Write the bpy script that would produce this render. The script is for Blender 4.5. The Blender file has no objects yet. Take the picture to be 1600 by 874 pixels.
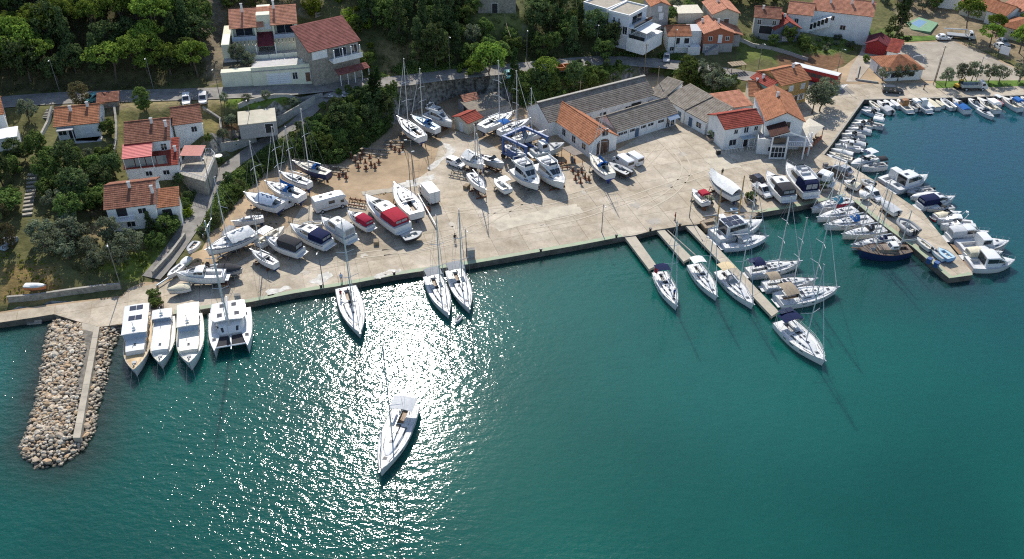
import bpy, math, random, numpy as np
from mathutils import Vector, Matrix
from mathutils.geometry import tessellate_polygon
R = math.radians
rnd = random.Random(7)
sc = bpy.context.scene
col = sc.collection
# ---------------------------------------------------------------- camera, sky, sun, exposure
CAMZ, PITCH, FPX, CX, CY = 90.0, R(36), 1402.0, 800.0, 437.0
cam = bpy.data.objects.new('camera', bpy.data.cameras.new('camera')); col.objects.link(cam)
cam.location = (0, 0, CAMZ); cam.rotation_euler = (R(90) - PITCH, 0, 0)
cam.data.sensor_width = 36; cam.data.lens = FPX / 1600 * 36; cam.data.clip_start = 1; cam.data.clip_end = 9000
sc.camera = cam
SUN_EL, SUN_AZ = R(41), R(-8.8)          # azimuth measured from +Y, positive to +X
w = bpy.data.worlds.new('World'); sc.world = w; w.use_nodes = True
nt = w.node_tree; nt.nodes.clear()
sky = nt.nodes.new('ShaderNodeTexSky'); sky.sky_type = 'NISHITA'; sky.sun_disc = False
sky.sun_elevation = SUN_EL; sky.sun_rotation = SUN_AZ; sky.air_density = 1.0; sky.dust_density = 0.6
bg = nt.nodes.new('ShaderNodeBackground'); bg.inputs[1].default_value = 0.145
wo = nt.nodes.new('ShaderNodeOutputWorld'); nt.links.new(sky.outputs[0], bg.inputs[0]); nt.links.new(bg.outputs[0], wo.inputs[0])
sun = bpy.data.objects.new('sun', bpy.data.lights.new('sun', 'SUN')); col.objects.link(sun)
sun.data.energy = 4.6; sun.data.angle = R(0.53); sun.data.color = (1.0, 0.95, 0.86)
sdir = Vector((math.sin(SUN_AZ) * math.cos(SUN_EL), math.cos(SUN_AZ) * math.cos(SUN_EL), math.sin(SUN_EL)))
sun.rotation_euler = sdir.to_track_quat('Z', 'Y').to_euler()
sc.view_settings.view_transform = 'Standard'; sc.view_settings.look = 'None'; sc.view_settings.gamma = 1
sc.view_settings.exposure = 0.3
sc.render.engine = 'CYCLES'
sc.cycles.max_bounces = 5; sc.cycles.diffuse_bounces = 2; sc.cycles.glossy_bounces = 3; sc.cycles.transmission_bounces = 3
sc.cycles.use_denoising = False; sc.cycles.filter_width = 1.15; sc.cycles.sample_clamp_indirect = 4

# ---------------------------------------------------------------- helpers
SP, CP = math.sin(PITCH), math.cos(PITCH)
def at(u, v, z=0.0):
 a = (u - CX) / FPX; b = (v - CY) / FPX
 D = (CAMZ - z) / (SP + b * CP)
 return Vector((a * D, (CP - b * SP) * D, z))
def px(p):
 x, y, z = p; yc = y * CP + (CAMZ - z) * SP; d = (CAMZ - z) * CP - y * SP
 return CX + FPX * x / yc, CY + FPX * d / yc

MATS = {}
def lin(c):
 return tuple(((v / 255) / 12.92 if v / 255 < 0.04045 else ((v / 255 + 0.055) / 1.055) ** 2.4) for v in c)
def mat(name, c, rough=0.6, metal=0.0, var=0.12, scale=1.5, bump=0.0, bscale=8, spec=0.5, rand=0.0, c2=None):
 """principled with a noise-varied base colour (weathering), optional bump and per-object variation"""
 if name in MATS: return MATS[name]
 m = bpy.data.materials.new(name); m.use_nodes = True; MATS[name] = m
 n = m.node_tree.nodes; l = m.node_tree.links; b = n['Principled BSDF']
 b.inputs['Roughness'].default_value = rough; b.inputs['Metallic'].default_value = metal
 b.inputs['Specular IOR Level'].default_value = spec
 b.inputs['Base Color'].default_value = (*c, 1)
 if var > 0:
  tc = n.new('ShaderNodeTexCoord'); ns = n.new('ShaderNodeTexNoise'); ns.inputs['Scale'].default_value = scale
  ns.inputs['Detail'].default_value = 6; ns.inputs['Roughness'].default_value = 0.65
  l.new(tc.outputs['Object'], ns.inputs['Vector'])
  rp = n.new('ShaderNodeValToRGB'); l.new(ns.outputs[0], rp.inputs[0])
  lo = c2 if c2 else tuple(max(0, v * (1 - 2 * var)) for v in c)
  rp.color_ramp.elements[0].position = 0.3; rp.color_ramp.elements[1].position = 0.68
  rp.color_ramp.elements[0].color = (*lo, 1); rp.color_ramp.elements[1].color = (*(min(1, v * (1 + var * .6)) for v in c), 1)
  out = rp.outputs[0]
  if rand > 0:
   oi = n.new('ShaderNodeObjectInfo'); mr = n.new('ShaderNodeMapRange'); l.new(oi.outputs['Random'], mr.inputs[0])
   mr.inputs[3].default_value = 1 - rand; mr.inputs[4].default_value = 1 + rand
   mx = n.new('ShaderNodeVectorMath'); mx.operation = 'SCALE'; l.new(out, mx.inputs[0]); l.new(mr.outputs[0], mx.inputs['Scale']); out = mx.outputs[0]
  l.new(out, b.inputs['Base Color'])
  if bump > 0:
   n2 = n.new('ShaderNodeTexNoise'); n2.inputs['Scale'].default_value = bscale; n2.inputs['Detail'].default_value = 4
   l.new(tc.outputs['Object'], n2.inputs['Vector'])
   bp = n.new('ShaderNodeBump'); bp.inputs['Strength'].default_value = bump; bp.inputs['Distance'].default_value = 0.1
   l.new(n2.outputs[0], bp.inputs['Height']); l.new(bp.outputs[0], b.inputs['Normal'])
 return m

def tag(o, label=None, cat=None, group=None, kind=None):
 if label: o['label'] = label
 if cat: o['category'] = cat
 if group: o['group'] = group
 if kind: o['kind'] = kind
 return o
def empty(name, loc, rz=0.0, label=None, cat=None, group=None):
 o = bpy.data.objects.new(name, None); col.objects.link(o); o.empty_display_size = 0.2
 o.location = loc; o.rotation_euler = (0, 0, rz); return tag(o, label, cat, group)
def inst(name, mesh, loc, rz=0, s=(1, 1, 1), parent=None):
 o = bpy.data.objects.new(name, mesh); col.objects.link(o); o.location = loc; o.rotation_euler = (0, 0, rz); o.scale = s
 if parent: o.parent = parent
 return o
def copy_tree(o, parent=None):
 c = o.copy(); col.objects.link(c)
 if parent: c.parent = parent
 for ch in list(o.children): copy_tree(ch, c)
 return c
def np_mesh(name, V, F, mats, smooth=False, attr=None):
 V = np.asarray(V, np.float32); F = np.asarray(F, np.int32); k = F.shape[1]
 me = bpy.data.meshes.new(name); me.vertices.add(len(V)); me.vertices.foreach_set('co', V.ravel())
 me.loops.add(F.size); me.loops.foreach_set('vertex_index', F.ravel())
 me.polygons.add(len(F)); me.polygons.foreach_set('loop_start', np.arange(len(F), dtype=np.int32) * k)
 try: me.polygons.foreach_set('loop_total', np.full(len(F), k, np.int32))
 except Exception: pass
 if smooth: me.polygons.foreach_set('use_smooth', np.ones(len(F), bool))
 for m in mats: me.materials.append(m)
 if attr is not None:
  for an, (typ, dat) in attr.items():
   a = me.attributes.new(an, typ, 'POINT')
   a.data.foreach_set('color' if 'COLOR' in typ else 'value', np.asarray(dat, np.float32).ravel())
 me.update(calc_edges=True); return me

class MB:
 def __init__(s): s.v = []; s.f = []; s.m = []; s.uv = {}
 def add(s, pts):
  i = len(s.v); s.v += [tuple(p) for p in pts]; return i
 def face(s, idx, mi=0, uv=None):
  if uv: s.uv[len(s.f)] = uv
  s.f.append(tuple(idx)); s.m.append(mi)
 def poly(s, pts, mi=0, uv=None):
  i = s.add(pts); s.face(range(i, i + len(pts)), mi, uv)
 def box(s, x0, x1, y0, y1, z0, z1, mi=0):
  i = s.add([(x0, y0, z0), (x1, y0, z0), (x1, y1, z0), (x0, y1, z0), (x0, y0, z1), (x1, y0, z1), (x1, y1, z1), (x0, y1, z1)])
  for q in ((0, 3, 2, 1), (4, 5, 6, 7), (0, 1, 5, 4), (1, 2, 6, 5), (2, 3, 7, 6), (3, 0, 4, 7)): s.face([i + k for k in q], mi)
  return s
 def bar(s, p, q, r, r2=None, n=6, mi=0, cap=True):
  p = Vector(p); q = Vector(q); d = q - p
  if d.length < 1e-6: return s
  z = d.normalized(); a = Vector((0, 0, 1)) if abs(z.z) < .9 else Vector((1, 0, 0))
  x = z.cross(a).normalized(); y = z.cross(x); r2 = r if r2 is None else r2
  i = s.add([p + (x * math.cos(t) + y * math.sin(t)) * r for t in [2 * math.pi * k / n for k in range(n)]] +
     [q + (x * math.cos(t) + y * math.sin(t)) * r2 for t in [2 * math.pi * k / n for k in range(n)]])
  for k in range(n): s.face((i + k, i + (k + 1) % n, i + n + (k + 1) % n, i + n + k), mi)
  if cap: s.face([i + n - 1 - k for k in range(n)], mi); s.face([i + n + k for k in range(n)], mi)
  return s
 def tube(s, pts, r, n=5, mi=0):
  for a, b in zip(pts[:-1], pts[1:]): s.bar(a, b, r, n=n, mi=mi, cap=True)
  return s
 def loft(s, secs, mi=0, cap=(True, True), closed=False):
  n = len(secs[0]); ids = [s.add(q) for q in secs]
  for a, b in zip(ids[:-1], ids[1:]):
   for k in range(n if closed else n - 1): s.face((a + k, b + k, b + (k + 1) % n, a + (k + 1) % n), mi)
  if cap[0]: s.face([ids[0] + k for k in range(n)], mi)
  if cap[1]: s.face([ids[-1] + n - 1 - k for k in range(n)], mi)
  return s
 def prism(s, pts, z0, z1, mi=0, top=True, bottom=False):
  n = len(pts); i = s.add([(p[0], p[1], z0) for p in pts] + [(p[0], p[1], z1) for p in pts])
  for k in range(n): s.face((i + k, i + (k + 1) % n, i + n + (k + 1) % n, i + n + k), mi)
  if top: s.face([i + n + k for k in range(n)], mi)
  if bottom: s.face([i + n - 1 - k for k in range(n)], mi)
  return s
 def mesh(s, name, mats, smooth=None):
  me = bpy.data.meshes.new(name); me.from_pydata(s.v, [], s.f)
  for m in (mats if isinstance(mats, (list, tuple)) else [mats]): me.materials.append(m)
  if any(s.m): me.polygons.foreach_set('material_index', s.m)
  if s.uv:
   ul = me.uv_layers.new(name='UVMap')
   for fi, uv in s.uv.items():
    ls = me.polygons[fi].loop_start
    for k, c in enumerate(uv): ul.data[ls + k].uv = c
  if smooth:
   me.polygons.foreach_set('use_smooth', [True] * len(s.f)); me.set_sharp_from_angle(angle=R(smooth))
  return me
 def build(s, name, mats, parent=None, smooth=None, loc=None, rz=0):
  if not s.f: return None
  o = bpy.data.objects.new(name, s.mesh(name, mats, smooth)); col.objects.link(o)
  if loc is not None: o.location = loc
  if rz: o.rotation_euler = (0, 0, rz)
  if parent: o.parent = parent
  return o

def tri_poly(pts):
 return tessellate_polygon([[Vector((p[0], p[1], 0)) for p in pts]])
def area2(p):
 return sum(p[i][0] * p[(i + 1) % len(p)][1] - p[(i + 1) % len(p)][0] * p[i][1] for i in range(len(p)))
def sheet(name, pts, z, m, parent=None, skirt=None, mi_side=0, kind=None):
 if area2(pts) < 0: pts = pts[::-1]
 b = MB(); i = b.add([(p[0], p[1], z) for p in pts])
 for t in tri_poly(pts):
  q = [pts[k] for k in t]
  if area2(q) < 0: t = t[::-1]
  b.face([i + k for k in t])
 if skirt is not None:
  n = len(pts); j = b.add([(p[0], p[1], z) for p in pts] + [(p[0], p[1], skirt) for p in pts])
  for k in range(n): b.face((j + n + k, j + n + (k + 1) % n, j + (k + 1) % n, j + k), mi_side)
 o = b.build(name, m, parent)
 if kind: o['kind'] = kind
 return o
def inside(poly, X, Y):
 P = np.asarray(poly, float); X = np.asarray(X, float); Y = np.asarray(Y, float); r = np.zeros(X.shape, bool)
 j = len(P) - 1
 for i in range(len(P)):
  c = ((P[i, 1] > Y) != (P[j, 1] > Y)) & (X < (P[j, 0] - P[i, 0]) * (Y - P[i, 1]) / (P[j, 1] - P[i, 1] + 1e-12) + P[i, 0])
  r ^= c; j = i
 return r
def seg_dist(P, X, Y, closed=False, Z=None):
 P = np.asarray(P, float); X = np.asarray(X, float); best = np.full(X.shape, 1e9); bz = np.zeros(X.shape)
 n = len(P) if closed else len(P) - 1
 for i in range(n):
  a = P[i]; b = P[(i + 1) % len(P)]; d = b[:2] - a[:2]; L2 = d @ d + 1e-9
  t = np.clip(((X - a[0]) * d[0] + (Y - a[1]) * d[1]) / L2, 0, 1)
  q = np.hypot(X - a[0] - t * d[0], Y - a[1] - t * d[1]); k = q < best
  best = np.where(k, q, best)
  if Z is not None: bz = np.where(k, Z[i] + t * (Z[(i + 1) % len(P)] - Z[i]), bz)
 return best, bz
def pin(P, x, y):
 r = False; j = len(P) - 1
 for i in range(len(P)):
  if (P[i][1] > y) != (P[j][1] > y) and x < (P[j][0] - P[i][0]) * (y - P[i][1]) / (P[j][1] - P[i][1]) + P[i][0]: r = not r
  j = i
 return r
def pdist(P, x, y, closed=True):
 best = 1e9
 for i in range(len(P) if closed else len(P) - 1):
  a = P[i]; b = P[(i + 1) % len(P)]; dx = b[0] - a[0]; dy = b[1] - a[1]; t = min(1, max(0, ((x - a[0]) * dx + (y - a[1]) * dy) / (dx * dx + dy * dy + 1e-9))); best = min(best, math.hypot(x - a[0] - t * dx, y - a[1] - t * dy))
 return best
def clip_convex(sub, cell):
 out = list(sub)
 for i in range(len(cell)):
  a = cell[i]; b = cell[(i + 1) % len(cell)]; inp = out; out = []
  if not inp: break
  side = lambda p: (b[0] - a[0]) * (p[1] - a[1]) - (b[1] - a[1]) * (p[0] - a[0])
  for k in range(len(inp)):
   p = inp[k]; q = inp[(k + 1) % len(inp)]; sp = side(p); sq = side(q)
   if sp >= 0: out.append(p)
   if (sp >= 0) != (sq >= 0):
    t = sp / (sp - sq); out.append((p[0] + t * (q[0] - p[0]), p[1] + t * (q[1] - p[1])))
 return out

# ---------------------------------------------------------------- the lie of the land
ZY = 1.1                                                                  # quay and yard level
W2 = lambda L, z=ZY: [tuple(at(u, v, z)[:2]) for u, v in L]
COAST_PX = [(-40, 509), (0, 504), (51, 496.5), (84, 491), (120, 502), (156, 511), (195, 506), (241, 495), (272, 491), (324, 482), (394, 471.6), (459, 458.5), (525, 448), (568, 440), (618, 430),
   (734, 412.7), (830, 396), (900, 384), (973, 370), (992, 367.6), (1025, 359.4), (1037, 357.8), (1071, 352), (1087, 351), (1117, 345), (1182, 333.6),
   (1250, 322), (1322, 306), (1333, 313), (1371, 345.7), (1426, 386), (1483, 435), (1519.5, 430), (1519.5, 426), (1477, 376), (1441, 331), (1424, 320.5), (1376, 288), (1323, 256), (1288, 242),
   (1350.7, 156), (1502, 152.7), (1600, 149), (1700, 146)]
COAST = W2(COAST_PX)
COAST_FULL = [(-3000, COAST[0][1] - 40)] + COAST + [(3000, COAST[-1][1] + 20)]
LAND = COAST_FULL + [(3000, 4000), (-3000, 4000)]
INLAND_PX = [(1700, 138), (1640, 128), (1585, 104), (1495, 61), (1410, 60), (1352, 58), (1343, 85), (1318, 104), (1265, 122), (1225, 132), (1180, 134), (1140, 150), (1095, 140), (1020, 110), (940, 135),
    (830, 172), (790, 152), (720, 145), (690, 160), (660, 166), (640, 172), (622, 185), (606, 205), (570, 232), (530, 255), (500, 256), (459, 246), (415, 269), (384, 299), (364, 320), (345, 345), (318, 372),
    (296, 402), (262, 430), (205, 446), (190, 462), (80, 475), (0, 487), (-40, 492)]
YARD = COAST + W2(INLAND_PX)
ROAD_PX = [(-160, 180, 10.8), (-60, 168, 10.6), (0, 160, 10.5), (100, 153, 10.4), (200, 150, 10.3), (330, 146, 10), (450, 140, 9.6), (520, 134, 9), (560, 131, 8.6), (620, 127, 8), (700, 117, 7.2), (800, 107, 5.9), (870, 100, 5.0),
   (940, 95, 4.0), (1000, 97, 3.3), (1060, 102, 2.8), (1120, 111, 2.5), (1180, 121, 2.4), (1230, 131, 1.6), (1275, 136, 1.25)]
LANE_PX = [(524, 138, 8.95), (512, 146, 8.7), (476, 181, 6.6), (461, 195, 5.6), (410, 224, 3.6), (362, 258, 2.9), (330, 288, 2.6), (308, 335, 2.3), (283, 374, 2.0), (257, 410, 1.8), (236, 434, 1.4)]
pts3 = lambda L: np.array([tuple(at(u, v, z)) for u, v, z in L])
ROAD = pts3(ROAD_PX); LANE = pts3(LANE_PX)
def resample(P, step=2.0):
 out = []
 n = len(P)
 for i in range(n - 1):                                             # catmull-rom
  p0, p1, p2, p3 = P[max(i - 1, 0)], P[i], P[i + 1], P[min(i + 2, n - 1)]
  k = max(1, int(np.linalg.norm(p2 - p1) / step))
  for t in np.arange(k) / k:
   out.append(.5 * ((2 * p1) + (-p0 + p2) * t + (2 * p0 - 5 * p1 + 4 * p2 - p3) * t * t + (-p0 + 3 * p1 - 3 * p2 + p3) * t ** 3))
 out.append(P[-1]); return np.array(out)
ROAD = resample(ROAD); LANE = resample(LANE)
CTRL = [(0, 480, 1.6), (100, 462, 1.8), (180, 452, 1.5), (60, 400, 3.6), (150, 385, 3.9), (0, 330, 6.6), (100, 300, 6.4), (200, 360, 3.6), (250, 345, 3.4), (210, 285, 5.0), (275, 275, 4.2), (340, 265, 3.5), (320, 240, 4.9),
  (0, 215, 9.2), (120, 218, 8.4), (230, 225, 6.9), (300, 200, 8), (400, 200, 6.8), (370, 180, 8), (450, 165, 8.4), (60, 190, 9.4), (545, 146, 8.7),
  (1000, 80, 4.2), (1060, 86, 3.5), (1130, 88, 3.2), (1230, 100, 2.2), (1300, 62, 2.2), (1300, 90, 1.6), (1400, 45, 1.6), (1440, 30, 1.9), (1500, 40, 1.8), (1600, 60, 1.7), (1600, 15, 3), (1500, 5, 3),
  (1000, 110, 2.7), (1080, 125, 2.0), (1130, 140, 1.5), (880, 125, 3.8), (780, 130, 5), (700, 135, 5.6), (600, 150, 6.2), (540, 175, 5.6), (480, 215, 3.6), (420, 250, 2.6),
  (352, 295, 2.4), (330, 345, 2.0), (300, 385, 1.8), (270, 415, 1.5), (560, 200, 5), (640, 150, 5.4)]
def hill(u, v, v0, z0, s):
 """height of a slope s that starts from (v0, z0), where the sight line of (u, v) meets it"""
 y0 = at(u, v0, z0).y + 4; z = z0
 for _ in range(60): z = z * .7 + .3 * (z0 + s * (at(u, v, z).y - y0))
 return u, v, z
CTRL += [hill(u, v, v0, z0, s) for u, v0, z0, s in ((0, 160, 10.5, .36), (110, 152, 10.4, .36), (220, 150, 10.2, .36), (330, 146, 10, .32), (420, 142, 9.8, .3), (540, 132, 8.8, .32), (640, 125, 7.8, .32), (740, 113, 6.9, .3), (840, 103, 5.5, .28), (920, 95, 4.3, .22)) for v in (100, 50, 0, -50)]
CTRL += [hill(u, v, v0, z0, s) for u, v0, z0, s in ((1030, 90, 3.5, .14), (1120, 95, 3.2, .13), (1210, 90, 2.6, .12), (1310, 60, 2, .08)) for v in (50, 15, -30)]
cp = [tuple(at(u, v, z)) for u, v, z in CTRL] + [tuple(p) for p in ROAD[::6]] + [tuple(p) for p in LANE[::5]]
cp += [(-400, 430, 72), (0, 430, 66), (300, 430, 28), (-400, 200, 24), (-260, 150, 8), (420, 330, 9), (420, 240, 3)]
cp = np.array(cp)
def tps(A, B):
 r2 = ((A[:, None, :] - B[None]) ** 2).sum(-1); return 0.5 * r2 * np.log(r2 + 1e-9)
n_ = len(cp); S = 100.0
K = tps(cp[:, :2] / S, cp[:, :2] / S) + np.eye(n_) * 0.004
Pm = np.c_[np.ones(n_), cp[:, :2] / S]
sol = np.linalg.solve(np.block([[K, Pm], [Pm.T, np.zeros((3, 3))]]), np.r_[cp[:, 2], np.zeros(3)])
def hraw(X, Y):
 q = np.c_[X.ravel(), Y.ravel()] / S; out = np.empty(len(q))
 for i in range(0, len(q), 20000):
  qq = q[i:i + 20000]; out[i:i + 20000] = tps(qq, cp[:, :2] / S) @ sol[:n_] + np.c_[np.ones(len(qq)), qq] @ sol[n_:]
 return np.clip(out.reshape(X.shape), 1.2, 78)
def fnoise(X, Y, s, seed=0):
 r = np.random.default_rng(seed); out = 0
 for k in range(6):
  a = r.uniform(0, 6.28); f = s * r.uniform(.6, 1.7); out = out + np.sin(f * (X * math.cos(a) + Y * math.sin(a)) + r.uniform(0, 6.28))
 return out / 6
HOUSE_FOOT = []; PADS = []                                             # world polygons nothing grows in; levelled house plots (polygon, z)
def height(X, Y):
 H = hraw(X, Y) + fnoise(X, Y, .35, 1) * .5 + fnoise(X, Y, .9, 2) * .22
 for P, z in PADS:
  c = np.mean(np.array(P), 0); near = np.hypot(X - c[0], Y - c[1]) < 40
  if not near.any(): continue
  d, _ = seg_dist(P, X[near], Y[near], True); d = np.where(inside(P, X[near], Y[near]), 0, d); k = np.clip((d - 2.0) / 3.5, 0, 1); H[near] = (z - .1) * (1 - k) + H[near] * k
 inn = inside(YARD, X, Y); dy, _ = seg_dist(YARD, X, Y, True)
 t = np.clip(dy / 5.5, 0, 1); t = t * t * (3 - 2 * t)
 H = np.where(inn, ZY - .25, (ZY - .1) + (H - ZY + .1) * t)
 for P, wd, bl in ((ROAD, 6.4, 4.5), (LANE, 4.2, 2.0)):
  d, z = seg_dist(P, X, Y, False, P[:, 2])
  k = np.clip((d - wd / 2 - 1.2) / bl, 0, 1); k = k * k * (3 - 2 * k)
  H = np.where(inn, H, (z - .14) * (1 - k) + H * k)
 land = inside(LAND, X, Y); dc, _ = seg_dist(COAST_FULL, X, Y)
 return np.where(land & (dc > 2.6), H, -4.0)
GX = np.arange(-200, 200.1, 1.5); GY = np.arange(58, 340.1, 1.5); XX, YY = np.meshgrid(GX, GY); HG = None
def hz(x, y):
 fx = min(max((x - GX[0]) / 1.5, 0), len(GX) - 1.001); fy = min(max((y - GY[0]) / 1.5, 0), len(GY) - 1.001)
 i, j = int(fx), int(fy); a, b = fx - i, fy - j
 return (HG[j, i] * (1 - a) + HG[j, i + 1] * a) * (1 - b) + (HG[j + 1, i] * (1 - a) + HG[j + 1, i + 1] * a) * b
def hzv(X, Y):
 fx = np.clip((X - GX[0]) / 1.5, 0, len(GX) - 1.001); fy = np.clip((Y - GY[0]) / 1.5, 0, len(GY) - 1.001)
 i = fx.astype(int); j = fy.astype(int); a = fx - i; b = fy - j
 return (HG[j, i] * (1 - a) + HG[j, i + 1] * a) * (1 - b) + (HG[j + 1, i] * (1 - a) + HG[j + 1, i + 1] * a) * b
def ground(u, v):
 """where the sight line of a pixel first meets the land"""
 zs = np.linspace(60, 0, 600); a = (u - CX) / FPX; b = (v - CY) / FPX; D = (CAMZ - zs) / (SP + b * CP)
 X = a * D; Y = (CP - b * SP) * D; hit = np.nonzero(hzv(X, Y) >= zs)[0]
 if len(hit) == 0: return at(u, v, ZY)
 k = hit[0]; p = Vector((X[k], Y[k], 0)); p.z = max(hz(p.x, p.y), ZY) if inside(YARD, p.x, p.y) else hz(p.x, p.y); return p
# ---------------------------------------------------------------- terrain, sea, quay, roads
def ground_material():
 m = bpy.data.materials.new('ground'); m.use_nodes = True; n = m.node_tree.nodes; l = m.node_tree.links; b = n['Principled BSDF']
 b.inputs['Roughness'].default_value = 0.95; b.inputs['Specular IOR Level'].default_value = 0.1
 at_ = n.new('ShaderNodeAttribute'); at_.attribute_name = 'cover'
 tc = n.new('ShaderNodeTexCoord')
 ns = n.new('ShaderNodeTexNoise'); ns.inputs['Scale'].default_value = 0.5; ns.inputs['Detail'].default_value = 8; ns.inputs['Roughness'].default_value = .75
 l.new(tc.outputs['Object'], ns.inputs['Vector'])
 rp = n.new('ShaderNodeValToRGB'); rp.color_ramp.elements[0].position = .32; rp.color_ramp.elements[1].position = .7
 rp.color_ramp.elements[0].color = (.5, .52, .45, 1); rp.color_ramp.elements[1].color = (1.35, 1.28, 1.15, 1)
 l.new(ns.outputs[0], rp.inputs[0])
 mx = n.new('ShaderNodeMix'); mx.data_type = 'RGBA'; mx.blend_type = 'MULTIPLY'; mx.inputs[0].default_value = 1
 l.new(at_.outputs['Color'], mx.inputs[6]); l.new(rp.outputs[0], mx.inputs[7])
 ge = n.new('ShaderNodeNewGeometry'); sx = n.new('ShaderNodeSeparateXYZ'); l.new(ge.outputs['True Normal'], sx.inputs[0])
 mr = n.new('ShaderNodeMapRange'); mr.inputs[1].default_value = .42; mr.inputs[2].default_value = .58; l.new(sx.outputs[2], mr.inputs[0])
 ns2 = n.new('ShaderNodeTexNoise'); ns2.inputs['Scale'].default_value = 1.3; ns2.inputs['Detail'].default_value = 7; l.new(tc.outputs['Object'], ns2.inputs['Vector'])
 r2 = n.new('ShaderNodeValToRGB'); r2.color_ramp.elements[0].color = (.09, .085, .07, 1); r2.color_ramp.elements[1].color = (.36, .33, .28, 1)
 r2.color_ramp.elements[0].position = .35; r2.color_ramp.elements[1].position = .62; l.new(ns2.outputs[0], r2.inputs[0])
 m2 = n.new('ShaderNodeMix'); m2.data_type = 'RGBA'; l.new(mr.outputs[0], m2.inputs[0]); l.new(r2.outputs[0], m2.inputs[6]); l.new(mx.outputs[2], m2.inputs[7])
 l.new(m2.outputs[2], b.inputs['Base Color'])
 bp = n.new('ShaderNodeBump'); bp.inputs['Strength'].default_value = .8; bp.inputs['Distance'].default_value = .25; l.new(ns2.outputs[0], bp.inputs['Height']); l.new(bp.outputs[0], b.inputs['Normal'])
 return m
DRY, GRASS, LITTER, SOIL, MIX = (.24, .20, .12), (.12, .19, .035), (.07, .065, .035), (.20, .12, .07), (.13, .13, .06)
COVER = [  # pixel polygon, cover colour
 ([(-60, -60), (345, -60), (335, 125), (200, 142), (-60, 145)], (.09, .085, .045)),
 ([(295, 0), (350, 0), (352, 130), (328, 130)], (.21, .18, .14)),
 ([(350, -30), (470, -30), (470, 30), (350, 30)], (.15, .13, .08)),
 ([(560, -40), (1010, -40), (960, 90), (800, 104), (600, 122), (560, 120)], (.09, .10, .045)),
 ([(735, 18), (812, 18), (815, 55), (740, 55)], (.17, .19, .07)),
 ([(590, 70), (660, 60), (655, 110), (600, 118)], (.22, .19, .10)),
 ([(350, 152), (515, 146), (512, 152), (430, 165), (350, 165)], GRASS),
 ([(430, 168), (478, 166), (440, 195), (430, 190)], GRASS),
 ([(200, 155), (345, 152), (345, 168), (200, 172)], (.27, .23, .13)),
 ([(85, 158), (200, 157), (200, 172), (85, 168)], (.26, .21, .14)),
 ([(320, 168), (345, 168), (345, 250), (318, 250)], (.21, .18, .08)),
 ([(345, 195), (410, 190), (405, 222), (345, 235)], (.20, .13, .08)),
 ([(180, 172), (200, 172), (196, 250), (180, 250)], (.20, .19, .08)),
 ([(140, 330), (160, 320), (165, 370), (130, 400)], (.22, .18, .11)),
 ([(0, 420), (90, 420), (90, 470), (0, 475)], (.25, .18, .08)),
 ([(160, 420), (260, 370), (262, 400), (200, 440)], (.16, .20, .05)),
 ([(910, 100), (1060, 104), (1050, 118), (900, 116)], GRASS),
 ([(1060, 110), (1160, 120), (1130, 165), (1085, 150)], (.13, .14, .05)),
 ([(1150, 55), (1270, 55), (1255, 100), (1160, 95)], (.13, .16, .05)),
 ([(1205, 88), (1318, 80), (1310, 112), (1240, 116)], (.21, .12, .075)),
 ([(1255, 62), (1340, 58), (1330, 82), (1255, 84)], (.12, .17, .05)),
 ([(1280, 45), (1420, 45), (1430, 60), (1280, 60)], (.12, .17, .05)),
 ([(1400, -20), (1620, -20), (1620, 110), (1500, 60), (1400, 60)], (.26, .21, .15)),
]
def cover(X, Y, H):
 yc = Y * CP + (CAMZ - H) * SP; U = CX + FPX * X / yc; V = CY + FPX * ((CAMZ - H) * CP - Y * SP) / yc
 U = U + fnoise(X, Y, .5, 8) * 9; V = V + fnoise(X, Y, .5, 9) * 5
 C = np.empty(X.shape + (4,)); C[..., :3] = MIX; C[..., 3] = 1
 for P, c in COVER: C[inside(P, U, V), :3] = c
 return C
def make_terrain():
 far = np.array([260, 340, 460, 650, 1000, 1800, 3500.])
 ax = np.r_[-far[::-1], GX, far]; ay = np.r_[np.array([-3000, -1000, -300, -60, 0, 30.]), GY, np.array([380, 440, 520, 650, 900, 1500, 3500.])]
 X, Y = np.meshgrid(ax, ay); H = height(X, Y)
 H = np.where(Y > 340, np.minimum(H, 60 + 40 * np.sin(X / 400) ** 2), H)
 V = np.c_[X.ravel(), Y.ravel(), H.ravel()]; nx = len(ax); ny = len(ay)
 I = np.arange(nx * ny).reshape(ny, nx)
 F = np.stack([I[:-1, :-1], I[:-1, 1:], I[1:, 1:], I[1:, :-1]], -1).reshape(-1, 4)
 me = np_mesh('hillside', V, F, [ground_material()], True, {'cover': ('FLOAT_COLOR', cover(X, Y, H).reshape(-1, 4))})
 tag(inst('hillside', me, (0, 0, 0)), kind='structure')

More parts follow.
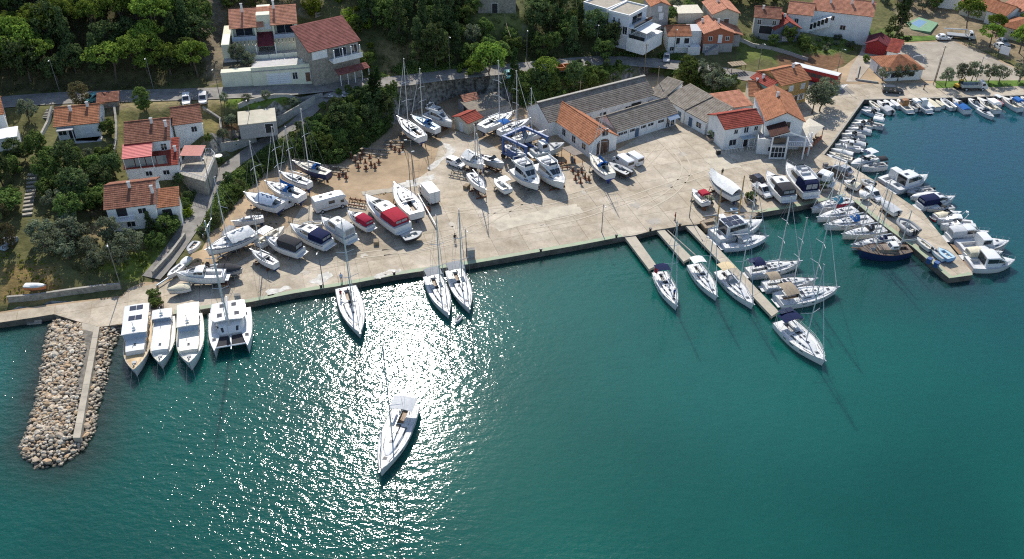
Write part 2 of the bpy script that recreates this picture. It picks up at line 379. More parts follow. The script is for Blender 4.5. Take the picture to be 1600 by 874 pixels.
def water_material():
 m = bpy.data.materials.new('sea_water'); m.use_nodes = True; n = m.node_tree.nodes; l = m.node_tree.links; b = n['Principled BSDF']
 b.inputs['Roughness'].default_value = 0.075; b.inputs['IOR'].default_value = 1.33
 tc = n.new('ShaderNodeTexCoord')
 big = n.new('ShaderNodeTexNoise'); big.inputs['Scale'].default_value = 0.022; big.inputs['Detail'].default_value = 4; l.new(tc.outputs['Object'], big.inputs['Vector'])
 rp = n.new('ShaderNodeValToRGB'); e = rp.color_ramp.elements
 e[0].position = .34; e[0].color = (.003, .056, .047, 1); e[1].position = .66; e[1].color = (.004, .084, .067, 1)
 l.new(big.outputs[0], rp.inputs[0]); va = n.new('ShaderNodeAttribute'); va.attribute_name = 'bottom'; wn = n.new('ShaderNodeTexNoise'); wn.inputs['Scale'].default_value = .25; wn.inputs['Detail'].default_value = 5; l.new(tc.outputs['Object'], wn.inputs['Vector'])
 wr = n.new('ShaderNodeMath'); wr.operation = 'MULTIPLY_ADD'; wr.inputs[1].default_value = .8; wr.inputs[2].default_value = -.4; l.new(wn.outputs[0], wr.inputs[0]); sp = n.new('ShaderNodeSeparateColor'); l.new(va.outputs['Color'], sp.inputs[0])
 def blend(fac, ca, colr):
  ad_ = n.new('ShaderNodeMath'); ad_.use_clamp = True; l.new(fac, ad_.inputs[0]); mm = n.new('ShaderNodeMath'); mm.operation = 'MULTIPLY'; l.new(wr.outputs[0], mm.inputs[0]); l.new(fac, mm.inputs[1]); l.new(mm.outputs[0], ad_.inputs[1])
  mix = n.new('ShaderNodeMix'); mix.data_type = 'RGBA'; l.new(ad_.outputs[0], mix.inputs[0]); l.new(ca, mix.inputs[6]); mix.inputs[7].default_value = (*colr, 1); return mix.outputs[2]
 c1 = blend(sp.outputs[0], rp.outputs[0], (.010, .098, .085)); c2 = blend(sp.outputs[1], c1, (.018, .032, .026)); c3 = blend(sp.outputs[2], c2, (.007, .056, .082)); l.new(c3, b.inputs['Base Color'])  # last blend paints the sky's blue reflection into the basin's base colour
 b.subsurface_method = 'BURLEY'; b.inputs['Subsurface Weight'].default_value = 1; b.inputs['Subsurface Radius'].default_value = (1, 1, 1); b.inputs['Subsurface Scale'].default_value = 1.4
 def waves(scale, det, sx, sy, rot, rough=.55):
  mp = n.new('ShaderNodeMapping'); mp.inputs['Scale'].default_value = (sx, sy, 1); mp.inputs['Rotation'].default_value = (0, 0, rot); l.new(tc.outputs['Object'], mp.inputs['Vector'])
  t = n.new('ShaderNodeTexNoise'); t.inputs['Scale'].default_value = scale; t.inputs['Detail'].default_value = det; t.inputs['Roughness'].default_value = rough; l.new(mp.outputs[0], t.inputs['Vector']); return t.outputs[0]
 a = waves(.55, 3, 1, 1.7, .35); c = waves(1.7, 2.5, 1, 1.35, -.3)
 g = n.new('ShaderNodeMath'); g.operation = 'MULTIPLY'; g.inputs[1].default_value = .34; l.new(c, g.inputs[0])
 ad = n.new('ShaderNodeMath'); l.new(a, ad.inputs[0]); l.new(g.outputs[0], ad.inputs[1])
 wind = n.new('ShaderNodeTexNoise'); wind.inputs['Scale'].default_value = .035; wind.inputs['Detail'].default_value = 3; l.new(tc.outputs['Object'], wind.inputs['Vector'])
 mr = n.new('ShaderNodeMapRange'); mr.inputs[1].default_value = .35; mr.inputs[2].default_value = .7; mr.inputs[3].default_value = .75; mr.inputs[4].default_value = 1.25; l.new(wind.outputs[0], mr.inputs[0]); wm = n.new('ShaderNodeMath'); wm.operation = 'MULTIPLY'; l.new(mr.outputs[0], wm.inputs[0]); l.new(va.outputs['Alpha'], wm.inputs[1])
 mu = n.new('ShaderNodeMath'); mu.operation = 'MULTIPLY'; l.new(ad.outputs[0], mu.inputs[0]); l.new(wm.outputs[0], mu.inputs[1])
 bp = n.new('ShaderNodeBump'); bp.inputs['Strength'].default_value = 1; bp.inputs['Distance'].default_value = .118; l.new(mu.outputs[0], bp.inputs['Height']); l.new(bp.outputs[0], b.inputs['Normal'])
 return m
def make_sea():
 fx = np.array([230, 320, 500, 1000, 4000.]); ax = np.r_[-fx[::-1], np.arange(-190, 191, 3.), fx]; ay = np.r_[[-3500, -600, -150, -20, 30], np.arange(48, 232, 3.), [260, 400, 1000, 4000]]; X, Y = np.meshgrid(ax, ay)
 yc = Y * CP + CAMZ * SP; U = CX + FPX * X / yc; V = CY + FPX * (CAMZ * CP - Y * SP) / yc
 g = lambda u, v, su, sv: np.exp(-((U - u) / su) ** 2 - ((V - v) / sv) ** 2)
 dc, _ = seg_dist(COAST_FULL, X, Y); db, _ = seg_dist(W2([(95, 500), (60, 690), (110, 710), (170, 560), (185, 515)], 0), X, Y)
 C = np.zeros(X.shape + (4,)); C[..., 0] = np.clip(g(5, 600, 60, 80) + .55 * g(1000, 560, 300, 120) + .4 * g(850, 460, 160, 60) + .35 * g(1200, 640, 200, 120), 0, 1); C[..., 1] = np.clip(np.maximum(1.15 * np.exp(-(db / 5.5) ** 2), .75 * np.exp(-(dc / 3.5) ** 2)) + .35 * g(1380, 440, 160, 50), 0, 1); C[..., 2] = np.clip(g(1500, 230, 200, 110) * .9 + .4 * g(1600, 400, 200, 200), 0, 1); C[..., 3] = np.clip(1.0 - .62 / (1 + np.exp(-(U - 800 + .25 * (V - 560)) / 70.)) + 1.1 * g(950, 885, 120, 40) + .75 * g(965, 425, 50, 22) + 1.7 * g(0, 600, 60, 140) + .5 * g(230, 760, 300, 200) - .38 * g(780, 760, 150, 160), .3, 2.7)  # blue channel: painted sky reflection over the basin, not bed colour; alpha: wave chop
 I = np.arange(X.size).reshape(X.shape); F = np.stack([I[:-1, :-1], I[:-1, 1:], I[1:, 1:], I[1:, :-1]], -1).reshape(-1, 4)
 tag(inst('sea', np_mesh('sea', np.c_[X.ravel(), Y.ravel(), X.ravel() * 0], F, [water_material()], True, {'bottom': ('FLOAT_COLOR', C.reshape(-1, 4))}), (0, 0, 0)), kind='structure')
make_sea()

CONC = mat('concrete', (.475, .413, .325), .85, var=.14, scale=.35, bump=.25, bscale=3, spec=.2, rand=.07)
def conc_mat():
 m = CONC; n = m.node_tree.nodes; l = m.node_tree.links; b = n['Principled BSDF']
 src = b.inputs['Base Color'].links[0].from_socket
 g = n.new('ShaderNodeNewGeometry')
 s = n.new('ShaderNodeTexNoise'); s.inputs['Scale'].default_value = .11; s.inputs['Detail'].default_value = 7; s.inputs['Roughness'].default_value = .7; l.new(g.outputs['Position'], s.inputs['Vector'])
 r = n.new('ShaderNodeValToRGB'); e = r.color_ramp.elements; e[0].position = .36; e[0].color = (.74, .7, .64, 1); e[1].position = .62; e[1].color = (1.12, 1.12, 1.13, 1); l.new(s.outputs[0], r.inputs[0])
 x = n.new('ShaderNodeMix'); x.data_type = 'RGBA'; x.blend_type = 'MULTIPLY'; x.inputs[0].default_value = 1; l.new(src, x.inputs[6]); l.new(r.outputs[0], x.inputs[7])
 s2 = n.new('ShaderNodeTexNoise'); s2.inputs['Scale'].default_value = 1.7; s2.inputs['Detail'].default_value = 9; s2.inputs['Roughness'].default_value = .8; l.new(g.outputs['Position'], s2.inputs['Vector'])
 r2 = n.new('ShaderNodeValToRGB'); e = r2.color_ramp.elements; e[0].position = .3; e[0].color = (.72, .7, .66, 1); e[1].position = .5; e[1].color = (1.02, 1.02, 1.02, 1); l.new(s2.outputs[0], r2.inputs[0])
 y = n.new('ShaderNodeMix'); y.data_type = 'RGBA'; y.blend_type = 'MULTIPLY'; y.inputs[0].default_value = 1; l.new(x.outputs[2], y.inputs[6]); l.new(r2.outputs[0], y.inputs[7])
 l.new(y.outputs[2], b.inputs['Base Color'])
conc_mat()
DIRT = mat('yard_dirt', (.42, .31, .20), .95, var=.22, scale=.16, bump=.4, bscale=2, spec=.1)
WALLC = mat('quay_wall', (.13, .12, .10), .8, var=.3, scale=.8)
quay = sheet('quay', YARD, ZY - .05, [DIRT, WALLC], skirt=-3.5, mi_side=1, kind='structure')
qa = np.array(at(734, 412.7, ZY)[:2]); qb = np.array(at(992, 367.6, ZY)[:2]); qd = (qb - qa) / np.linalg.norm(qb - qa); qn = np.array([-qd[1], qd[0]])
CONC_PX = COAST_PX[:-1] + [(1600, 134), (1560, 132), (1440, 130), (1330, 132), (1262, 132), (1235, 150), (1180, 165), (1120, 205), (1075, 180), (1060, 178), (955, 240), (925, 250), (880, 262), (800, 246), (752, 218), (712, 205), (690, 214), (676, 262),
        (640, 290), (618, 322), (560, 318), (500, 316), (470, 326), (455, 350), (420, 380), (390, 400), (345, 425), (300, 425), (262, 440), (205, 450), (190, 465), (80, 478), (0, 490), (-40, 494)]
CONCP = W2(CONC_PX)
sl = MB(); step = 5.6; rr = random.Random(3)
for i in range(-34, 34):
 for j in range(-9, 22):
  o = qa + qd * (i * step) + qn * (j * step + .35); g_ = .022
  cell = [tuple(o + qd * a + qn * c) for a, c in ((g_, g_), (step - g_, g_), (step - g_, step - g_), (g_, step - g_))]
  p = clip_convex(CONCP, cell)
  if len(p) < 3 or abs(area2(p)) / 2 < .4: continue
  z = ZY + rr.uniform(-.006, .006)
  b = MB(); cxy = np.mean(np.array(p), 0); b.prism([(q[0] - cxy[0], q[1] - cxy[1]) for q in p], -.05, 0)
  c = b.build('concrete_slab', CONC, quay, loc=(cxy[0], cxy[1], z))
# green painted strip along the quay edge
GREENP = mat('green_edge_paint', (.25, .33, .20), .8, var=.3, scale=1.2, c2=(.30, .29, .22))
def strip(name, P, w0, w1, z, m, parent=None, zlist=None, kind=None):
 """a ribbon along a polyline between two offsets to its left"""
 P = np.asarray(P, float); n = len(P); b = MB(); L = []; Rr = []
 for i in range(n):
  d = P[min(i + 1, n - 1)][:2] - P[max(i - 1, 0)][:2]; d = d / (np.linalg.norm(d) + 1e-9); nn = np.array([-d[1], d[0]])
  zz = z if zlist is None else zlist[i] + z
  L.append((*(P[i][:2] + nn * w0), zz)); Rr.append((*(P[i][:2] + nn * w1), zz))
 i0 = b.add(L); i1 = b.add(Rr)
 for i in range(n - 1): b.face((i0 + i, i0 + i + 1, i1 + i + 1, i1 + i))
 o = b.build(name, m, parent)
 if kind: o['kind'] = kind
 return o
for name, a, z_ in (('quay_edge_paint', 8, 19), ('quay_edge_paint', 24, 28), ('quay_edge_paint', 28, 33)):
 strip(name, resample(np.array([(*p, 0) for p in COAST[a:z_]]), 3) if a != 28 else np.array(COAST[a:z_]), .03, .95, ZY + .012, GREENP, quay)
KERBM = mat('quay_coping', (.36, .33, .28), .85, var=.2)
strip('quay_coping', np.array(COAST[39:44]), .03, .45, ZY + .02, KERBM, quay)

ASPH = mat('asphalt', (.27, .25, .225), .9, var=.2, scale=.5, bump=.3, bscale=12, spec=.2)
LINEP = mat('road_paint', (.72, .72, .69), .7, var=.1); FADED = mat('faded_paint', (.50, .46, .39), .9, var=.2)
road = strip('coast_road', ROAD, -3.0, 3.0, 0, ASPH, zlist=ROAD[:, 2], kind='structure')
lane = strip('lane', LANE, -1.8, 1.8, .012, ASPH, zlist=LANE[:, 2], kind='structure')
tx = bpy.data.curves.new('stop_lettering', 'FONT'); tx.body = 'STOP'; tx.size = 2.6; tx.align_x = 'CENTER'
to = bpy.data.objects.new('stop_lettering', tx); col.objects.link(to); p = at(535, 151.5, 8.8); to.location = (p.x, p.y, 8.83); to.rotation_euler = (0, 0, R(4)); to.parent = lane; tx.materials.append(LINEP)
# apron that widens the lane where it meets the road
jp = [at(u, v, z) for u, v, z in ((503, 152, 8.6), (530, 154, 8.72), (566, 143, 8.62), (588, 135.5, 8.4), (560, 133, 8.68), (522, 137, 9.02))]
b = MB(); b.poly([(p.x, p.y, p.z + .05) for p in jp]); b.build('lane_mouth', ASPH, lane)
p0 = at(531, 144.6, 8.88); p1 = at(551, 143, 8.78); b = MB(); d = (p1 - p0).normalized(); q = Vector((-d.y, d.x, 0)) * .35
b.poly([p0 - q, p1 - q, p1 + q, p0 + q]); b.build('stop_line', LINEP, lane)
strip('road_edge_line', ROAD, -2.74, -2.64, .014, FADED, road, zlist=ROAD[:, 2])

# sports court, tennis court, lawns and gardens on the flat by the basin
FLAT = lambda L: W2(L, ZY)
COURT = mat('court_concrete', (.36, .31, .245), .9, var=.16, scale=.25)
court = sheet('sports_court', FLAT([(1412, 68), (1490, 64.5), (1588, 108), (1598, 128), (1444, 126), (1430, 108), (1398, 92)]), ZY + .02, COURT, skirt=ZY - .2, kind='structure')
def line_on(parent, pts, z, wd=.06):
 b = MB()
 for a, c in zip(pts[:-1], pts[1:]):
  a = Vector((a[0], a[1], z)); c = Vector((c[0], c[1], z)); d = (c - a).normalized(); q = Vector((-d.y, d.x, 0)) * wd
  b.poly([a - q, c - q, c + q, a + q])
 b.build('court_line', FADED, parent)
line_on(court, FLAT([(1417, 70), (1486, 67), (1572, 110), (1442, 117)]), ZY + .028); line_on(court, FLAT([(1442, 96), (1536, 92)]), ZY + .028)
cc = at(1486, 94, ZY); line_on(court, [(cc.x + 3.2 * math.cos(t), cc.y + 3.2 * math.sin(t)) for t in np.linspace(0, 6.3, 21)], ZY + .028)
cc = at(1452, 69, ZY); line_on(court, [(cc.x + 4 * math.cos(t), cc.y + 4 * math.sin(t)) for t in np.linspace(3.1, 6.4, 14)], ZY + .028)
tn = sheet('tennis_court', W2([(1416, 36), (1436, 27), (1466, 36), (1454, 50), (1424, 46)], 1.85), 1.85, mat('court_green', (.16, .30, .17), .8, var=.1), skirt=1.2, kind='structure'); PADS.append((W2([(1416, 36), (1436, 27), (1466, 36), (1454, 50), (1424, 46)], 1.85), 1.8)); PADS.append((W2([(1462, 26), (1500, 24), (1545, 34), (1590, 70), (1560, 84), (1500, 58), (1468, 50)], 1.5), 1.45))
sheet('playing_area', W2([(1423, 36.5), (1436, 30), (1449, 34), (1436, 43.5)], 1.86), 1.86, mat('court_blue', (.13, .26, .40), .8, var=.1), tn)
line_on(tn, W2([(1438, 44), (1451, 34.5)], 1.87), 1.872); line_on(tn, W2([(1424, 36.5), (1436, 30.5), (1448, 34)], 1.87), 1.872)
LAWN = mat('lawn', (.12, .20, .04), .95, var=.3, scale=.5, spec=.1)
sheet('lawn', FLAT([(1403, 52), (1462, 56), (1462, 63), (1408, 66)]), ZY + .05, LAWN, skirt=ZY - .3, kind='structure')
sheet('lawn', FLAT([(1462, 127), (1600, 126), (1600, 134.5), (1560, 136), (1500, 137), (1462, 138)]), ZY + .06, LAWN, skirt=ZY - .3, kind='structure')
PATHM = mat('village_paving', (.40, .34, .27), .9, var=.15, scale=.3)
sheet('village_square', FLAT([(1343, 84), (1355, 60), (1408, 62), (1398, 92), (1362, 100), (1340, 128), (1322, 128), (1330, 104)]), ZY + .015, PATHM, kind='structure')
# crossing stripes by the bus
zs = tag(sheet('crossing_surface', FLAT([(1292, 134), (1318, 131), (1336, 146), (1312, 150)]), ZY + .01, ASPH), kind='structure')
for k in range(5):
 u = 1300 + k * 3.2; v = 143 - k * .6
 a = [at(u, v, ZY), at(u + 2, v - .4, ZY), at(u + 12, v - 9, ZY), at(u + 10, v - 8.6, ZY)]
 b = MB(); b.poly([(p.x, p.y, ZY + .022) for p in a]); b.build('crossing_stripe', LINEP, zs)

# finger piers and the beam beside the middle one
FING = mat('pier_concrete', (.42, .37, .29), .85, var=.14, scale=.5, bump=.2)
for k, (P, lab) in enumerate((([(975.5, 370), (992, 367.6), (1026, 415), (1014, 421)], 'short concrete finger pier ending behind the yacht with the red flag'),
    ([(1025, 359.4), (1037, 357.8), (1081, 402), (1068, 409)], 'middle concrete finger pier with a pipe along its side'),
    ([(1071, 353), (1087, 351), (1217, 487), (1206, 494.5)], 'longest concrete finger pier between the two rows of yachts'))):
 Q = W2(P, .95); a = np.array(Q[0]); d = np.array(Q[3]) - a; e = np.array(Q[1]) - a; e2 = np.array(Q[2]) - np.array(Q[3])
 nseg = max(3, int(np.linalg.norm(d) / 5)); root = empty('finger_pier', (a[0], a[1], 0), 0, lab, 'pier', 'finger piers')
 for i in range(nseg):
  t0 = i / nseg + .001; t1 = (i + 1) / nseg - .001; lp = lambda t, s: tuple(d * t + (e * (1 - t) + e2 * t) * s)
  b = MB(); b.prism([lp(t0, 0), lp(t0, 1), lp(t1, 1), lp(t1, 0)][::-1], .45, .95 + rr.uniform(-.008, .008), bottom=True); b.build('deck_slab', FING, root)
 for i in range(nseg + 1):
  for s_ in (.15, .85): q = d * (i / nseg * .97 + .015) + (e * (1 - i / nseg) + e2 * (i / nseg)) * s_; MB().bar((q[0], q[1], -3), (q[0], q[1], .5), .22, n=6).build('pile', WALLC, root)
 if k == 1:
  q0 = e * 1.35; q1 = d * .98 + e2 * 1.5; MB().bar((q0[0], q0[1], .75), (q1[0], q1[1], .75), .13, n=6).build('side_pipe', KERBM, root)

# rock breakwater
BW = W2([(85, 490), (131, 489), (127, 510), (135, 548), (124, 600), (112, 650), (133, 600), (148, 545), (158, 507), (190, 507), (186, 520), (172, 545), (166, 590), (150, 640), (146, 672), (128, 700), (95, 722), (60, 728), (34, 712), (28, 695), (48, 650), (58, 600), (66, 545), (76, 505)], .6)
BWO = W2([(85, 490), (190, 507), (183, 525), (172, 548), (166, 590), (152, 640), (147, 672), (128, 700), (95, 722), (60, 728), (34, 712), (28, 695), (48, 650), (58, 600), (66, 545), (76, 505)], .6)
bwr = empty('breakwater', (BWO[0][0], BWO[0][1], 0), 0, 'rubble stone breakwater with a narrow concrete walkway jutting from the left shore', 'breakwater')
O_ = np.array(BWO[0])
def mound(x, y):
 return min(1.5, .15 + pdist(BWO, x, y) * .42)
bx0, by0 = np.min(np.array(BWO), 0); bx1, by1 = np.max(np.array(BWO), 0)
gx = np.arange(bx0 - 3, bx1 + 3, .9); gy = np.arange(by0 - 3, by1 + 3, .9); MX, MY = np.meshgrid(gx, gy)
ins = inside(BWO, MX, MY); dd, _ = seg_dist(BWO, MX, MY, True); MH = np.where(ins, np.minimum(1.25, dd * .42 - .2), -.2 - dd * .9)
I = np.arange(MX.size).reshape(MX.shape); F = np.stack([I[:-1, :-1], I[:-1, 1:], I[1:, 1:], I[1:, :-1]], -1).reshape(-1, 4)
ROCKG = mat('rock_fill', (.20, .18, .15), .95, var=.3, scale=1.2, bump=.5)
inst('rubble_core', np_mesh('rubble_core', np.c_[MX.ravel() - O_[0], MY.ravel() - O_[1], MH.ravel()], F, [ROCKG], True), (0, 0, 0), parent=bwr)
RCOL = [(.58, .47, .345), (.62, .53, .415), (.50, .395, .285), (.54, .38, .235), (.45, .37, .275), (.66, .585, .47)]
RM = [mat('rock_%d' % i, c, .9, var=.2, scale=2, bump=.5, bscale=5, spec=.2, rand=.15) for i, c in enumerate(RCOL)]
def rock_mesh(seed, s=1.0):
 r = random.Random(seed); t = (1 + 5 ** .5) / 2
 V = [Vector(v).normalized() for v in [(-1, t, 0), (1, t, 0), (-1, -t, 0), (1, -t, 0), (0, -1, t), (0, 1, t), (0, -1, -t), (0, 1, -t), (t, 0, -1), (t, 0, 1), (-t, 0, -1), (-t, 0, 1)]]
 F = [(0, 11, 5), (0, 5, 1), (0, 1, 7), (0, 7, 10), (0, 10, 11), (1, 5, 9), (5, 11, 4), (11, 10, 2), (10, 7, 6), (7, 1, 8), (3, 9, 4), (3, 4, 2), (3, 2, 6), (3, 6, 8), (3, 8, 9), (4, 9, 5), (2, 4, 11), (6, 2, 10), (8, 6, 7), (9, 8, 1)]
 sx, sy, sz = r.uniform(.8, 1.25), r.uniform(.6, 1), r.uniform(.45, .75)
 V = [Vector((v.x * sx, v.y * sy, v.z * sz)) * r.uniform(.78, 1.15) * s for v in V]
 return V, F
RM.append(mat('wet_rock', (.22, .185, .13), .5, var=.3, scale=2, bump=.5, bscale=5)); RMESH = []
for i in range(24):
 V, F = rock_mesh(i); me = bpy.data.meshes.new('rock'); me.from_pydata([tuple(v) for v in V], [], F); me.materials.append(RM[i % 6] if i < 18 else RM[6]); RMESH.append(me)
wk = W2([(147, 510), (155.5, 510), (125, 684), (113.5, 684)], 1.35); spots = []; cells = {}; rr = random.Random(11)
for i in range(34000):
 x = rr.uniform(bx0, bx1); y = rr.uniform(by0, by1); s = rr.choice([.2, .23, .26, .3, .34, .4, .52])
 if not pin(BW, x, y): continue
 if pin(wk, x, y) or pdist(wk, x, y) < s * .8: continue
 ci, cj = int(x // 1.5), int(y // 1.5)
 if any((x - q[0]) ** 2 + (y - q[1]) ** 2 < (.64 * (s + q[2])) ** 2 for a in (-1, 0, 1) for c in (-1, 0, 1) for q in cells.get((ci + a, cj + c), ())): continue
 spots.append((x, y, s)); cells.setdefault((ci, cj), []).append((x, y, s))
spots.sort(key=lambda q: -q[2]); MB_ = [MB() for _ in range(6)]
for k, (x, y, s) in enumerate(spots):
 z = mound(x, y) + rr.uniform(-.15, .2) - .1
 if k < 300:
  o = inst('rock', rr.choice(RMESH[:18] if pdist(BWO, x, y) > .5 else RMESH[18:]), (x - O_[0], y - O_[1], z), rr.uniform(0, 6.3), (s * 1.25,) * 3, bwr); o.rotation_euler.x = rr.uniform(-.4, .4); o.rotation_euler.y = rr.uniform(-.4, .4)
 else:
  V, F = rock_mesh(k, s * 1.25); a = rr.uniform(0, 6.3); c_, s_ = math.cos(a), math.sin(a); b = MB_[0]; i0 = b.add([(v.x * c_ - v.y * s_ + x - O_[0], v.x * s_ + v.y * c_ + y - O_[1], v.z + z) for v in V])
  mi = rr.randrange(6) if pdist(BWO, x, y) > .5 else 6
  for f in F: b.face([i0 + q for q in f], mi)
tag(MB_[0].build('rubble', RM, bwr), kind='stuff')
d = np.array(wk[3]) - np.array(wk[0]); d2 = np.array(wk[2]) - np.array(wk[1])
for i in range(9):
 t0, t1 = i / 9 + .001, (i + 1) / 9 - .001; P = [np.array(wk[0]) + d * t0, np.array(wk[1]) + d2 * t0, np.array(wk[1]) + d2 * t1, np.array(wk[0]) + d * t1]
 b = MB(); b.prism([tuple(p - O_) for p in P][::-1], .2, 1.3 + rr.uniform(-.02, .02)); b.build('walkway_slab', FING, bwr)
rp_ = W2([(131, 489), (158, 489), (150, 512), (141, 535), (136, 547), (128, 540), (127, 510)], ZY)
b = MB(); b.prism([tuple(np.array(p) - O_) for p in (rp_ if area2(rp_) > 0 else rp_[::-1])], -.5, ZY - .02); b.build('ramp', FING, bwr)
st = empty('sea_steps', at(58, 498, 0), R(8), 'small stone steps going down into the water from the left shore path', 'steps')
for k in range(4): MB().box(-1.1, 1.1, -1.5 + k * .38 - .4, -1.5 + k * .38, -1, -.1 + k * .3).build('step', KERBM, st)

# whitish spills and damp patches on the concrete
STAINW = mat('lime_stain', (.60, .57, .51), .9, var=.2, scale=1.2); STAIND = mat('damp_patch', (.30, .265, .215), .6, var=.2, scale=.6)
def patch(pts, m, dz, name, seed):
 g = random.Random(seed); P = W2(pts); out = []
 for a, c in zip(P, P[1:] + P[:1]):
  for k in range(5): t = k / 5; out.append((a[0] + (c[0] - a[0]) * t + g.uniform(-.35, .35), a[1] + (c[1] - a[1]) * t + g.uniform(-.35, .35)))
 sheet(name, out, ZY + dz, m, quay)
for k, (P, m) in enumerate((([(688, 222), (702, 226), (712, 236), (694, 250), (672, 268), (668, 262), (690, 246), (700, 236)], STAINW), ([(636, 283), (676, 272), (680, 278), (664, 288), (628, 294), (622, 288)], STAINW), ([(640, 284), (664, 275), (662, 284), (640, 289)], STAIND),
  ([(484, 440), (510, 424), (520, 430), (500, 446)], STAINW), ([(584, 432), (600, 424), (624, 421), (626, 425), (602, 432), (588, 436)], STAINW), ([(596, 429), (612, 423), (618, 425), (602, 431)], STAIND), ([(565, 300), (600, 296), (628, 290), (630, 294), (606, 302), (568, 306)], FING),
  ([(770, 345), (900, 318), (910, 330), (780, 362)], mat('new_concrete', (.50, .44, .34), .85, var=.16, scale=.5)), ([(1100, 250), (1140, 244), (1160, 262), (1118, 268)], STAINW if False else MATS['new_concrete']), ([(415, 455), (450, 446), (455, 452), (420, 462)], STAINW), *[([(u, v), (u + 9 * s, v - 3 * s), (u + 15 * s, v + 2 * s), (u + 6 * s, v + 5 * s)], STAIND) for u, v, s in ((812, 308, 1), (905, 300, .8), (700, 350, .9), (560, 398, 1), (985, 320, 1.3), (1040, 290, .9), (470, 425, 1), (845, 352, .7), (1010, 345, 1.6), (1060, 240, 1))])):
 patch(P, m, .012 + .004 * (k % 3), 'stain', k)

TRACK = mat('tyre_marks', (.39, .335, .255), .9, var=.25, scale=1.5, c2=(.47, .405, .31))
for P in ([(690, 330), (760, 335), (850, 322), (930, 300), (1000, 270), (1040, 230)], [(820, 360), (900, 345), (980, 318), (1060, 290), (1160, 258), (1230, 250)], [(600, 400), (680, 385), (740, 362), (800, 330), (830, 312)], [(480, 420), (560, 405), (640, 395), (720, 380)], [(1010, 330), (1060, 300), (1080, 260), (1050, 220)]):
 Q = resample(np.array([(*p, 0) for p in W2(P)]), 2)
 for o_ in (0, 1.7): strip('tyre_track', Q, o_, o_ + .28, ZY + .022, TRACK, quay)
# ---------------------------------------------------------------- boats
GEL = mat('white_gelcoat', (.67, .67, .66), .28, var=.05, scale=.8)
GEL2 = mat('cream_gelcoat', (.74, .70, .60), .35, var=.07, scale=.8)
GELG = mat('grey_gelcoat', (.42, .44, .46), .4, var=.08)
DECKW = mat('deck_white', (.62, .62, .61), .5, var=.09, scale=1.5)
DECKC = mat('deck_cream', (.66, .61, .50), .6, var=.1, scale=1.5)
DECKG = mat('deck_grey', (.45, .45, .44), .7, var=.12)
TEAK = mat('teak', (.27, .17, .09), .6, var=.15, scale=3)
WOOD = mat('varnished_wood', (.36, .17, .06), .4, var=.2, scale=2)
NAVYH = mat('navy_hull', (.02, .035, .10), .3, var=.1); BLUEH = mat('blue_hull', (.02, .06, .28), .35, var=.15); BLACKH = mat('black_hull', (.03, .03, .035), .35, var=.1)
REDH = mat('red_hull', (.45, .05, .06), .4, var=.1); PALEB = mat('pale_blue_hull', (.42, .58, .70), .4, var=.08); LTBLUE = mat('light_blue_hull', (.16, .36, .62), .4, var=.08); MINT = mat('mint_hull', (.50, .66, .56), .45, var=.1)
ANTIB = mat('antifouling_blue', (.03, .06, .17), .8, var=.25); ANTIK = mat('antifouling_dark', (.05, .05, .055), .85, var=.3); ANTIR = mat('antifouling_red', (.22, .05, .04), .85, var=.25)
GLASS = mat('dark_glass', (.02, .025, .03), .08, var=0, spec=.8)
ALU = mat('mast_alloy', (.62, .63, .64), .35, .3, var=.05); STEEL = mat('steel_rail', (.6, .6, .6), .3, .6, var=0); WIRE = mat('rigging_wire', (.28, .28, .29), .5, .3, var=0)
BLK = mat('black_plastic', (.025, .025, .028), .45, var=.1); SOLAR = mat('solar_cells', (.015, .022, .05), .15, var=.15, scale=8); GREYP = mat('grey_plastic', (.3, .31, .32), .5, var=.1)
RUST = mat('rusty_steel', (.20, .085, .045), .9, var=.35, scale=5); STAND = mat('grey_stand', (.22, .21, .19), .8, var=.25)
BLUEST = mat('blue_steel', (.03, .095, .27), .5, var=.15); RUBBER = mat('rubber', (.02, .02, .02), .9, var=.1); TIMB = mat('old_timber', (.30, .23, .15), .9, var=.2)
def cloth(n, c): return mat(n, c, .9, var=.1, scale=2.5, bump=.4, bscale=3, spec=.15)
CL = {'navy': cloth('navy_canvas', (.010, .017, .06)), 'blue': cloth('blue_canvas', (.03, .13, .38)), 'grey': cloth('grey_canvas', (.27, .28, .29)), 'dark': cloth('charcoal_canvas', (.045, .045, .05)), 'beige': cloth('beige_canvas', (.60, .48, .30)),
  'taupe': cloth('taupe_canvas', (.30, .245, .18)), 'white': cloth('white_canvas', (.74, .74, .72)), 'cream': cloth('cream_canvas', (.66, .60, .45)), 'red': cloth('red_canvas', (.36, .025, .045)), 'maroon': cloth('maroon_canvas', (.33, .02, .05)),
  'bluegrey': cloth('blue_grey_canvas', (.35, .42, .52)), 'ltgrey': cloth('pale_grey_canvas', (.52, .53, .54)), 'teal': cloth('teal_canvas', (.03, .24, .38))}

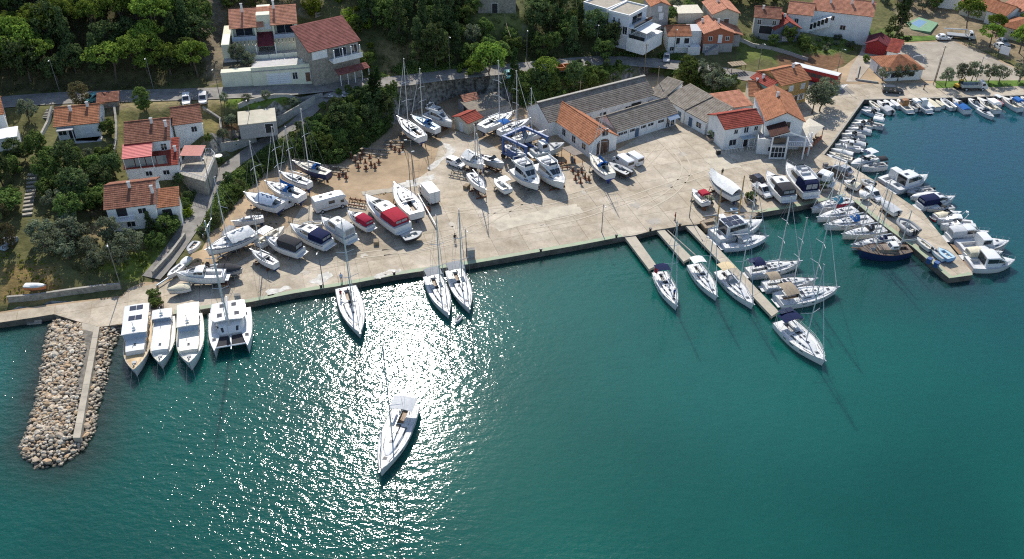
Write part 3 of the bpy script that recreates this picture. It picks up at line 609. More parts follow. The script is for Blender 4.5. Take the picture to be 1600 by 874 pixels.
class Hull:
 def __init__(s, L, B, fb, bowr=1.3, stern=.8, tm=.42, pw=2.1, rake=.06, draft=.5, cut=.9, wlf=.88):
  s.__dict__.update(L=L, B=B, fb=fb, bowr=bowr, stern=stern, tm=tm, pw=pw, rake=rake, draft=draft, wlf=wlf)
 def w(s, t):
  return s.B / 2 * max(.012, (1 - (1 - s.stern) * ((s.tm - t) / s.tm) ** 2) if t < s.tm else (1 - ((t - s.tm) / (1 - s.tm)) ** s.pw))
 def zs(s, t): return s.fb * (1 + (s.bowr - 1) * max(0, (t - .1) / .9) ** 1.8)
 def x(s, t): return -s.L / 2 + s.L * t
 def sec(s, t, under=False):
  w = s.w(t); z = s.zs(t); f = s.wlf * (1 - .45 * t ** 3); rk = s.rake * s.L * t ** 5
  if not under: rows = [(1, z), (f * .3 + .72, z * .5), (f, -.12)]
  else: rows = [(f, -.12), (f * .78, -s.draft * .62), (.02, -s.draft * (1 - .55 * t ** 4))]
  return [(s.x(t) - rk * (1 - max(zz, -s.draft * .5) / z), w * ff, zz) for ff, zz in rows]
 def build(s, root, hm, dm, bm=None, cockpit=None, rail=None, stripe=None, nst=13):
  ts = list(np.linspace(0, 1, nst)); b = MB()
  S = [s.sec(t) for t in ts]
  b.loft([[(x, -y, z) for x, y, z in q[::-1]] for q in S], cap=(False, False)); b.loft([[(x, y, z) for x, y, z in q] for q in S], cap=(False, False))
  q = S[0]; b.poly([(x, -y, z) for x, y, z in q] + [(x, y, z) for x, y, z in q[::-1]])
  h = b.build('hull', hm, root, smooth=40)
  if bm:
   b = MB(); S = [s.sec(t, True) for t in ts]
   b.loft([[(x, -y, z) for x, y, z in q[::-1]] + [(x, y, z) for x, y, z in q[1:]] if False else [(x, -y, z) for x, y, z in q[::-1]] for q in S], cap=(False, False)); b.loft(S, cap=(False, False))
   q = S[0]; b.poly([(x, -y, z) for x, y, z in q] + [(x, y, z) for x, y, z in q[::-1]]); b.build('hull_bottom', bm, root, smooth=40)
  cs = []
  tt = sorted(set([0.004] + ts[1:-1] + [.985]))
  if cockpit:
   c0, c1, cw, cd = cockpit; tt = sorted([t for t in tt if abs(t - c0) > .02 and abs(t - c1) > .02] + [c0, c0 + .002, c1, c1 + .002])
  secs = []
  for t in tt:
   w = max(s.w(t) - .03, .004); z = s.zs(t) - .02; x = s.x(t); inn = cockpit and c0 + .001 < t < c1 + .001
   wc = min(w * .85, s.B / 2 * cw) if cockpit else w * .6; zf = z - cd if inn else z + .05
   half = [(x, w, z), (x, wc, z + .04), (x, wc * .98, zf), (x, 0, zf + (.03 if not inn else 0))]
   secs.append([(a, -y, c) for a, y, c in half[:3]] + [half[3]] + [half[2], half[1], half[0]])
  b = MB(); b.loft(secs, cap=(False, False)); b.build('deck', dm, root, smooth=30)
  b = MB()
  for sg in (-1, 1): b.tube([(s.x(t), sg * (s.w(t) - .005), s.zs(t)) for t in ts], .045, 4)
  b.tube([(s.x(0), -s.w(0), s.zs(0)), (s.x(0), s.w(0), s.zs(0))], .045, 4)
  b.build('rub_rail', rail or GREYP, root)
  if stripe:
   b = MB()
   for sg in (-1, 1):
    P = []
    for t in ts[:-1]:
     q = s.sec(t); a, c = Vector(q[0]), Vector(q[1]); p0 = a.lerp(c, .28); p1 = a.lerp(c, .5); P.append([(p0.x, sg * (p0.y + .012), p0.z), (p1.x, sg * (p1.y + .012), p1.z)])
    b.loft(P if sg > 0 else [q[::-1] for q in P], cap=(False, False))
   b.build('hull_stripe', stripe, root)
  return h
class Cabin:
 """lofted deckhouse: stations (x, half width at foot, half width at top, z foot, z top)"""
 def __init__(s, st): s.st = st
 def build(s, root, m, name='cabin', cam=.06):
  b = MB(); b.loft([[(x, -wb, zb), (x, -wt, zt), (x, -wt * .5, zt + cam), (x, wt * .5, zt + cam), (x, wt, zt), (x, wb, zb)] for x, wb, wt, zb, zt in s.st]); return b.build(name, m, root, smooth=25)
 def lerp(s, q):
  i = min(int(q), len(s.st) - 2); f = q - i; return [a + (b - a) * f for a, b in zip(s.st[i], s.st[i + 1])]
 def side(s, root, q0, q1, f0=.3, f1=.85, name='side_window', m=None, n=3):
  for sg in (-1, 1):
   A = []
   for k in range(n):
    x, wb, wt, zb, zt = s.lerp(q0 + (q1 - q0) * k / (n - 1)); A.append([(x, sg * (wb + (wt - wb) * f + .015), zb + (zt - zb) * f) for f in (f0, f1)])
   b = MB(); b.loft(A if sg < 0 else [a[::-1] for a in A], cap=(False, False)); b.build(name, m or GLASS, root)
 def top(s, root, q0, q1, k=.85, name='windscreen', m=None, split=1, off=.02, cam=.06):
  for i in range(split):
   x, wb, wt, zb, zt = s.lerp(q0); x2, wb2, wt2, zb2, zt2 = s.lerp(q1); L = -k + 2 * k * i / split + .03; H = -k + 2 * k * (i + 1) / split - .03
   nx, nz = (zt - zt2), (x2 - x); ln = math.hypot(nx, nz) or 1; ox, oz = nx / ln * off, nz / ln * off
   c = lambda y, w: cam * min(1, max(0, (1 - abs(y) / w) / .5))
   b = MB(); q = [(x + ox, wt * L, zt + oz + c(wt * L, wt)), (x2 + ox, wt2 * L, zt2 + oz + c(wt2 * L, wt2)), (x2 + ox, wt2 * H, zt2 + oz + c(wt2 * H, wt2)), (x + ox, wt * H, zt + oz + c(wt * H, wt))]
   b.poly(q); b.build(name, m or GLASS, root)
def arch(root, x0, x1, w, z0, z1, m, name='bimini', crown_=.22, frame=True, zdeck=None, n=7, drop=0.0, thick=.04):
 b = MB(); secs = []
 for i in range(5):
  t = i / 4; x = x0 + (x1 - x0) * t; zz = z0 + (z1 - z0) * t + .05 * math.sin(math.pi * t)
  secs.append([(x, -w + 2 * w * k / (n - 1), zz - crown_ * ((2 * k / (n - 1) - 1) ** 2) - (drop if k in (0, n - 1) else 0)) for k in range(n)])
 b.loft([q[::-1] for q in secs], cap=(False, False)); b.loft([[(x, y, z - thick) for x, y, z in q] for q in secs], cap=(False, False))
 o = b.build(name, m, root, smooth=50)
 if frame and zdeck is not None:
  f = MB()
  for x, z in ((x0, z0), (x1, z1)):
   xm = (x0 + x1) / 2
   for sg in (-1, 1): f.bar((xm + (x - xm) * .3, sg * w * 1.0, zdeck), (x, sg * w, z - crown_ - drop), .025, n=4)
  f.build(name + '_frame', STEEL, root)
 return o
def sprayhood(root, x0, x1, w, z, h, m):
 b = MB(); secs = []
 for t, hh, ww in ((0, .98, .92), (.35, 1.0, .95), (.75, .72, 1.0), (1.0, .05, .9)):
  x = x0 + (x1 - x0) * t; secs.append([(x, -w * ww, z), (x, -w * ww * .92, z + h * hh * .7), (x, -w * .5, z + h * hh), (x, w * .5, z + h * hh), (x, w * ww * .92, z + h * hh * .7), (x, w * ww, z)])
 b.loft(secs, cap=(False, False)); b.build('sprayhood', m, root, smooth=50)
 b = MB(); a, c = secs[1], secs[2]
 for k in (1, 2, 3):
  p = [Vector(a[k]).lerp(Vector(c[k]), .35), Vector(a[k + 1]).lerp(Vector(c[k + 1]), .35), Vector(a[k + 1]).lerp(Vector(c[k + 1]), .9), Vector(a[k]).lerp(Vector(c[k]), .9)]
  b.poly([v + Vector((.03, 0, .025)) for v in p][::-1])
 b.build('sprayhood_window', GREYP, root)
def rails(H, root, h=.6, t0=.06, t1=.97, bow=True, name='guard_rail', r=.016):
 b = MB(); ts = np.linspace(t0, t1, 9)
 for sg in (-1, 1):
  P = [(H.x(t), sg * max(H.w(t) - .1, .05), H.zs(t)) for t in ts]
  for p in P: b.bar(p, (p[0], p[1], p[2] + h), r, n=3)
  for hh in (h, h * .55): b.tube([(p[0], p[1], p[2] + hh) for p in P], r * .8, 3)
 b.build(name, STEEL, root)
def placed(bow, stern, z):
 a = at(*bow, z); b = at(*stern, z); d = a - b; return (a + b) / 2, math.atan2(d.y, d.x), Vector((d.x, d.y, 0)).length
def outboard(root, x, y, z, m=BLK, s=1.0, name='outboard_motor'):
 b = MB(); b.loft([[(x - .55 * s, y - .18 * s, z + .1 * s), (x - .55 * s, y - .14 * s, z + .62 * s), (x - .55 * s, y + .14 * s, z + .62 * s), (x - .55 * s, y + .18 * s, z + .1 * s)], [(x + .05, y - .2 * s, z + .1 * s), (x + .05, y - .16 * s, z + .7 * s), (x + .05, y + .16 * s, z + .7 * s), (x + .05, y + .2 * s, z + .1 * s)]])
 b.box(x - .38 * s, x - .12 * s, y - .08 * s, y + .08 * s, z - .75 * s, z + .12 * s); b.build(name, m, root)
def hatch(root, x, y, z, l=.5, w=.5, name='hatch'):
 b = MB(); b.box(x - l / 2, x + l / 2, y - w / 2, y + w / 2, z - .03, z + .04); h = b.build(name, GREYP, root)
 b = MB(); b.box(x - l / 2 + .05, x + l / 2 - .05, y - w / 2 + .05, y + w / 2 - .05, z + .042, z + .055); b.build('hatch_pane', GLASS, h)
def cradle(root_loc, rz, label, L, B, zb, group='boat cradles in the yard', m=None, sail=True):
 """props and beams under a boat on the hard; local z=0 is the ground, zb the underside of the bilge"""
 e = empty('boat_cradle', root_loc, rz, label, 'cradle', group); m = m or rnd.choice([RUST, STAND, STAND])
 ys = B * .36; b = MB()
 for x in (-L * .22, L * .2): b.box(x - .12, x + .12, -ys - .2, ys + .2, 0, .2)
 b.box(-L * .3, L * .3, -.14, .14, .2, .38); b.build('base_beam', m, e)
 for x in (-L * .24, 0, L * .22):
  for sg in (-1, 1):
   p = MB(); p.bar((x, sg * (ys + .25), 0), (x, sg * ys * .92, zb), .07, n=5); p.box(x - .2, x + .2, sg * ys * .92 - .15, sg * ys * .92 + .15, zb - .04, zb + .03); p.build('prop', m, e)
 return e
AFLOAT = 'boats moored afloat'
def sailboat(bow, stern, label, land=False, B=None, fb=None, hull=None, deck=None, bimini=None, spray=None, cover=None, boom='white', mast=1.32, mt=.56, zg=ZY, stripe=None, teak=False, solar=0, group='sailing yachts on their berths', furl=True, spr=2, tarp=None, flag=None, bottom=None, dinghy=None, Lmul=1.0, tarp_t=(.08, .56), name='sailing_yacht', keelh=1.5, cradle_label=None):
 for it in range(2):
  z = (zg + .45 + keelh + 1.0 if land else (fb or 1.15)); loc, rz, L = placed(bow, stern, z)
 L *= Lmul; B = B or L * .30; fb = fb or .6 + L * .045
 H = Hull(L, B, fb, 1.22, .86 if not land else .72, .4, 2.0, .035, .5); base = zg + .45 + keelh if land else 0
 root = empty(name, (loc.x, loc.y, base), rz, label, 'sailing boat', group if not land else 'sailing boats laid up in the yard')
 ck = (.07, .34, .24, .42); H.build(root, hull or GEL, deck or DECKW, bottom or (rnd.choice([ANTIB, ANTIK, ANTIB]) if land else None), ck, stripe=stripe)
 x = H.x; zd = lambda t: H.zs(t)
 cw = B * .31
 cb = Cabin([(x(.33), cw, cw * .86, zd(.33) - .02, zd(.33) + .36), (x(.5), cw, cw * .84, zd(.5) - .02, zd(.5) + .36), (x(.66), cw * .78, cw * .6, zd(.66) - .02, zd(.66) + .28), (x(.78), cw * .36, cw * .22, zd(.78) - .02, zd(.78) + .05)])
 cb.build(root, deck or DECKW, 'coachroof'); cb.side(root, .15, 1.5, .25, .8, 'coachroof_window'); cb.side(root, 1.65, 2.2, .3, .75, 'coachroof_window')
 if L > 9:
  hatch(root, x(.60), 0, zd(.6) + .36, .5, .5); hatch(root, x(.47), .35, zd(.47) + .43, .45, .4); hatch(root, x(.82), 0, zd(.82) + .07, .55, .55); hatch(root, x(.47), -.35, zd(.47) + .43, .45, .4)
 else: hatch(root, x(.62), 0, zd(.62) + .34, .45, .45)
 if teak or L > 9:
  b = MB()
  for sg in (-1, 1): b.box(x(.09), x(.32), sg * B * .15 - .22 * 1, sg * B * .15 + .22, zd(.2) - .16, zd(.2) - .09)
  b.build('cockpit_bench', TEAK if teak else DECKG, root)
  b = MB()
  for sg in ((-1, 1) if L > 11 else (0,)):
   c = Vector((x(.13), sg * B * .17, zd(.13) + .28)); P = [c + Vector((.06 * math.sin(a), .38 * math.cos(a), .38 * math.sin(a))) for a in np.linspace(0, 6.283, 11)]; b.tube(P, .025, 4); b.bar(c, c - Vector((0, 0, .7)), .07, n=5)
  b.build('steering_wheel', BLK, root)
 b = MB(); b.box(x(.08), x(.33), -B * .12, B * .12, zd(.2) - .42, zd(.2) - .39); b.build('cockpit_sole', TEAK if teak or L > 11 else DECKG, root)
 b = MB(); b.box(x(.325), x(.345), -.4, .4, zd(.33) - .3, zd(.33) + .38); b.box(x(.345), x(.41), -.42, .42, zd(.35) + .36, zd(.35) + .45); b.build('companionway', GLASS, root)
 b = MB()
 for sg in (-1, 1):
  for t in (.24, .3, .36): b.bar((x(t), sg * B * .3, zd(t) + .02), (x(t), sg * B * .3, zd(t) + .2), .09, .07, 6)
 b.build('winch', STEEL, root)
 if L > 9:
  b = MB()
  for sg in (-1, 1): b.tube([(x(.36), sg * B * .1, zd(.4) + .43), (x(.54), sg * B * .06, zd(.5) + .43)], .03, 4); b.bar((x(.66), sg * B * .3, zd(.66) + .03), (x(.86), sg * B * .16, zd(.86) + .03), .03, n=4)
  b.bar((x(.38), -B * .28, zd(.4) + .45), (x(.38), B * .28, zd(.4) + .45), .05, n=4); b.build('running_rigging', BLK, root)
  if not land:
   for sg in (-1, 1):
    for t0, t1 in ((.3, .37), (.45, .53), (.64, .7)):
     A = []
     for t in np.linspace(t0, t1, 3): q = H.sec(t); u_, w_ = Vector(q[0]), Vector(q[1]); A.append([tuple(Vector((v.x, sg * (v.y + .012), v.z))) for v in (u_.lerp(w_, .35), u_.lerp(w_, .65))])
     b = MB(); b.loft(A, cap=(False, False)); b.build('hull_window', GLASS, root)
 rails(H, root, .6)
 b = MB(); t_ = .985; b.box(x(.93), x(1) + .25, -.08, .08, zd(1) - .02, zd(1) + .09); b.build('bow_roller', STEEL, root)
 if not land:
  b = MB(); b.box(x(0) - .55, x(0) - .02, -B * .28, B * .28, .22, .34); b.build('swim_platform', deck or DECKW, root)
 if mast:
  mh = mast * L; mx_ = x(mt); zm = zd(mt) + .3; top = zm + mh; rk = -.012 * mh
  b = MB(); b.bar((mx_, 0, zm - .35), (mx_ + rk, 0, top), .105, .075, 7); m_ = b.build('mast', ALU, root)
  b = MB(); b.bar((mx_ + rk, 0, top), (mx_ + rk, 0, top + .5), .015, n=3); b.box(mx_ + rk - .3, mx_ + rk + .12, -.05, .05, top, top + .07); b.build('masthead', GREYP, m_)
  for k in range(spr):
   zz = zm + mh * (.38 + .27 * k if spr == 2 else .55); sw = B * (.40 - .05 * k); b = MB(); mxx = mx_ + rk * (zz - zm) / mh
   for sg in (-1, 1): b.bar((mxx, 0, zz), (mxx - sw * .35, sg * sw, zz + .05), .05, .04, 4)
   b.build('spreader', GEL, root)
  b = MB(); bl = L * .36; zb_ = zm + .95; b.bar((mx_ - .1, 0, zb_), (mx_ - bl, 0, zb_ + .15), .085, n=6); bo = b.build('boom', ALU, root)
  if cover:
   b = MB(); secs = []
   for t, hh, ww in ((0, .75, .17), (.2, .5, .19), (.6, .34, .17), (1, .16, .1)):
    xx = mx_ - .1 - (bl - .1) * t; z0 = zb_ + .15 * t; secs.append([(xx, -ww, z0 - .04), (xx, -ww * .7, z0 + hh * .6), (xx, 0, z0 + hh), (xx, ww * .7, z0 + hh * .6), (xx, ww, z0 - .04)])
   b.loft([q[::-1] for q in secs]); b.build('sail_cover', CL[cover], bo, smooth=60)
  b = MB(); wr = .016
  for sg in (-1, 1):
   y0 = sg * (H.w(mt - .03) - .12); z1 = zm + mh * .38 if spr == 2 else zm + mh * .55; sw = B * .40; mxx = mx_ + rk * .4
   b.tube([(mx_ - .3, y0, zd(mt)), (mxx - sw * .35, sg * sw, z1), (mx_ + rk * .7 - (sw * .3 if spr == 2 else 0), sg * B * .28 if spr == 2 else 0, zm + mh * (.65 if spr == 2 else .97)), (mx_ + rk, 0, top - .3)], wr, 3)
   b.bar((mx_, y0, zd(mt)), (mxx, sg * .08, z1), wr, n=3)
  b.bar((x(.01), 0, zd(0)), (mx_ + rk, 0, top), wr, n=3); b.build('rigging', WIRE, root)
  b = MB(); b.bar((x(.97), 0, zd(.97)), (mx_ + rk + .1, 0, zm + mh * .95), .07 if furl else .018, .03 if furl else .014, 5); b.build('furled_genoa' if furl else 'forestay', rnd.choice([CL['white'], CL['ltgrey'], CL['bluegrey']]) if furl else WIRE, root)
 if spray: sprayhood(root, x(.30), x(.43), B * .30, zd(.36) + .2, 1.05, CL[spray])
 if bimini: arch(root, x(.035), x(.245), B * .40, zd(.1) + 2.0, zd(.2) + 2.1, CL[bimini], zdeck=zd(.1), crown_=.28)
 if solar:
  for k in range(solar):
   b = MB(); yy = (k - (solar - 1) / 2) * B * .3; b.box(x(.0) - .25, x(.0) + .75, yy - B * .14, yy + B * .14, zd(0) + 2.12, zd(0) + 2.16); b.build('solar_panel', SOLAR, root)
  b = MB()
  for sg in (-1, 1): b.bar((x(.01), sg * B * .36, zd(0)), (x(0) + .1, sg * B * .34, zd(0) + 2.1), .03, n=4)
  b.bar((x(0) + .1, -B * .34, zd(0) + 2.1), (x(0) + .1, B * .34, zd(0) + 2.1), .03, n=4); b.build('stern_arch', STEEL, root)
 if tarp:
  b = MB(); zb_ = zd(.4) + 1.3; secs = []
  for t in np.linspace(*tarp_t, 8):
   w = H.w(t) * .96; j = .12 * math.sin(t * 40); secs.append([(x(t), -w, zd(t) + .35 + j), (x(t), -w * .5, zd(t) + .95 - j), (x(t), 0, zd(t) + 1.3 + j), (x(t), w * .5, zd(t) + .95 + j), (x(t), w, zd(t) + .35 - j)])
  b.loft([q[::-1] for q in secs], cap=(False, False)); b.build('tarpaulin', CL[tarp], root, smooth=50)
 if flag:
  b = MB(); fx = x(.3); b.bar((fx, -B * .47, zd(.3)), (fx, -B * .47, zd(.3) + 2.6), .02, n=4); fl = b.build('flag_staff', STEEL, root)
  b = MB(); b.loft([[(fx - .05 - 1.1 * t, -B * .47 + .12 * math.sin(t * 5), zd(.3) + 1.5 - .15 * t), (fx - .05 - 1.1 * t, -B * .47 + .12 * math.sin(t * 5), zd(.3) + 2.5 - .2 * t)] for t in np.linspace(0, 1, 6)], cap=(False, False)); b.build('flag', mat('flag_red', (.6, .02, .03), .8, var=.05), fl)
 if land:
  b = MB(); kx = x(.45); b.loft([[(kx - .9, -.1, -.5), (kx - .9, .1, -.5), (kx + 1.1, .1, -.42), (kx + 1.1, -.1, -.42)], [(kx - .75, -.13, -.5 - keelh), (kx - .75, .13, -.5 - keelh), (kx + .75, .13, -.5 - keelh), (kx + .75, -.13, -.5 - keelh)]], closed=True); b.build('keel', ANTIK, root)
  b = MB(); b.box(x(.05), x(.05) + .5, -.06, .06, -1.4, -.15); b.build('rudder', bottom or ANTIB, root)
  if cradle_label: cradle((loc.x, loc.y, zg), rz, cradle_label, L, B, .45 + keelh - .32)
 return root
def motorboat(bow, stern, label, land=False, style='cruiser', B=None, fb=None, hull=None, deck=None, canopy=None, cover=None, fly=False, motor=None, stripe=None, zg=ZY, h=1.3, aft=.36, fore=.78, rail=True, cat='motor boat', group=None, name=None, bottom=None, solar=0, roof=None, arch_=False, lift=.55, cradle_label=None, platform=True, teak=False, wind=True, zx=0.0):
 small = style in ('open', 'cover', 'dinghy', 'rib', 'cuddy'); deck = deck or (rnd.choice([DECKW, DECKG, DECKC, DECKG]) if small else None)
 f0 = fb or (.75 if small else 1.05); base = zg + .5 + lift if land else zx
 loc, rz, L = placed(bow, stern, base + f0)
 fb = fb or (.32 + L * .06 if small else .55 + L * .065); B = B or (L * .36 if small else L * .34 + .1)
 if style in ('dinghy',): fb = min(fb, .5)
 H = Hull(L, B, fb, 1.25 if small else 1.35, .88, .38, 2.3 if not style == 'rib' else 3.2, .05, .45)
 root = empty(name or ('small_boat' if small else 'motor_cruiser'), (loc.x, loc.y, base), rz, label, cat, group or ('motor boats laid up in the yard' if land else 'motor boats moored in the harbour'))
 hm = hull or GEL; dm = deck or DECKW; x = H.x; zd = H.zs; bm = (bottom or rnd.choice([ANTIB, ANTIK, ANTIB])) if land else None
 if style in ('open', 'dinghy', 'rib'): ck = (.07, .72, .40, fb * .62)
 elif style == 'cover': ck = None
 elif style == 'cuddy': ck = (.06, .46, .38, fb * .55)
 else: ck = (.06, aft, .38, fb * .5)
 H.build(root, hm, dm, bm, ck, stripe=stripe, rail=rail_m(style))
 if style == 'rib':
  b = MB(); P = [(x(t), H.w(t), zd(t)) for t in np.linspace(0, .97, 10)]; P2 = [(a, -y, z) for a, y, z in P][::-1]; b.tube(P + [(x(1.0), 0, zd(1))] + P2, B * .105, 8); b.build('inflatable_tube', hm, root, smooth=60)
 if style in ('open', 'dinghy', 'cuddy', 'rib'):
  for t in ((.22, .5) if style != 'cuddy' else (.14,)):
   b = MB(); w = H.w(t) * .82; b.box(x(t) - .18, x(t) + .18, -w, w, zd(t) - .3, zd(t) - .22); b.build('bench', TEAK if style == 'dinghy' or teak else DECKC, root)
 if style in ('open', 'rib') and wind:
  c = Cabin([(x(.40), B * .16, B * .14, zd(.4) - fb * .6, zd(.4) + .35), (x(.5), B * .17, B * .15, zd(.5) - fb * .6, zd(.5) + .5), (x(.55), B * .15, B * .12, zd(.5) - fb * .6, zd(.5) + .1)]); c.build(root, deck or DECKW, 'console'); c.top(root, 1.05, 1.95, .9)
 if style == 'cuddy':
  c = Cabin([(x(.46), B * .38, B * .33, zd(.5) - .05, zd(.5) + .42), (x(.62), B * .34, B * .26, zd(.62) - .05, zd(.62) + .36), (x(.84), B * .14, B * .07, zd(.84) - .05, zd(.84) + .06)]); c.build(root, DECKW, 'cuddy'); c.side(root, .2, 1.1, .35, .8)
  w2 = Cabin([(x(.36), B * .36, B * .30, zd(.4), zd(.4) + .6), (x(.47), B * .37, B * .31, zd(.45), zd(.5) + .85), (x(.58), B * .30, B * .25, zd(.5) + .38, zd(.5) + .44)]);
  b = MB(); st = w2.st; b.poly([(st[1][0], -st[1][2], st[1][4]), (st[2][0], -st[2][2], st[2][4]), (st[2][0], st[2][2], st[2][4]), (st[1][0], st[1][2], st[1][4])]);
  for sg in (-1, 1): b.poly([(st[0][0], sg * st[0][1], zd(.4)), (st[2][0], sg * st[2][2], st[2][4]), (st[1][0], sg * st[1][2], st[1][4]), (st[0][0], sg * st[0][2], st[0][4])])
  b.build('windscreen', GLASS, root)
 if style == 'cover' or cover and small:
  t0, t1 = (.02, .93) if style == 'cover' else (.05, .6); b = MB(); secs = []
  for t in np.linspace(t0, t1, 8):
   w = H.w(t) * 1.01; hh = (.28 + .25 * math.sin(math.pi * min(1, (t - t0) / (t1 - t0) * 1.05))) * (B / 2.2) + .04 * math.sin(t * 37); secs.append([(x(t), -w - .02, zd(t) - .12), (x(t), -w, zd(t) + .05), (x(t), -w * .5, zd(t) + hh * .75), (x(t), 0, zd(t) + hh), (x(t), w * .5, zd(t) + hh * .75), (x(t), w, zd(t) + .05), (x(t), w + .02, zd(t) - .12)])
  b.loft([q[::-1] for q in secs], cap=(False, False)); b.poly(secs[0]); b.build('boat_cover', CL[cover or 'white'], root, smooth=55)
 if style in ('cruiser', 'pilot', 'fly', 'sport'):
  hh = h * (.7 if style == 'sport' else 1); zt = zd(aft) + hh; W = B * .39
  fdeck = Cabin([(x(.60), W * .97, W * .82, zd(.6) - .03, zd(.6) + .34), (x(.75), W * .72, W * .52, zd(.75) - .03, zd(.75) + .26), (x(.91), W * .22, W * .1, zd(.9) - .03, zd(.9) + .03)])
  fdeck.build(root, dm, 'foredeck_cabin'); fdeck.side(root, .15, 1.2, .3, .8); hatch(root, x(.74), 0, zd(.74) + .35, .5, .5)
  if style == 'sport': c = Cabin([(x(aft + .02), W, W * .86, zd(aft) - .03, zd(aft) + .25), (x(aft + .16), W, W * .86, zd(aft) - .03, zt - .1), (x(.64), W * .9, W * .7, zd(.6), zd(.6) + .36)])
  elif style == 'pilot': c = Cabin([(x(aft), W * .9, W * .84, zd(aft) - .03, zt + .35), (x(aft + .18), W * .92, W * .84, zd(.5) - .03, zt + .4), (x(aft + .24), W * .9, W * .74, zd(.55), zd(.55) + .45)])
  else: c = Cabin([(x(aft), W, W * .88, zd(aft) - .03, zt), (x(.52), W, W * .86, zd(.5) - .03, zt + .04), (x(.57), W * .98, W * .8, zd(.55) - .03, zt - .1), (x(fore), W * .72, W * .48, zd(fore - .05) - .03, zd(fore - .05) + .28)])
  c.build(root, roof or GEL, 'deckhouse')
  if style == 'cruiser' or style == 'fly': c.side(root, .12, 1.0, .42, .86); c.side(root, 1.15, 2.6, .45, .82); c.top(root, 2.08, 2.7, .86, split=2); b_ = MB(); q = c.st[0]; b_.poly([(q[0] - .02, -q[2] * .8, q[3] + .1), (q[0] - .02, -q[2] * .8, q[4] - .1), (q[0] - .02, q[2] * .8, q[4] - .1), (q[0] - .02, q[2] * .8, q[3] + .1)]); b_.build('cabin_door', GLASS, root)
  elif style == 'pilot': c.side(root, .1, .92, .45, .88); c.top(root, 1.12, 1.9, .84, split=2)
  else: c.top(root, 1.1, 1.85, .86, split=2); c.side(root, .6, 1.7, .55, .9)
  if (style == 'cruiser' and L > 8): hatch(root, x(aft + .1), .0, zt + .07, .9, .7, 'roof_hatch')
  if fly or style == 'fly':
   f = Cabin([(x(aft - .16), W * .9, W * .95, zt + .02, zt + .42), (x(.42), W * .92, W * .95, zt + .06, zt + .62), (x(.54), W * .7, W * .62, zt + .02, zt + .55), (x(.59), W * .55, W * .4, zt - .04, zt + .1)])
   b = MB(); ins_ = lambda q, d: (q[0], q[1] - d, q[2] - d, q[3], q[4])
   for sg in (-1, 1):
    b.loft([[(q[0], sg * q[1], q[3]), (q[0], sg * q[2], q[4]), (q[0], sg * (q[2] - .1), q[4]), (q[0], sg * (q[1] - .1), q[3] + .05)][::sg] for q in f.st])
   q = f.st[2]; b.box(q[0] - .06, q[0] + .05, -q[2], q[2], q[3], q[4]); b.box(f.st[0][0], q[0], -W * .85, W * .85, zt + .02, zt + .1); b.build('flybridge', GEL, root)
   b = MB(); b.box(x(aft + .0), x(aft + .05), -W * .6, W * .6, zt + .1, zt + .5); b.box(x(aft + .12), x(aft + .17), -W * .6, W * .2, zt + .1, zt + .6); b.build('flybridge_seat', CL['ltgrey'], root)
   b = MB(); b.poly([(q[0] - .02, -q[2] * .9, q[4]), (q[0] + .15, -q[2] * .85, q[4]), (q[0] - .1, -q[2] * .8, q[4] + .35), (q[0] - .25, -q[2] * .85, q[4] + .35)][:3]); b.poly([(q[0] + .05, -q[2] * .9, q[4]), (q[0] + .05, q[2] * .9, q[4]), (q[0] - .22, q[2] * .8, q[4] + .35), (q[0] - .22, -q[2] * .8, q[4] + .35)]); b.build('flybridge_windscreen', GLASS, root)
  if arch_ or style == 'fly':
   b = MB(); xa = x(aft - .08); za = zt + (.1 if style != 'fly' else .35)
   for sg in (-1, 1): b.bar((xa + .35, sg * W * .98, za - .3), (xa - .2, sg * W * .85, za + .75), .07, .06, 5)
   b.bar((xa - .2, -W * .86, za + .75), (xa - .2, W * .86, za + .75), .07, n=5); b.box(xa - .35, xa + .02, -.22, .22, za + .8, za + 1.0); b.build('radar_arch', GEL, root)
 if roof is not None and style in ('cuddy', 'open'): arch(root, x(.1), x(.48), B * .4, zd(.2) + 1.75, zd(.4) + 1.8, roof, 'hardtop', .06, True, zd(.2), thick=.08)
 if canopy:
  tall = 1.75 if small else max(1.2, h * 1.02) + (.25 if style == 'sport' else 0); a0 = .035; a1 = .40 if small else aft + (.17 if style == 'sport' else .02)
  b = MB(); secs = []
  for t, k in ((a0, .86), (a0 + .05, 1.0), (a1 - .03, 1.02), (a1, .98)):
   w = H.w(t) * .9 if not small else B * .4; z = zd(.2) + tall * k; lo = zd(t) + (.1 if not small else tall * .7); secs.append([(x(t), -w, lo), (x(t), -w * .88, z - .18), (x(t), -w * .45, z), (x(t), w * .45, z), (x(t), w * .88, z - .18), (x(t), w, lo)])
  b.loft([q[::-1] for q in secs], cap=(not small, False)) if False else b.loft(secs, cap=(not small, False)); cn = b.build('canopy', CL[canopy], root, smooth=30)
  if not small:
   q = secs[0]; b = MB(); w = abs(q[1][1]); zz0 = q[0][2] + .35; zz1 = q[1][2] - .05
   if zz1 - zz0 > .15:
    for i in range(2): b.poly([(x(a0) - .02, -w * .8 + w * .82 * i, zz0), (x(a0) - .02, -w * .06 + w * .82 * i, zz0), (x(a0) - .02, -w * .06 + w * .82 * i, zz1), (x(a0) - .02, -w * .8 + w * .82 * i, zz1)][::-1])
    b.build('canopy_window', GREYP, cn)
  else:
   b = MB()
   for t in (a0 + .03, a1 - .03):
    for sg in (-1, 1): b.bar((x(t), sg * B * .4, zd(t)), (x(t), sg * B * .38, zd(.2) + tall * .85), .022, n=4)
   b.build('canopy_frame', STEEL, cn)
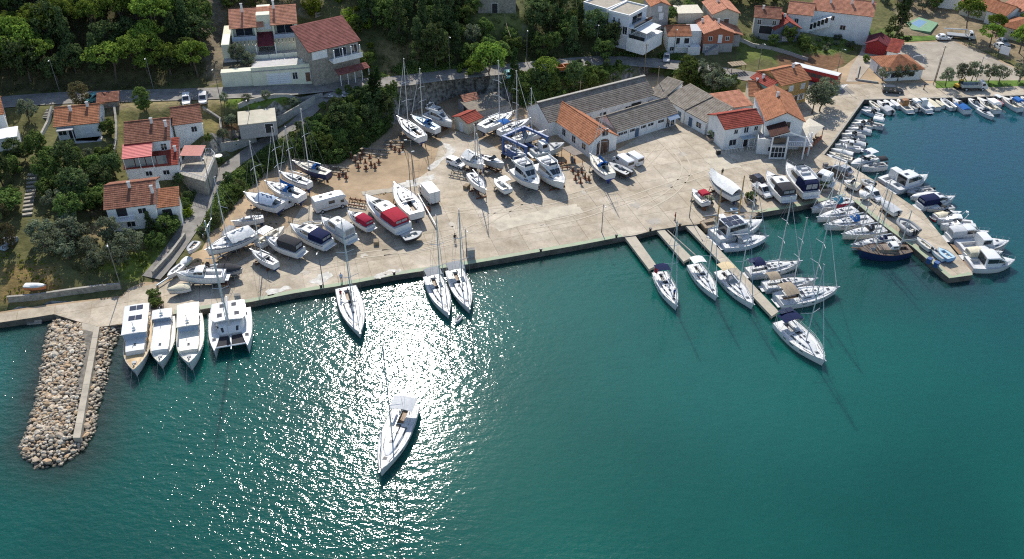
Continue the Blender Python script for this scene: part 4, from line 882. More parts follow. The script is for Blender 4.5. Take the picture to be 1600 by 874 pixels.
 if rail and not small:
  b = MB(); P = []
  for sg in (-1, 1):
   Q = [(x(t), sg * max(.05, H.w(t) - .1), zd(t)) for t in np.linspace(.5, .99, 6)]
   for p in Q: b.bar(p, (p[0], p[1], p[2] + .62), .018, n=3)
   b.tube([(p[0], p[1], p[2] + .62) for p in Q], .02, 4)
  b.build('bow_rail', STEEL, root)
 if solar:
  for k in range(solar):
   zz = zd(aft) + (h if not small else 1.8) + .12; b = MB(); r_, c_ = k % 2, k // 2; b.box(x(aft) + .2 + c_ * 1.15, x(aft) + 1.2 + c_ * 1.15, (-1 if r_ else .06) * 1.0 * B * .3 + (0 if not r_ else 0), (-1 if r_ else .06) * B * .3 + B * .26, zz, zz + .04); b.build('solar_panel', SOLAR, root)
 if platform and not small: b = MB(); b.box(x(0) - .7, x(0) + .02, -H.w(0) * .9, H.w(0) * .9, .25, .36); b.build('swim_platform', TEAK if teak else DECKW, root)
 if motor:
  for k in range(motor): outboard(root, x(0) - .02, (k - (motor - 1) / 2) * .55, zd(0) - .15, BLK if rnd.random() < .7 else GREYP, .75 if L < 6 else 1.0)
 if land and cradle_label: cradle((loc.x, loc.y, zg), rz, cradle_label, L, B, lift + .18, sail=False)
 return root
def rail_m(style): return BLK if style in ('rib',) else GREYP
# ---------------------------------------------------------------- the fleet
S_, M_ = sailboat, motorboat
S_((593.5, 739), (637, 632), 'lone white yacht under way in the middle of the sun glitter', B=4.2, bimini='ltgrey', cover=None, group='yachts away from the quay', mast=1.25)
S_((563, 523), (540, 449), 'yacht moored stern to at the quay, alone left of the sun glitter, with no awning', cover='dark', B=4.0)
S_((701.6, 492), (674, 430), 'yacht with a grey bimini, left one of the pair in the glitter by the quay', bimini='grey', spray=None, boom='white')
S_((733.8, 484), (709, 421), 'yacht with a grey bimini, right one of the pair in the glitter by the quay', bimini='grey', spray=None)
S_((1058, 479), (1030, 424), 'yacht with navy bimini and a red flag at the end of the short finger pier', bimini='navy', flag=True, stripe=None)
S_((1120.6, 464), (1084, 412), 'yacht with a white bimini at the end of the middle finger pier', bimini='white', spray=None)
S_((1177.7, 477), (1126, 422), 'yacht with a beige bimini and grey sprayhood left of the longest finger pier', bimini='beige', spray='grey', boom='white')
S_((1289, 565), (1223, 500), 'biggest yacht, navy bimini and solar panels, at the tip of the longest finger pier', bimini='navy', solar=2, spray=None, B=4.3)
S_((1252, 409), (1169, 424), 'yacht with navy bimini and one solar panel, right side of the longest finger pier', bimini='navy', solar=1)
S_((1276, 436), (1194, 445), 'yacht with taupe bimini squeezed between the navy bimini yacht and another taupe one', bimini='taupe', cover='grey')
S_((1310, 450.5), (1216, 467), 'yacht with a wide taupe bimini, outermost on the right of the longest finger pier', bimini='taupe', spray=None, B=4.2)
S_((1199, 370), (1128, 379), 'pale blue sided yacht with grey sprayhood beside the motor yacht with solar roof', bimini=None, spray='grey', hull=mat('pale_grey_blue_gelcoat', (.62, .68, .74), .3, var=.05), B=4.0)
M_((1191, 347), (1116, 366), 'white motor yacht whose flat roof carries six dark solar panels', fb=1.5, B=4.6, h=1.9, aft=.16, fore=.66, solar=6, name='motor_yacht')
S_((1268, 326), (1331, 310), 'pier yacht with a teal sprayhood, nearest the quay corner', spray='teal', cover=None, group='yachts along the inner side of the stone pier')
S_((1277, 340), (1337, 325), 'pier yacht with a long red sail cover on its boom', cover='red', group='yachts along the inner side of the stone pier')
S_((1288, 352), (1361, 340), 'pier yacht with blue sprayhood and blue sail bag, third from the quay corner', spray='blue', cover=None, bimini=None, group='yachts along the inner side of the stone pier')
S_((1316, 366), (1382, 355), 'cream pier yacht with charcoal sprayhood', spray='dark', hull=GEL2, group='yachts along the inner side of the stone pier')
S_((1331, 383), (1404, 373), 'pier yacht with a navy blue sprayhood beside the dark wooden ketch', spray='navy', group='yachts along the inner side of the stone pier')

def ketch(bow, stern, label, hm, masts, deckm=TEAK, fb=1.3, B=None, mcol=ALU, mh=(1.25, .8), mr=.1, name='wooden_ketch', rail=WOOD):
 loc, rz, L = placed(bow, stern, fb); B = B or L * .28; H = Hull(L, B, fb, 1.5, .55, .45, 2.0, .09, .6); root = empty(name, (loc.x, loc.y, 0), rz, label, 'sailing boat', 'wooden sailing boats')
 H.build(root, hm, deckm, None, (.05, .22, .3, .4), rail=rail); x, zd = H.x, H.zs
 c = Cabin([(x(.26), B * .28, B * .25, zd(.26), zd(.26) + .55), (x(.46), B * .3, B * .26, zd(.4), zd(.4) + .55), (x(.62), B * .24, B * .2, zd(.6), zd(.6) + .4)]); c.build(root, mat('cabin_wood', (.20, .145, .10), .5, var=.15, scale=3), 'deckhouse'); c.side(root, .1, 1.7, .3, .75)
 c2 = Cabin([(x(.27), B * .24, B * .2, zd(.3) + .5, zd(.3) + 1.15), (x(.38), B * .24, B * .2, zd(.3) + .5, zd(.3) + 1.15), (x(.42), B * .22, B * .17, zd(.3) + .5, zd(.3) + .6)]); c2.build(root, GEL, 'doghouse'); c2.side(root, .1, .9, .35, .85); c2.top(root, 1.1, 1.9, .8)
 hatch(root, x(.7), 0, zd(.7) + .08, .8, .8); rails(H, root, .55)
 for t, m_ in zip(masts, mh):
  h = m_ * L; b = MB(); b.bar((x(t), 0, zd(t) - .1), (x(t) - .02 * h, 0, zd(t) + h), mr * 1.2, mr * .7, 7); mo = b.build('mast', mcol, root)
  b = MB(); b.bar((x(t) - .1, 0, zd(t) + 1.5), (x(t) - L * .27, 0, zd(t) + 1.7), mr * .8, n=6); b.build('boom', mcol, root)
  b = MB(); b.bar((x(t) - .15, 0, zd(t) + 1.68), (x(t) - L * .25, 0, zd(t) + 1.85), .17, .1, 6); b.build('furled_sail', CL['grey'], root)
  b = MB()
  for sg in (-1, 1): b.bar((x(t) - .3, sg * H.w(t), zd(t)), (x(t) - .018 * h, 0, zd(t) + h * .9), .016, n=3); b.bar((x(t) + .3, sg * H.w(t), zd(t)), (x(t) - .012 * h, 0, zd(t) + h * .6), .016, n=3)
  b.bar((x(.99), 0, zd(1)), (x(t) - .02 * h, 0, zd(t) + h), .016, n=3); b.build('rigging', WIRE, root)
 b = MB(); b.bar((x(.93), 0, zd(.95) + .1), (x(1) + L * .12, 0, zd(1) + .4), .09, .06, 6); b.build('bowsprit', rail, root); return root
ketch((1338, 394), (1422, 388), 'dark blue wooden ketch with varnished deck at the pier, lowest of its row', NAVYH, (.66, .2), deckm=mat('dark_deck_wood', (.15, .105, .075), .7, var=.3, scale=2.5), B=3.9)
ketch((1186, 337), (1098, 352), 'old wooden two master with honey coloured masts behind the solar roofed motor yacht', mat('old_wood_hull', (.26, .20, .13), .6, var=.2), (.62, .25), deckm=mat('grey_deck_wood', (.30, .24, .17), .8, var=.2, scale=2), mcol=mat('honey_spar', (.45, .27, .08), .5, var=.15, scale=3), mh=(.78, .62), mr=.13, B=4.2, name='wooden_schooner')

def tour(bow, stern, label, B, fb, roof, deckm, hullm, lower, upper, solar=False, front=None, mastlet=True):
 loc, rz, L = placed(bow, stern, fb * 1.15); H = Hull(L, B, fb, 1.42, .82, .45, 2.6, .05, .6, wlf=.82); root = empty('wooden_excursion_boat', (loc.x, loc.y, 0), rz, label, 'boat', 'excursion boats moored in a row')
 H.build(root, hullm, deckm, None, None, rail=DECKC); x, zd = H.x, H.zs
 a, b_, hl = lower; c = Cabin([(x(a), B * .36, B * .35, zd(a) - .02, zd(a) + hl), (x(b_ - .12), B * .36, B * .35, zd(b_) - .02, zd(.5) + hl), (x(b_), B * .33, B * .32, zd(b_) - .02, zd(.5) + hl - .05)]); c.build(root, GEL if roof != 'cream' else GEL2, 'cabin', .05); c.side(root, .1, .95, .35, .75)
 hatch(root, x(b_ - .1), 0, zd(.5) + hl + .06, .55, .4)
 a, b_, hu, wf = upper; w = B * wf; z0 = zd(.4) + hl; z1 = zd(.3) + hu
 b = MB()
 for t in np.linspace(a + .02, b_ - .03, 4):
  for sg in (-1, 1): b.bar((x(t), sg * w * .9, zd(t)), (x(t), sg * w * .92, z1), .05, n=5)
 b.build('roof_post', GEL, root)
 b = MB(); b.loft([[(x(t), -w, z1), (x(t), -w * .5, z1 + .08), (x(t), w * .5, z1 + .08), (x(t), w, z1), (x(t), w, z1 - .08), (x(t), -w, z1 - .08)] for t in (a, b_)], closed=True); b.build('sun_roof', {'white': GEL, 'cream': GEL2}[roof], root)
 b = MB(); b.poly([(x(b_) - .25, -w * .86, z0 - .1), (x(b_) - .25, w * .86, z0 - .1), (x(b_) - .5, w * .86, z1 - .1), (x(b_) - .5, -w * .86, z1 - .1)]); b.build('wheelhouse_front', front or CL['bluegrey'], root)
 if solar:
  for i in range(2):
   for j in range(2): q = MB(); q.box(x(a) + .4 + i * 2.6, x(a) + 1.5 + i * 2.6, -1.0 + j * 1.02, -.04 + j * 1.02, z1 + .1, z1 + .14); q.build('solar_panel', SOLAR, root)
 if mastlet: b = MB(); b.bar((x(b_) - .9, 0, z1), (x(b_) - .9, 0, z1 + 1.5), .05, n=5); b.bar((x(b_) - .9, -.25, z1 + .35), (x(b_) - .9, .25, z1 + .35), .17, n=8); b.build('radar_mast', GEL, root)
 rails(H, root, .5, .55, .98); b = MB(); b.bar((x(.94), 0, zd(.95)), (x(.94), 0, zd(.95) + .35), .12, n=6); b.box(x(.86), x(.9), -.3, .3, zd(.88), zd(.88) + .25); b.build('windlass', GREYP, root)
 b = MB();
 for sg in (-1, 1): b.bar((x(.97), sg * .3, zd(.97) - .2), (x(1) + 3.2, sg * .8, -.2), .02, n=3)
 b.build('mooring_rope', WIRE, root)
tour((209.5, 581), (219, 494), 'excursion boat with solar panels on its white roof and a wooden foredeck', 4.0, 1.35, 'white', mat('foredeck_wood', (.52, .36, .18), .6, var=.12, scale=3), GEL, (.1, .72, 1.0), (-.02, .52, 2.25, .46), True)
tour((250, 569), (257, 494.5), 'excursion boat with a low white cabin, middle of the three by the breakwater', 3.7, 1.3, 'white', GEL2, GEL, (.16, .8, .95), (.02, .22, 1.75, .40), False)
tour((296, 570), (298, 490), 'excursion boat with a cream flat roof next to the catamaran', 4.1, 1.5, 'cream', GEL2, GEL, (.1, .8, .9), (.0, .46, 2.2, .40), False)
def catamaran(bow, stern, label):
 loc, rz, L = placed(bow, stern, 1.6); B = 6.6; root = empty('sailing_catamaran', (loc.x, loc.y, 0), rz, label, 'catamaran')
 for sg in (-1, 1):
  H = Hull(L, 1.75, 1.5, 1.15, .9, .4, 2.2, .01, .4); hb = Empty_child('float', root, (0, sg * (B / 2 - .85), 0)); tmp = MB(); ts = np.linspace(0, 1, 13); S = [H.sec(t) for t in ts]
  tmp.loft([[(x, -y, z) for x, y, z in q] for q in S], cap=(False, False)); tmp.loft(S, cap=(False, False)); tmp.poly([(x, -y, z) for x, y, z in S[0]] + [(x, y, z) for x, y, z in S[0][::-1]]); tmp.loft([[(H.x(t), -H.w(t), H.zs(t)), (H.x(t), H.w(t), H.zs(t))] for t in ts], cap=(False, False))
  b = bpy.data.objects.new('float', tmp.mesh('float', GEL, 40)); col.objects.link(b); b.location = (0, sg * (B / 2 - .85), 0); b.parent = root; bpy.data.objects.remove(hb)
  hatch(root, H.x(.72), sg * (B / 2 - .85), H.zs(.72) + .03, .7, .6); hatch(root, H.x(.16), sg * (B / 2 - .85), H.zs(.2) + .03, .6, .5)
 x = lambda t: -L / 2 + L * t
 b = MB(); b.prism([(x(.06), -B / 2 + .9), (x(.62), -B / 2 + .9), (x(.62), B / 2 - .9), (x(.06), B / 2 - .9)], .8, 1.52, bottom=True); b.build('bridge_deck', DECKW, root)
 c = Cabin([(x(.2), 2.1, 1.95, 1.5, 3.0), (x(.45), 2.2, 1.95, 1.5, 2.95), (x(.55), 2.0, 1.5, 1.5, 2.5), (x(.62), 1.9, 1.3, 1.5, 1.62)]); c.build(root, GEL, 'saloon'); c.side(root, .1, 1.8, .5, .9); c.top(root, 2.1, 2.75, .95, 'saloon_window')
 b = MB(); b.loft([[(x(t), -w, 3.3), (x(t), -w * .5, 3.42), (x(t), w * .5, 3.42), (x(t), w, 3.3), (x(t), w, 3.18), (x(t), -w, 3.18)] for t, w in ((.02, 2.5), (.2, 2.7), (.44, 2.6), (.5, 2.0))], closed=True); b.build('hardtop', GEL, root, smooth=30)
 for q in ((.12, .9), (.12, -.9), (.36, 1.3), (.36, -1.3)): hatch(root, x(q[0]), q[1], 3.4, 1.0, .8, 'roof_panel')
 for sg in (-1, 1): b = MB(); b.poly([(x(.64), sg * .15, 1.3), (x(.9), sg * .15, 1.3), (x(.9), sg * 2.2, 1.35), (x(.64), sg * 2.2, 1.35)]); b.build('trampoline', CL['dark'], root)
 b = MB(); b.bar((x(.905), -B / 2 + .8, 1.45), (x(.905), B / 2 - .8, 1.45), .13, n=8); b.bar((x(.62), 0, 1.4), (x(1.0), 0, 1.5), .1, n=6); b.build('cross_beam', ALU, root)
 mx_ = x(.54); b = MB(); b.bar((mx_, 0, 2.4), (mx_ - .25, 0, 21.5), .15, .1, 8); b.build('mast', ALU, root)
 b = MB(); b.bar((mx_ - .2, 0, 4.3), (x(.06), 0, 4.6), .13, n=6); b.build('boom', ALU, root)
 b = MB(); b.bar((mx_ - .3, 0, 4.5), (x(.1), 0, 4.75), .26, .16, 6); b.build('sail_bag', CL['ltgrey'], root)
 for z in (9.5, 15.0):
  b = MB()
  for sg in (-1, 1): b.bar((mx_ - .1, 0, z), (mx_ - .5, sg * 1.2, z + .1), .045, n=4)
  b.build('spreader', ALU, root)
 b = MB()
 for sg in (-1, 1): b.tube([(x(.44), sg * 3.1, 1.55), (mx_ - .5, sg * 1.2, 9.6), (mx_ - .25, 0, 20)], .018, 3)
 b.bar((x(.905), 0, 1.5), (mx_ - .2, 0, 20.5), .07, .03, 5); b.build('rigging', CL['ltgrey'], root)
 b = MB(); b.bar((x(.03), -2.2, 2.2), (x(.03), 2.2, 2.2), .05, n=4); b.box(x(0) - 1.5, x(0) - .1, -1.2, 1.2, .9, 1.0); b.build('davit_platform', STEEL, root)
 for sg in (-1, 1):
  b = MB()
  for t in np.linspace(.1, .92, 7): b.bar((x(t), sg * 3.25, 1.55), (x(t), sg * 3.25, 2.2), .016, n=3)
  b.tube([(x(t), sg * 3.25, 2.2) for t in (.1, .92)], .016, 3); b.build('guard_rail', STEEL, root)
def Empty_child(n, p, loc):
 o = bpy.data.objects.new(n, None); col.objects.link(o); o.location = loc; o.parent = p; return o
catamaran((361, 545), (359, 484), 'big white sailing catamaran moored right of the three excursion boats')

# boats on the outer side of the stone pier
G1 = 'boats along the outer side of the stone pier'
M_((1329, 258), (1368, 244), 'white cabin boat under a flat solar panel roof, outer side of the pier', style='cuddy', roof=GEL, solar=2, group=G1, fb=1.0)
M_((1346, 262), (1384, 256), 'white sports boat with a dark grey bimini, second on the outer side of the pier', style='open', canopy='dark', group=G1, fb=1.0, motor=1)
M_((1428, 269), (1378, 282), 'white pilot boat with reddish wooden cockpit behind the large white cruiser', style='pilot', group=G1, teak=True, aft=.3)
M_((1449, 276), (1395, 292), 'large white hardtop cruiser with black roof hatch, biggest at the bend of the pier', style='cruiser', group=G1, h=1.9, aft=.22, B=4.0)
M_((1418, 301), (1458, 295), 'dark inflatable speedboat with black outboard tucked beside the large white cruiser', style='rib', hull=GREYP, deck=DECKG, motor=1, group=G1, cat='inflatable boat')
M_((1422, 308), (1462, 303), 'small white covered motor boat just above the navy canopy cruiser', style='cover', cover='white', group=G1)
M_((1492, 309), (1437, 319), 'cruiser with a boxy navy blue cockpit canopy', style='cruiser', canopy='navy', group=G1, aft=.42)
M_((1448.5, 326), (1489, 321), 'cream cuddy boat directly below the navy canopy cruiser', style='cuddy', hull=GEL2, group=G1)
M_((1503, 331), (1462, 337), 'white boat with a wrinkled cream cockpit cover on the outer pier side', style='cuddy', cover='cream', group=G1)
M_((1452.5, 336), (1463, 341.5), 'tiny red dinghy squeezed at the pier edge', style='dinghy', hull=REDH, group=G1, cat='dinghy', name='dinghy')
M_((1464, 343), (1521, 348), 'white cabin cruiser with a stern arch and pale windows, bow to the pier', style='cruiser', arch_=True, group=G1, h=1.15)
M_((1469, 352), (1524, 353), 'slim white cruiser bow to the pier, half behind the grey topped cruiser', style='sport', group=G1)
M_((1545, 364), (1481, 368), 'white cruiser with a grey cockpit top and dark side windows', style='cruiser', canopy='ltgrey', group=G1, aft=.34, h=1.5, fly=False)
M_((1576, 380), (1499, 384), 'long white lobster boat with varnished trim and a mid cabin', style='pilot', aft=.36, group=G1, teak=True, B=4.0, deck=DECKW, stripe=WOOD)
M_((1567, 395), (1509, 398), 'white cruiser with a cream cockpit tarp beside the lowest boat of the pier', style='cruiser', canopy='cream', group=G1, h=1.1)
M_((1585, 409), (1514, 410), 'big white cruiser with an orange teak bathing platform, last at the pier tip', style='cruiser', h=1.7, group=G1, B=4.4, teak=True, aft=.26)

# west side of the basin, bows to the quay
G2 = 'small boats on the west side of the basin'
for a, b, lab, kw in [((1349, 168), (1372, 171), 'white fibreglass boat right at the inner corner of the basin', dict(style='open', motor=1)), ((1345.5, 172), (1377, 180), 'pale blue sided cabin boat second from the inner basin corner', dict(style='cuddy', motor=1, hull=PALEB)),
 ((1335, 188), (1376, 196), 'boat with a long white box canopy on the west side of the basin', dict(style='cuddy', canopy='white')), ((1330.5, 192.5), (1360, 196), 'narrow white boat just below the white canopy boat', dict(style='cuddy')),
 ((1329, 197), (1351, 200), 'white open boat fifth from the inner basin corner', dict(style='open')), ((1325, 200.5), (1357.5, 205), 'white boat with a pale grey cockpit cover', dict(style='cuddy', cover='ltgrey')),
 ((1320, 205), (1343, 206.5), 'short white open boat above the brown covered one', dict(style='open', wind=False)), ((1314.6, 209.5), (1348, 213.5), 'white boat with a large dark brown grey cover', dict(style='cuddy', cover='grey')),
 ((1315, 216.5), (1339, 217), 'white open boat below the brown grey covered one', dict(style='open')), ((1310.6, 220), (1348, 225), 'white boat with grey cover and a black outboard tilted over the stern', dict(style='cuddy', cover='ltgrey', motor=1)),
 ((1304, 227), (1340, 231), 'boat with a small white wheelhouse on the west side of the basin', dict(style='pilot', fb=.8, h=1.0, rail=False, aft=.3)), ((1298, 233.5), (1329.5, 240), 'slim boat under a white cover, third from the outer basin corner', dict(style='cover', cover='white')),
 ((1295, 238.5), (1328, 247.5), 'white open boat second from the outer basin corner', dict(style='open', motor=1)), ((1291, 242), (1320, 253), 'white boat at the outer corner of the basin below the pier root', dict(style='open', motor=1, wind=False))]:
 b = (a[0] + (b[0] - a[0]) * 1.13, a[1] + (b[1] - a[1]) * 1.13); M_(a, b, lab, group=G2, fb=kw.pop('fb', .7), **kw)
# north side of the basin
G3 = 'small boats along the north quay of the basin'
for a, b, lab, kw in [((1357, 157), (1372, 167), 'open boat with a beige inside, first from the left along the north quay', dict(style='open', hull=GEL2, deck=DECKC, wind=False)), ((1370, 157), (1391, 173), 'white boat under a pale grey tarpaulin, second along the north quay', dict(style='cuddy', cover='ltgrey', motor=1)),
 ((1379, 155.5), (1393, 165), 'white covered boat third along the north quay', dict(style='cover', cover='white')), ((1390, 156), (1404, 165), 'short white covered boat fourth along the north quay', dict(style='cover', cover='white')),
 ((1401, 155), (1420, 170.5), 'old boat with a small varnished wooden cabin', dict(style='pilot', fb=.8, h=1.0, roof=WOOD, rail=False, deck=DECKC)), ((1413, 155), (1433, 168.5), 'white boat with a white front canopy and black outboard at the north quay', dict(style='cuddy', motor=1, canopy='white')),
 ((1429, 155), (1450, 170.5), 'white boat with a hardtop pilot house at the north quay', dict(style='pilot', fb=.8, h=1.1, rail=False)), ((1441, 156), (1455, 167), 'plain white boat right of the hardtop pilot boat', dict(style='cover', cover='white')),
 ((1450, 155), (1464.5, 167), 'boat under a creamy yellow cover at the north quay', dict(style='cover', cover='cream')), ((1461.7, 157), (1473.6, 164.5), 'smaller boat under a cream cover next to the yellowish one', dict(style='cover', cover='cream')),
 ((1470.5, 154.5), (1487.5, 167), 'white inflatable boat with dark outboard at the north quay', dict(style='rib', motor=1)), ((1488.4, 154), (1510, 170.5), 'white cruiser with a bright blue cockpit cover at the north quay', dict(style='cuddy', cover='blue', fb=1.0)),
 ((1512, 153), (1532, 167), 'white cuddy cruiser behind the small boat with red seats', dict(style='cuddy')), ((1526, 152), (1555, 170.5), 'white canopy boat with a dark red inside at the north quay', dict(style='cuddy', canopy='white', fb=.9)),
 ((1540.5, 153.5), (1560.6, 163), 'white hardtop boat left of the small red boat', dict(style='cuddy', roof=GEL)), ((1555, 152.5), (1565, 160.5), 'little red boat tied along the north quay', dict(style='dinghy', hull=REDH, deck=REDH)),
 ((1565, 151.5), (1592, 167), 'cruiser with a deep blue cockpit canopy at the north quay', dict(style='cuddy', canopy='blue', fb=1.0)), ((1577, 151.5), (1597, 162), 'white cabin boat right of the deep blue canopy', dict(style='cuddy')),
 ((1594, 150.5), (1612, 163), 'white motor boat cut by the right edge of the photo', dict(style='cuddy', motor=1)), ((1553, 184), (1532, 171), 'small white boat with red seats moored out in the basin', dict(style='cuddy', teak=True))]:
 b = (a[0] + (b[0] - a[0]) * 1.13, a[1] + (b[1] - a[1]) * 1.13); M_(a, b, lab, group=G3, fb=kw.pop('fb', .75), **kw)
M_((711, 502), (720, 491), 'small grey inflatable tender by the bow of the right glitter yacht', style='rib', hull=CL['ltgrey'], deck=DECKG, cat='dinghy', name='inflatable_tender', group='tenders', wind=False)

# laid up ashore ------------------------------------------------------------------------------------------------------
M_((275, 429), (351, 427), 'white cabin cruiser on props nearest the lower left end of the yard', True, 'cruiser', zg=ZY, h=1.0, lift=.7, cradle_label='props under the lower left cabin cruiser', aft=.4)
M_((306, 419), (340, 413), 'white cuddy boat half hidden behind the lower left cabin cruiser', True, 'cuddy', lift=.4)
M_((379, 420), (338, 417), 'boat wrapped in a charcoal cover on a trailer by the lower left cruiser', True, 'cover', cover='dark', lift=.6, hull=GREYP, cradle_label='trailer frame under the charcoal covered boat', B=2.6)
M_((260.5, 452), (297, 444.5), 'small boat with pale cover standing on the quay in the lower left corner', True, 'cover', cover='cream', lift=.25, B=1.9)
M_((261, 431), (284, 411), 'open white boat with dark inside beside the lane foot', True, 'open', lift=.2, wind=False)
M_((281, 414), (295, 400), 'upturned pale green dinghy hull beside the lane', True, 'cover', cover='white', hull=MINT, lift=-.1, cat='dinghy', name='dinghy', B=1.5)
M_((293, 392), (307, 375), 'small white skiff with two benches lying on the lane verge', True, 'dinghy', lift=-.1, zg=2.6, cat='dinghy', name='skiff', deck=GREYP, B=1.8)
S_((322, 392), (397, 360), 'large white yacht ashore with a white tarpaulin over its boom', True, tarp='white', stripe=NAVYH, cradle_label='props under the tarpaulin covered yacht', spr=1, keelh=1.1, B=4.0)
S_((363, 346), (411, 337), 'small motor sailer ashore behind the tarpaulin covered yacht', True, mast=.0, keelh=.5, cradle_label='stand under the small motor sailer')
M_((346, 372), (362, 352), 'small hull under a grey rumpled canvas on the bank side', True, 'cover', cover='grey', lift=.6)
M_((445, 354), (403, 380), 'white centre console fishing skiff with a small white hood', True, 'open', lift=.3, roof=GEL, rail=False)
M_((414, 372), (470, 391), 'white sports cruiser with a black soft top', True, 'sport', canopy='dark', lift=.5, aft=.36, cradle_label='stand under the black soft top sports cruiser')
S_((392, 390.5), (431, 411), 'small sailing boat on a trailer at the left of the quay', True, keelh=.5, mast=1.15, spr=1, cradle_label='trailer under the small sailing boat', furl=False)
M_((453, 353), (513, 379), 'white cruiser with a navy hull bottom and dark cockpit canopy', True, 'cruiser', canopy='navy', stripe=NAVYH, lift=.5, aft=.34, cradle_label='stand under the dark canopy cruiser')
M_((473, 349), (503, 347), 'grey inflatable with its outboard behind the dark canopy cruiser', True, 'rib', hull=CL['ltgrey'], motor=1, lift=.1, cat='inflatable boat')
M_((502, 342), (549, 371), 'white cruiser with a tall boxy white wheelhouse and clear rear canopy', True, 'cruiser', h=1.8, canopy='ltgrey', lift=.5, aft=.3, cradle_label='stand under the boxy white cruiser')
M_((543, 331), (579, 353), 'small white cruiser with a dark red cockpit canopy', True, 'cruiser', canopy='maroon', lift=.5, h=.9, aft=.42, cradle_label='yellowish stand under the small red canopy cruiser', fb=.9)
M_((571, 309), (630, 355), 'large white cruiser with a bright red cockpit canopy', True, 'cruiser', canopy='red', lift=.6, h=1.3, aft=.34, B=4.1, cradle_label='stand under the large red canopy cruiser')
S_((616, 288), (652, 334), 'white mastless sailing hull with a bowsprit beside the red canopy cruiser', True, mast=0, keelh=.9, B=4.2, cradle_label='stand under the mastless white hull', teak=False)
M_((660, 361), (629, 370), 'low dark workboat stern behind the red canopy cruiser', True, 'open', hull=BLACKH, lift=.3, wind=False, B=2.6)
S_((382, 302), (437, 321), 'sloop ashore with a blue grey boom tent, lowest of the four under the bank', True, tarp='bluegrey', keelh=1.0, spr=1, cradle_label='stand under the blue grey tented sloop', furl=False, B=3.5)
S_((415, 285), (472, 306), 'sloop ashore with two bright blue covers under the bank', True, tarp=None, cover='blue', spray='blue', keelh=1.1, cradle_label='stand under the sloop with blue covers', B=3.6)
S_((437, 269), (484, 286), 'white racing sloop ashore with a bare deck under the bank', True, keelh=1.3, spr=1, stripe=NAVYH, cradle_label='stand under the bare decked racing sloop')
S_((458, 253), (514, 270.5), 'navy hulled sloop ashore with a blue sprayhood, topmost of the four under the bank', True, hull=NAVYH, deck=DECKC, spray='blue', keelh=1.2, spr=1, cradle_label='stand under the navy sloop', bottom=ANTIK, furl=False)
S_((621, 184), (660, 214.5), 'white yacht with teak trim on the far left of the back row', True, teak=True, stripe=NAVYH, keelh=1.4, cradle_label='stand under the teak trimmed yacht', bottom=ANTIB)
S_((642, 181), (684, 201), 'blue decked sloop in the back row, second from the left', True, spray='blue', deck=PALEB, hull=GEL, keelh=1.2, bottom=ANTIK, cradle_label='stand under the blue decked sloop')
M_((707, 193), (667, 176), 'white motor yacht with wheelhouse in the back row', True, 'fly', h=1.4, lift=.6, cradle_label='stand under the back row motor yacht', aft=.25)
S_((802, 176), (752, 198), 'white yacht with a tall mast right of the red roofed hut', True, keelh=1.4, cradle_label='stand under the tall masted white yacht', B=3.9)
S_((829, 186), (780, 205), 'white yacht with a bright blue bimini right of the tall masted one', True, bimini='blue', keelh=1.4, cradle_label='stand under the blue bimini yacht')
S_((852, 205), (802, 217), 'yacht with a blue cockpit tent partly behind the blue boat lift', True, bimini='blue', spray='grey', keelh=1.2, cradle_label='stand under the blue tented yacht', cover='blue')
S_((819, 241), (790, 226), 'small white sailing boat hanging inside the blue boat lift', True, keelh=1.0, mast=1.5, spr=1, furl=False)
M_((882, 225), (832, 237), 'long grey green patrol style boat with a white roof beside the boat lift', True, 'pilot', hull=mat('patrol_grey', (.5, .55, .53), .4), deck=DECKG, aft=.22, h=1.3, lift=.7, B=3.2, cradle_label='stand under the long patrol boat', rail=False)
S_((756, 258), (727, 240), 'high sided white hull with a white tarpaulin left of the small dark motor boat', True, mast=1.2, tarp='white', keelh=1.4, cradle_label='stand under the tarpaulin hull', B=3.4, spr=1)
M_((788, 257), (755, 244), 'open motor boat with dark sides and a white windscreen house', True, 'cuddy', hull=GELG, lift=.7, motor=1, bottom=ANTIK, fb=1.0, cradle_label='stand under the dark sided motor boat')
S_((759, 297), (734, 270), 'grey decked yacht with a tall mast standing in the open yard', True, deck=mat('deck_pale_grey', (.55, .56, .57), .5), keelh=1.5, bottom=ANTIK, cradle_label='stand under the grey decked yacht')
M_((772, 279), (795, 296), 'little white boat with a square white T top', True, 'open', roof=GEL, lift=.6, cradle_label='stand under the little T top boat', B=2.3)
M_((842, 291), (808, 262), 'white flybridge trawler yacht with a white roof, bow to the sea', True, 'fly', h=1.9, lift=.8, B=4.2, aft=.2, fore=.7, cradle_label='stand under the white trawler yacht', roof=GEL)
M_((882, 290), (844, 256), 'big white flybridge yacht with dark wrap round windscreen, bow to the sea', True, 'fly', h=1.6, lift=.7, B=4.3, aft=.22, fore=.74, cradle_label='stand under the big flybridge yacht')
S_((922, 242), (954, 272), 'white and blue hulled sloop with blue covers in front of the orange roofed boathouse', True, hull=GEL, stripe=BLUEH, bottom=mat('bright_antifouling', (.02, .05, .3), .7), spray='blue', cover='blue', deck=DECKC, keelh=1.0, B=3.3, cradle_label='stand under the sloop by the boathouse')
M_((952, 254), (984, 270), 'black open workboat on a trailer between the sloop and the white vans', True, 'open', hull=BLACKH, deck=GREYP, motor=1, lift=.4, cradle_label='trailer under the black workboat', B=2.5)
S_((1108, 272), (1153, 305), 'yacht shrink wrapped completely in white sheeting', True, mast=0, keelh=1.0, B=4.0, tarp='white', tarp_t=(.0, .97), cradle_label='stand under the shrink wrapped yacht', name='wrapped_yacht')
M_((1082, 295), (1104, 316), 'small white boat with a square red bimini on a trailer', True, 'open', canopy='red', lift=.5, cradle_label='trailer under the red bimini boat', B=2.3)
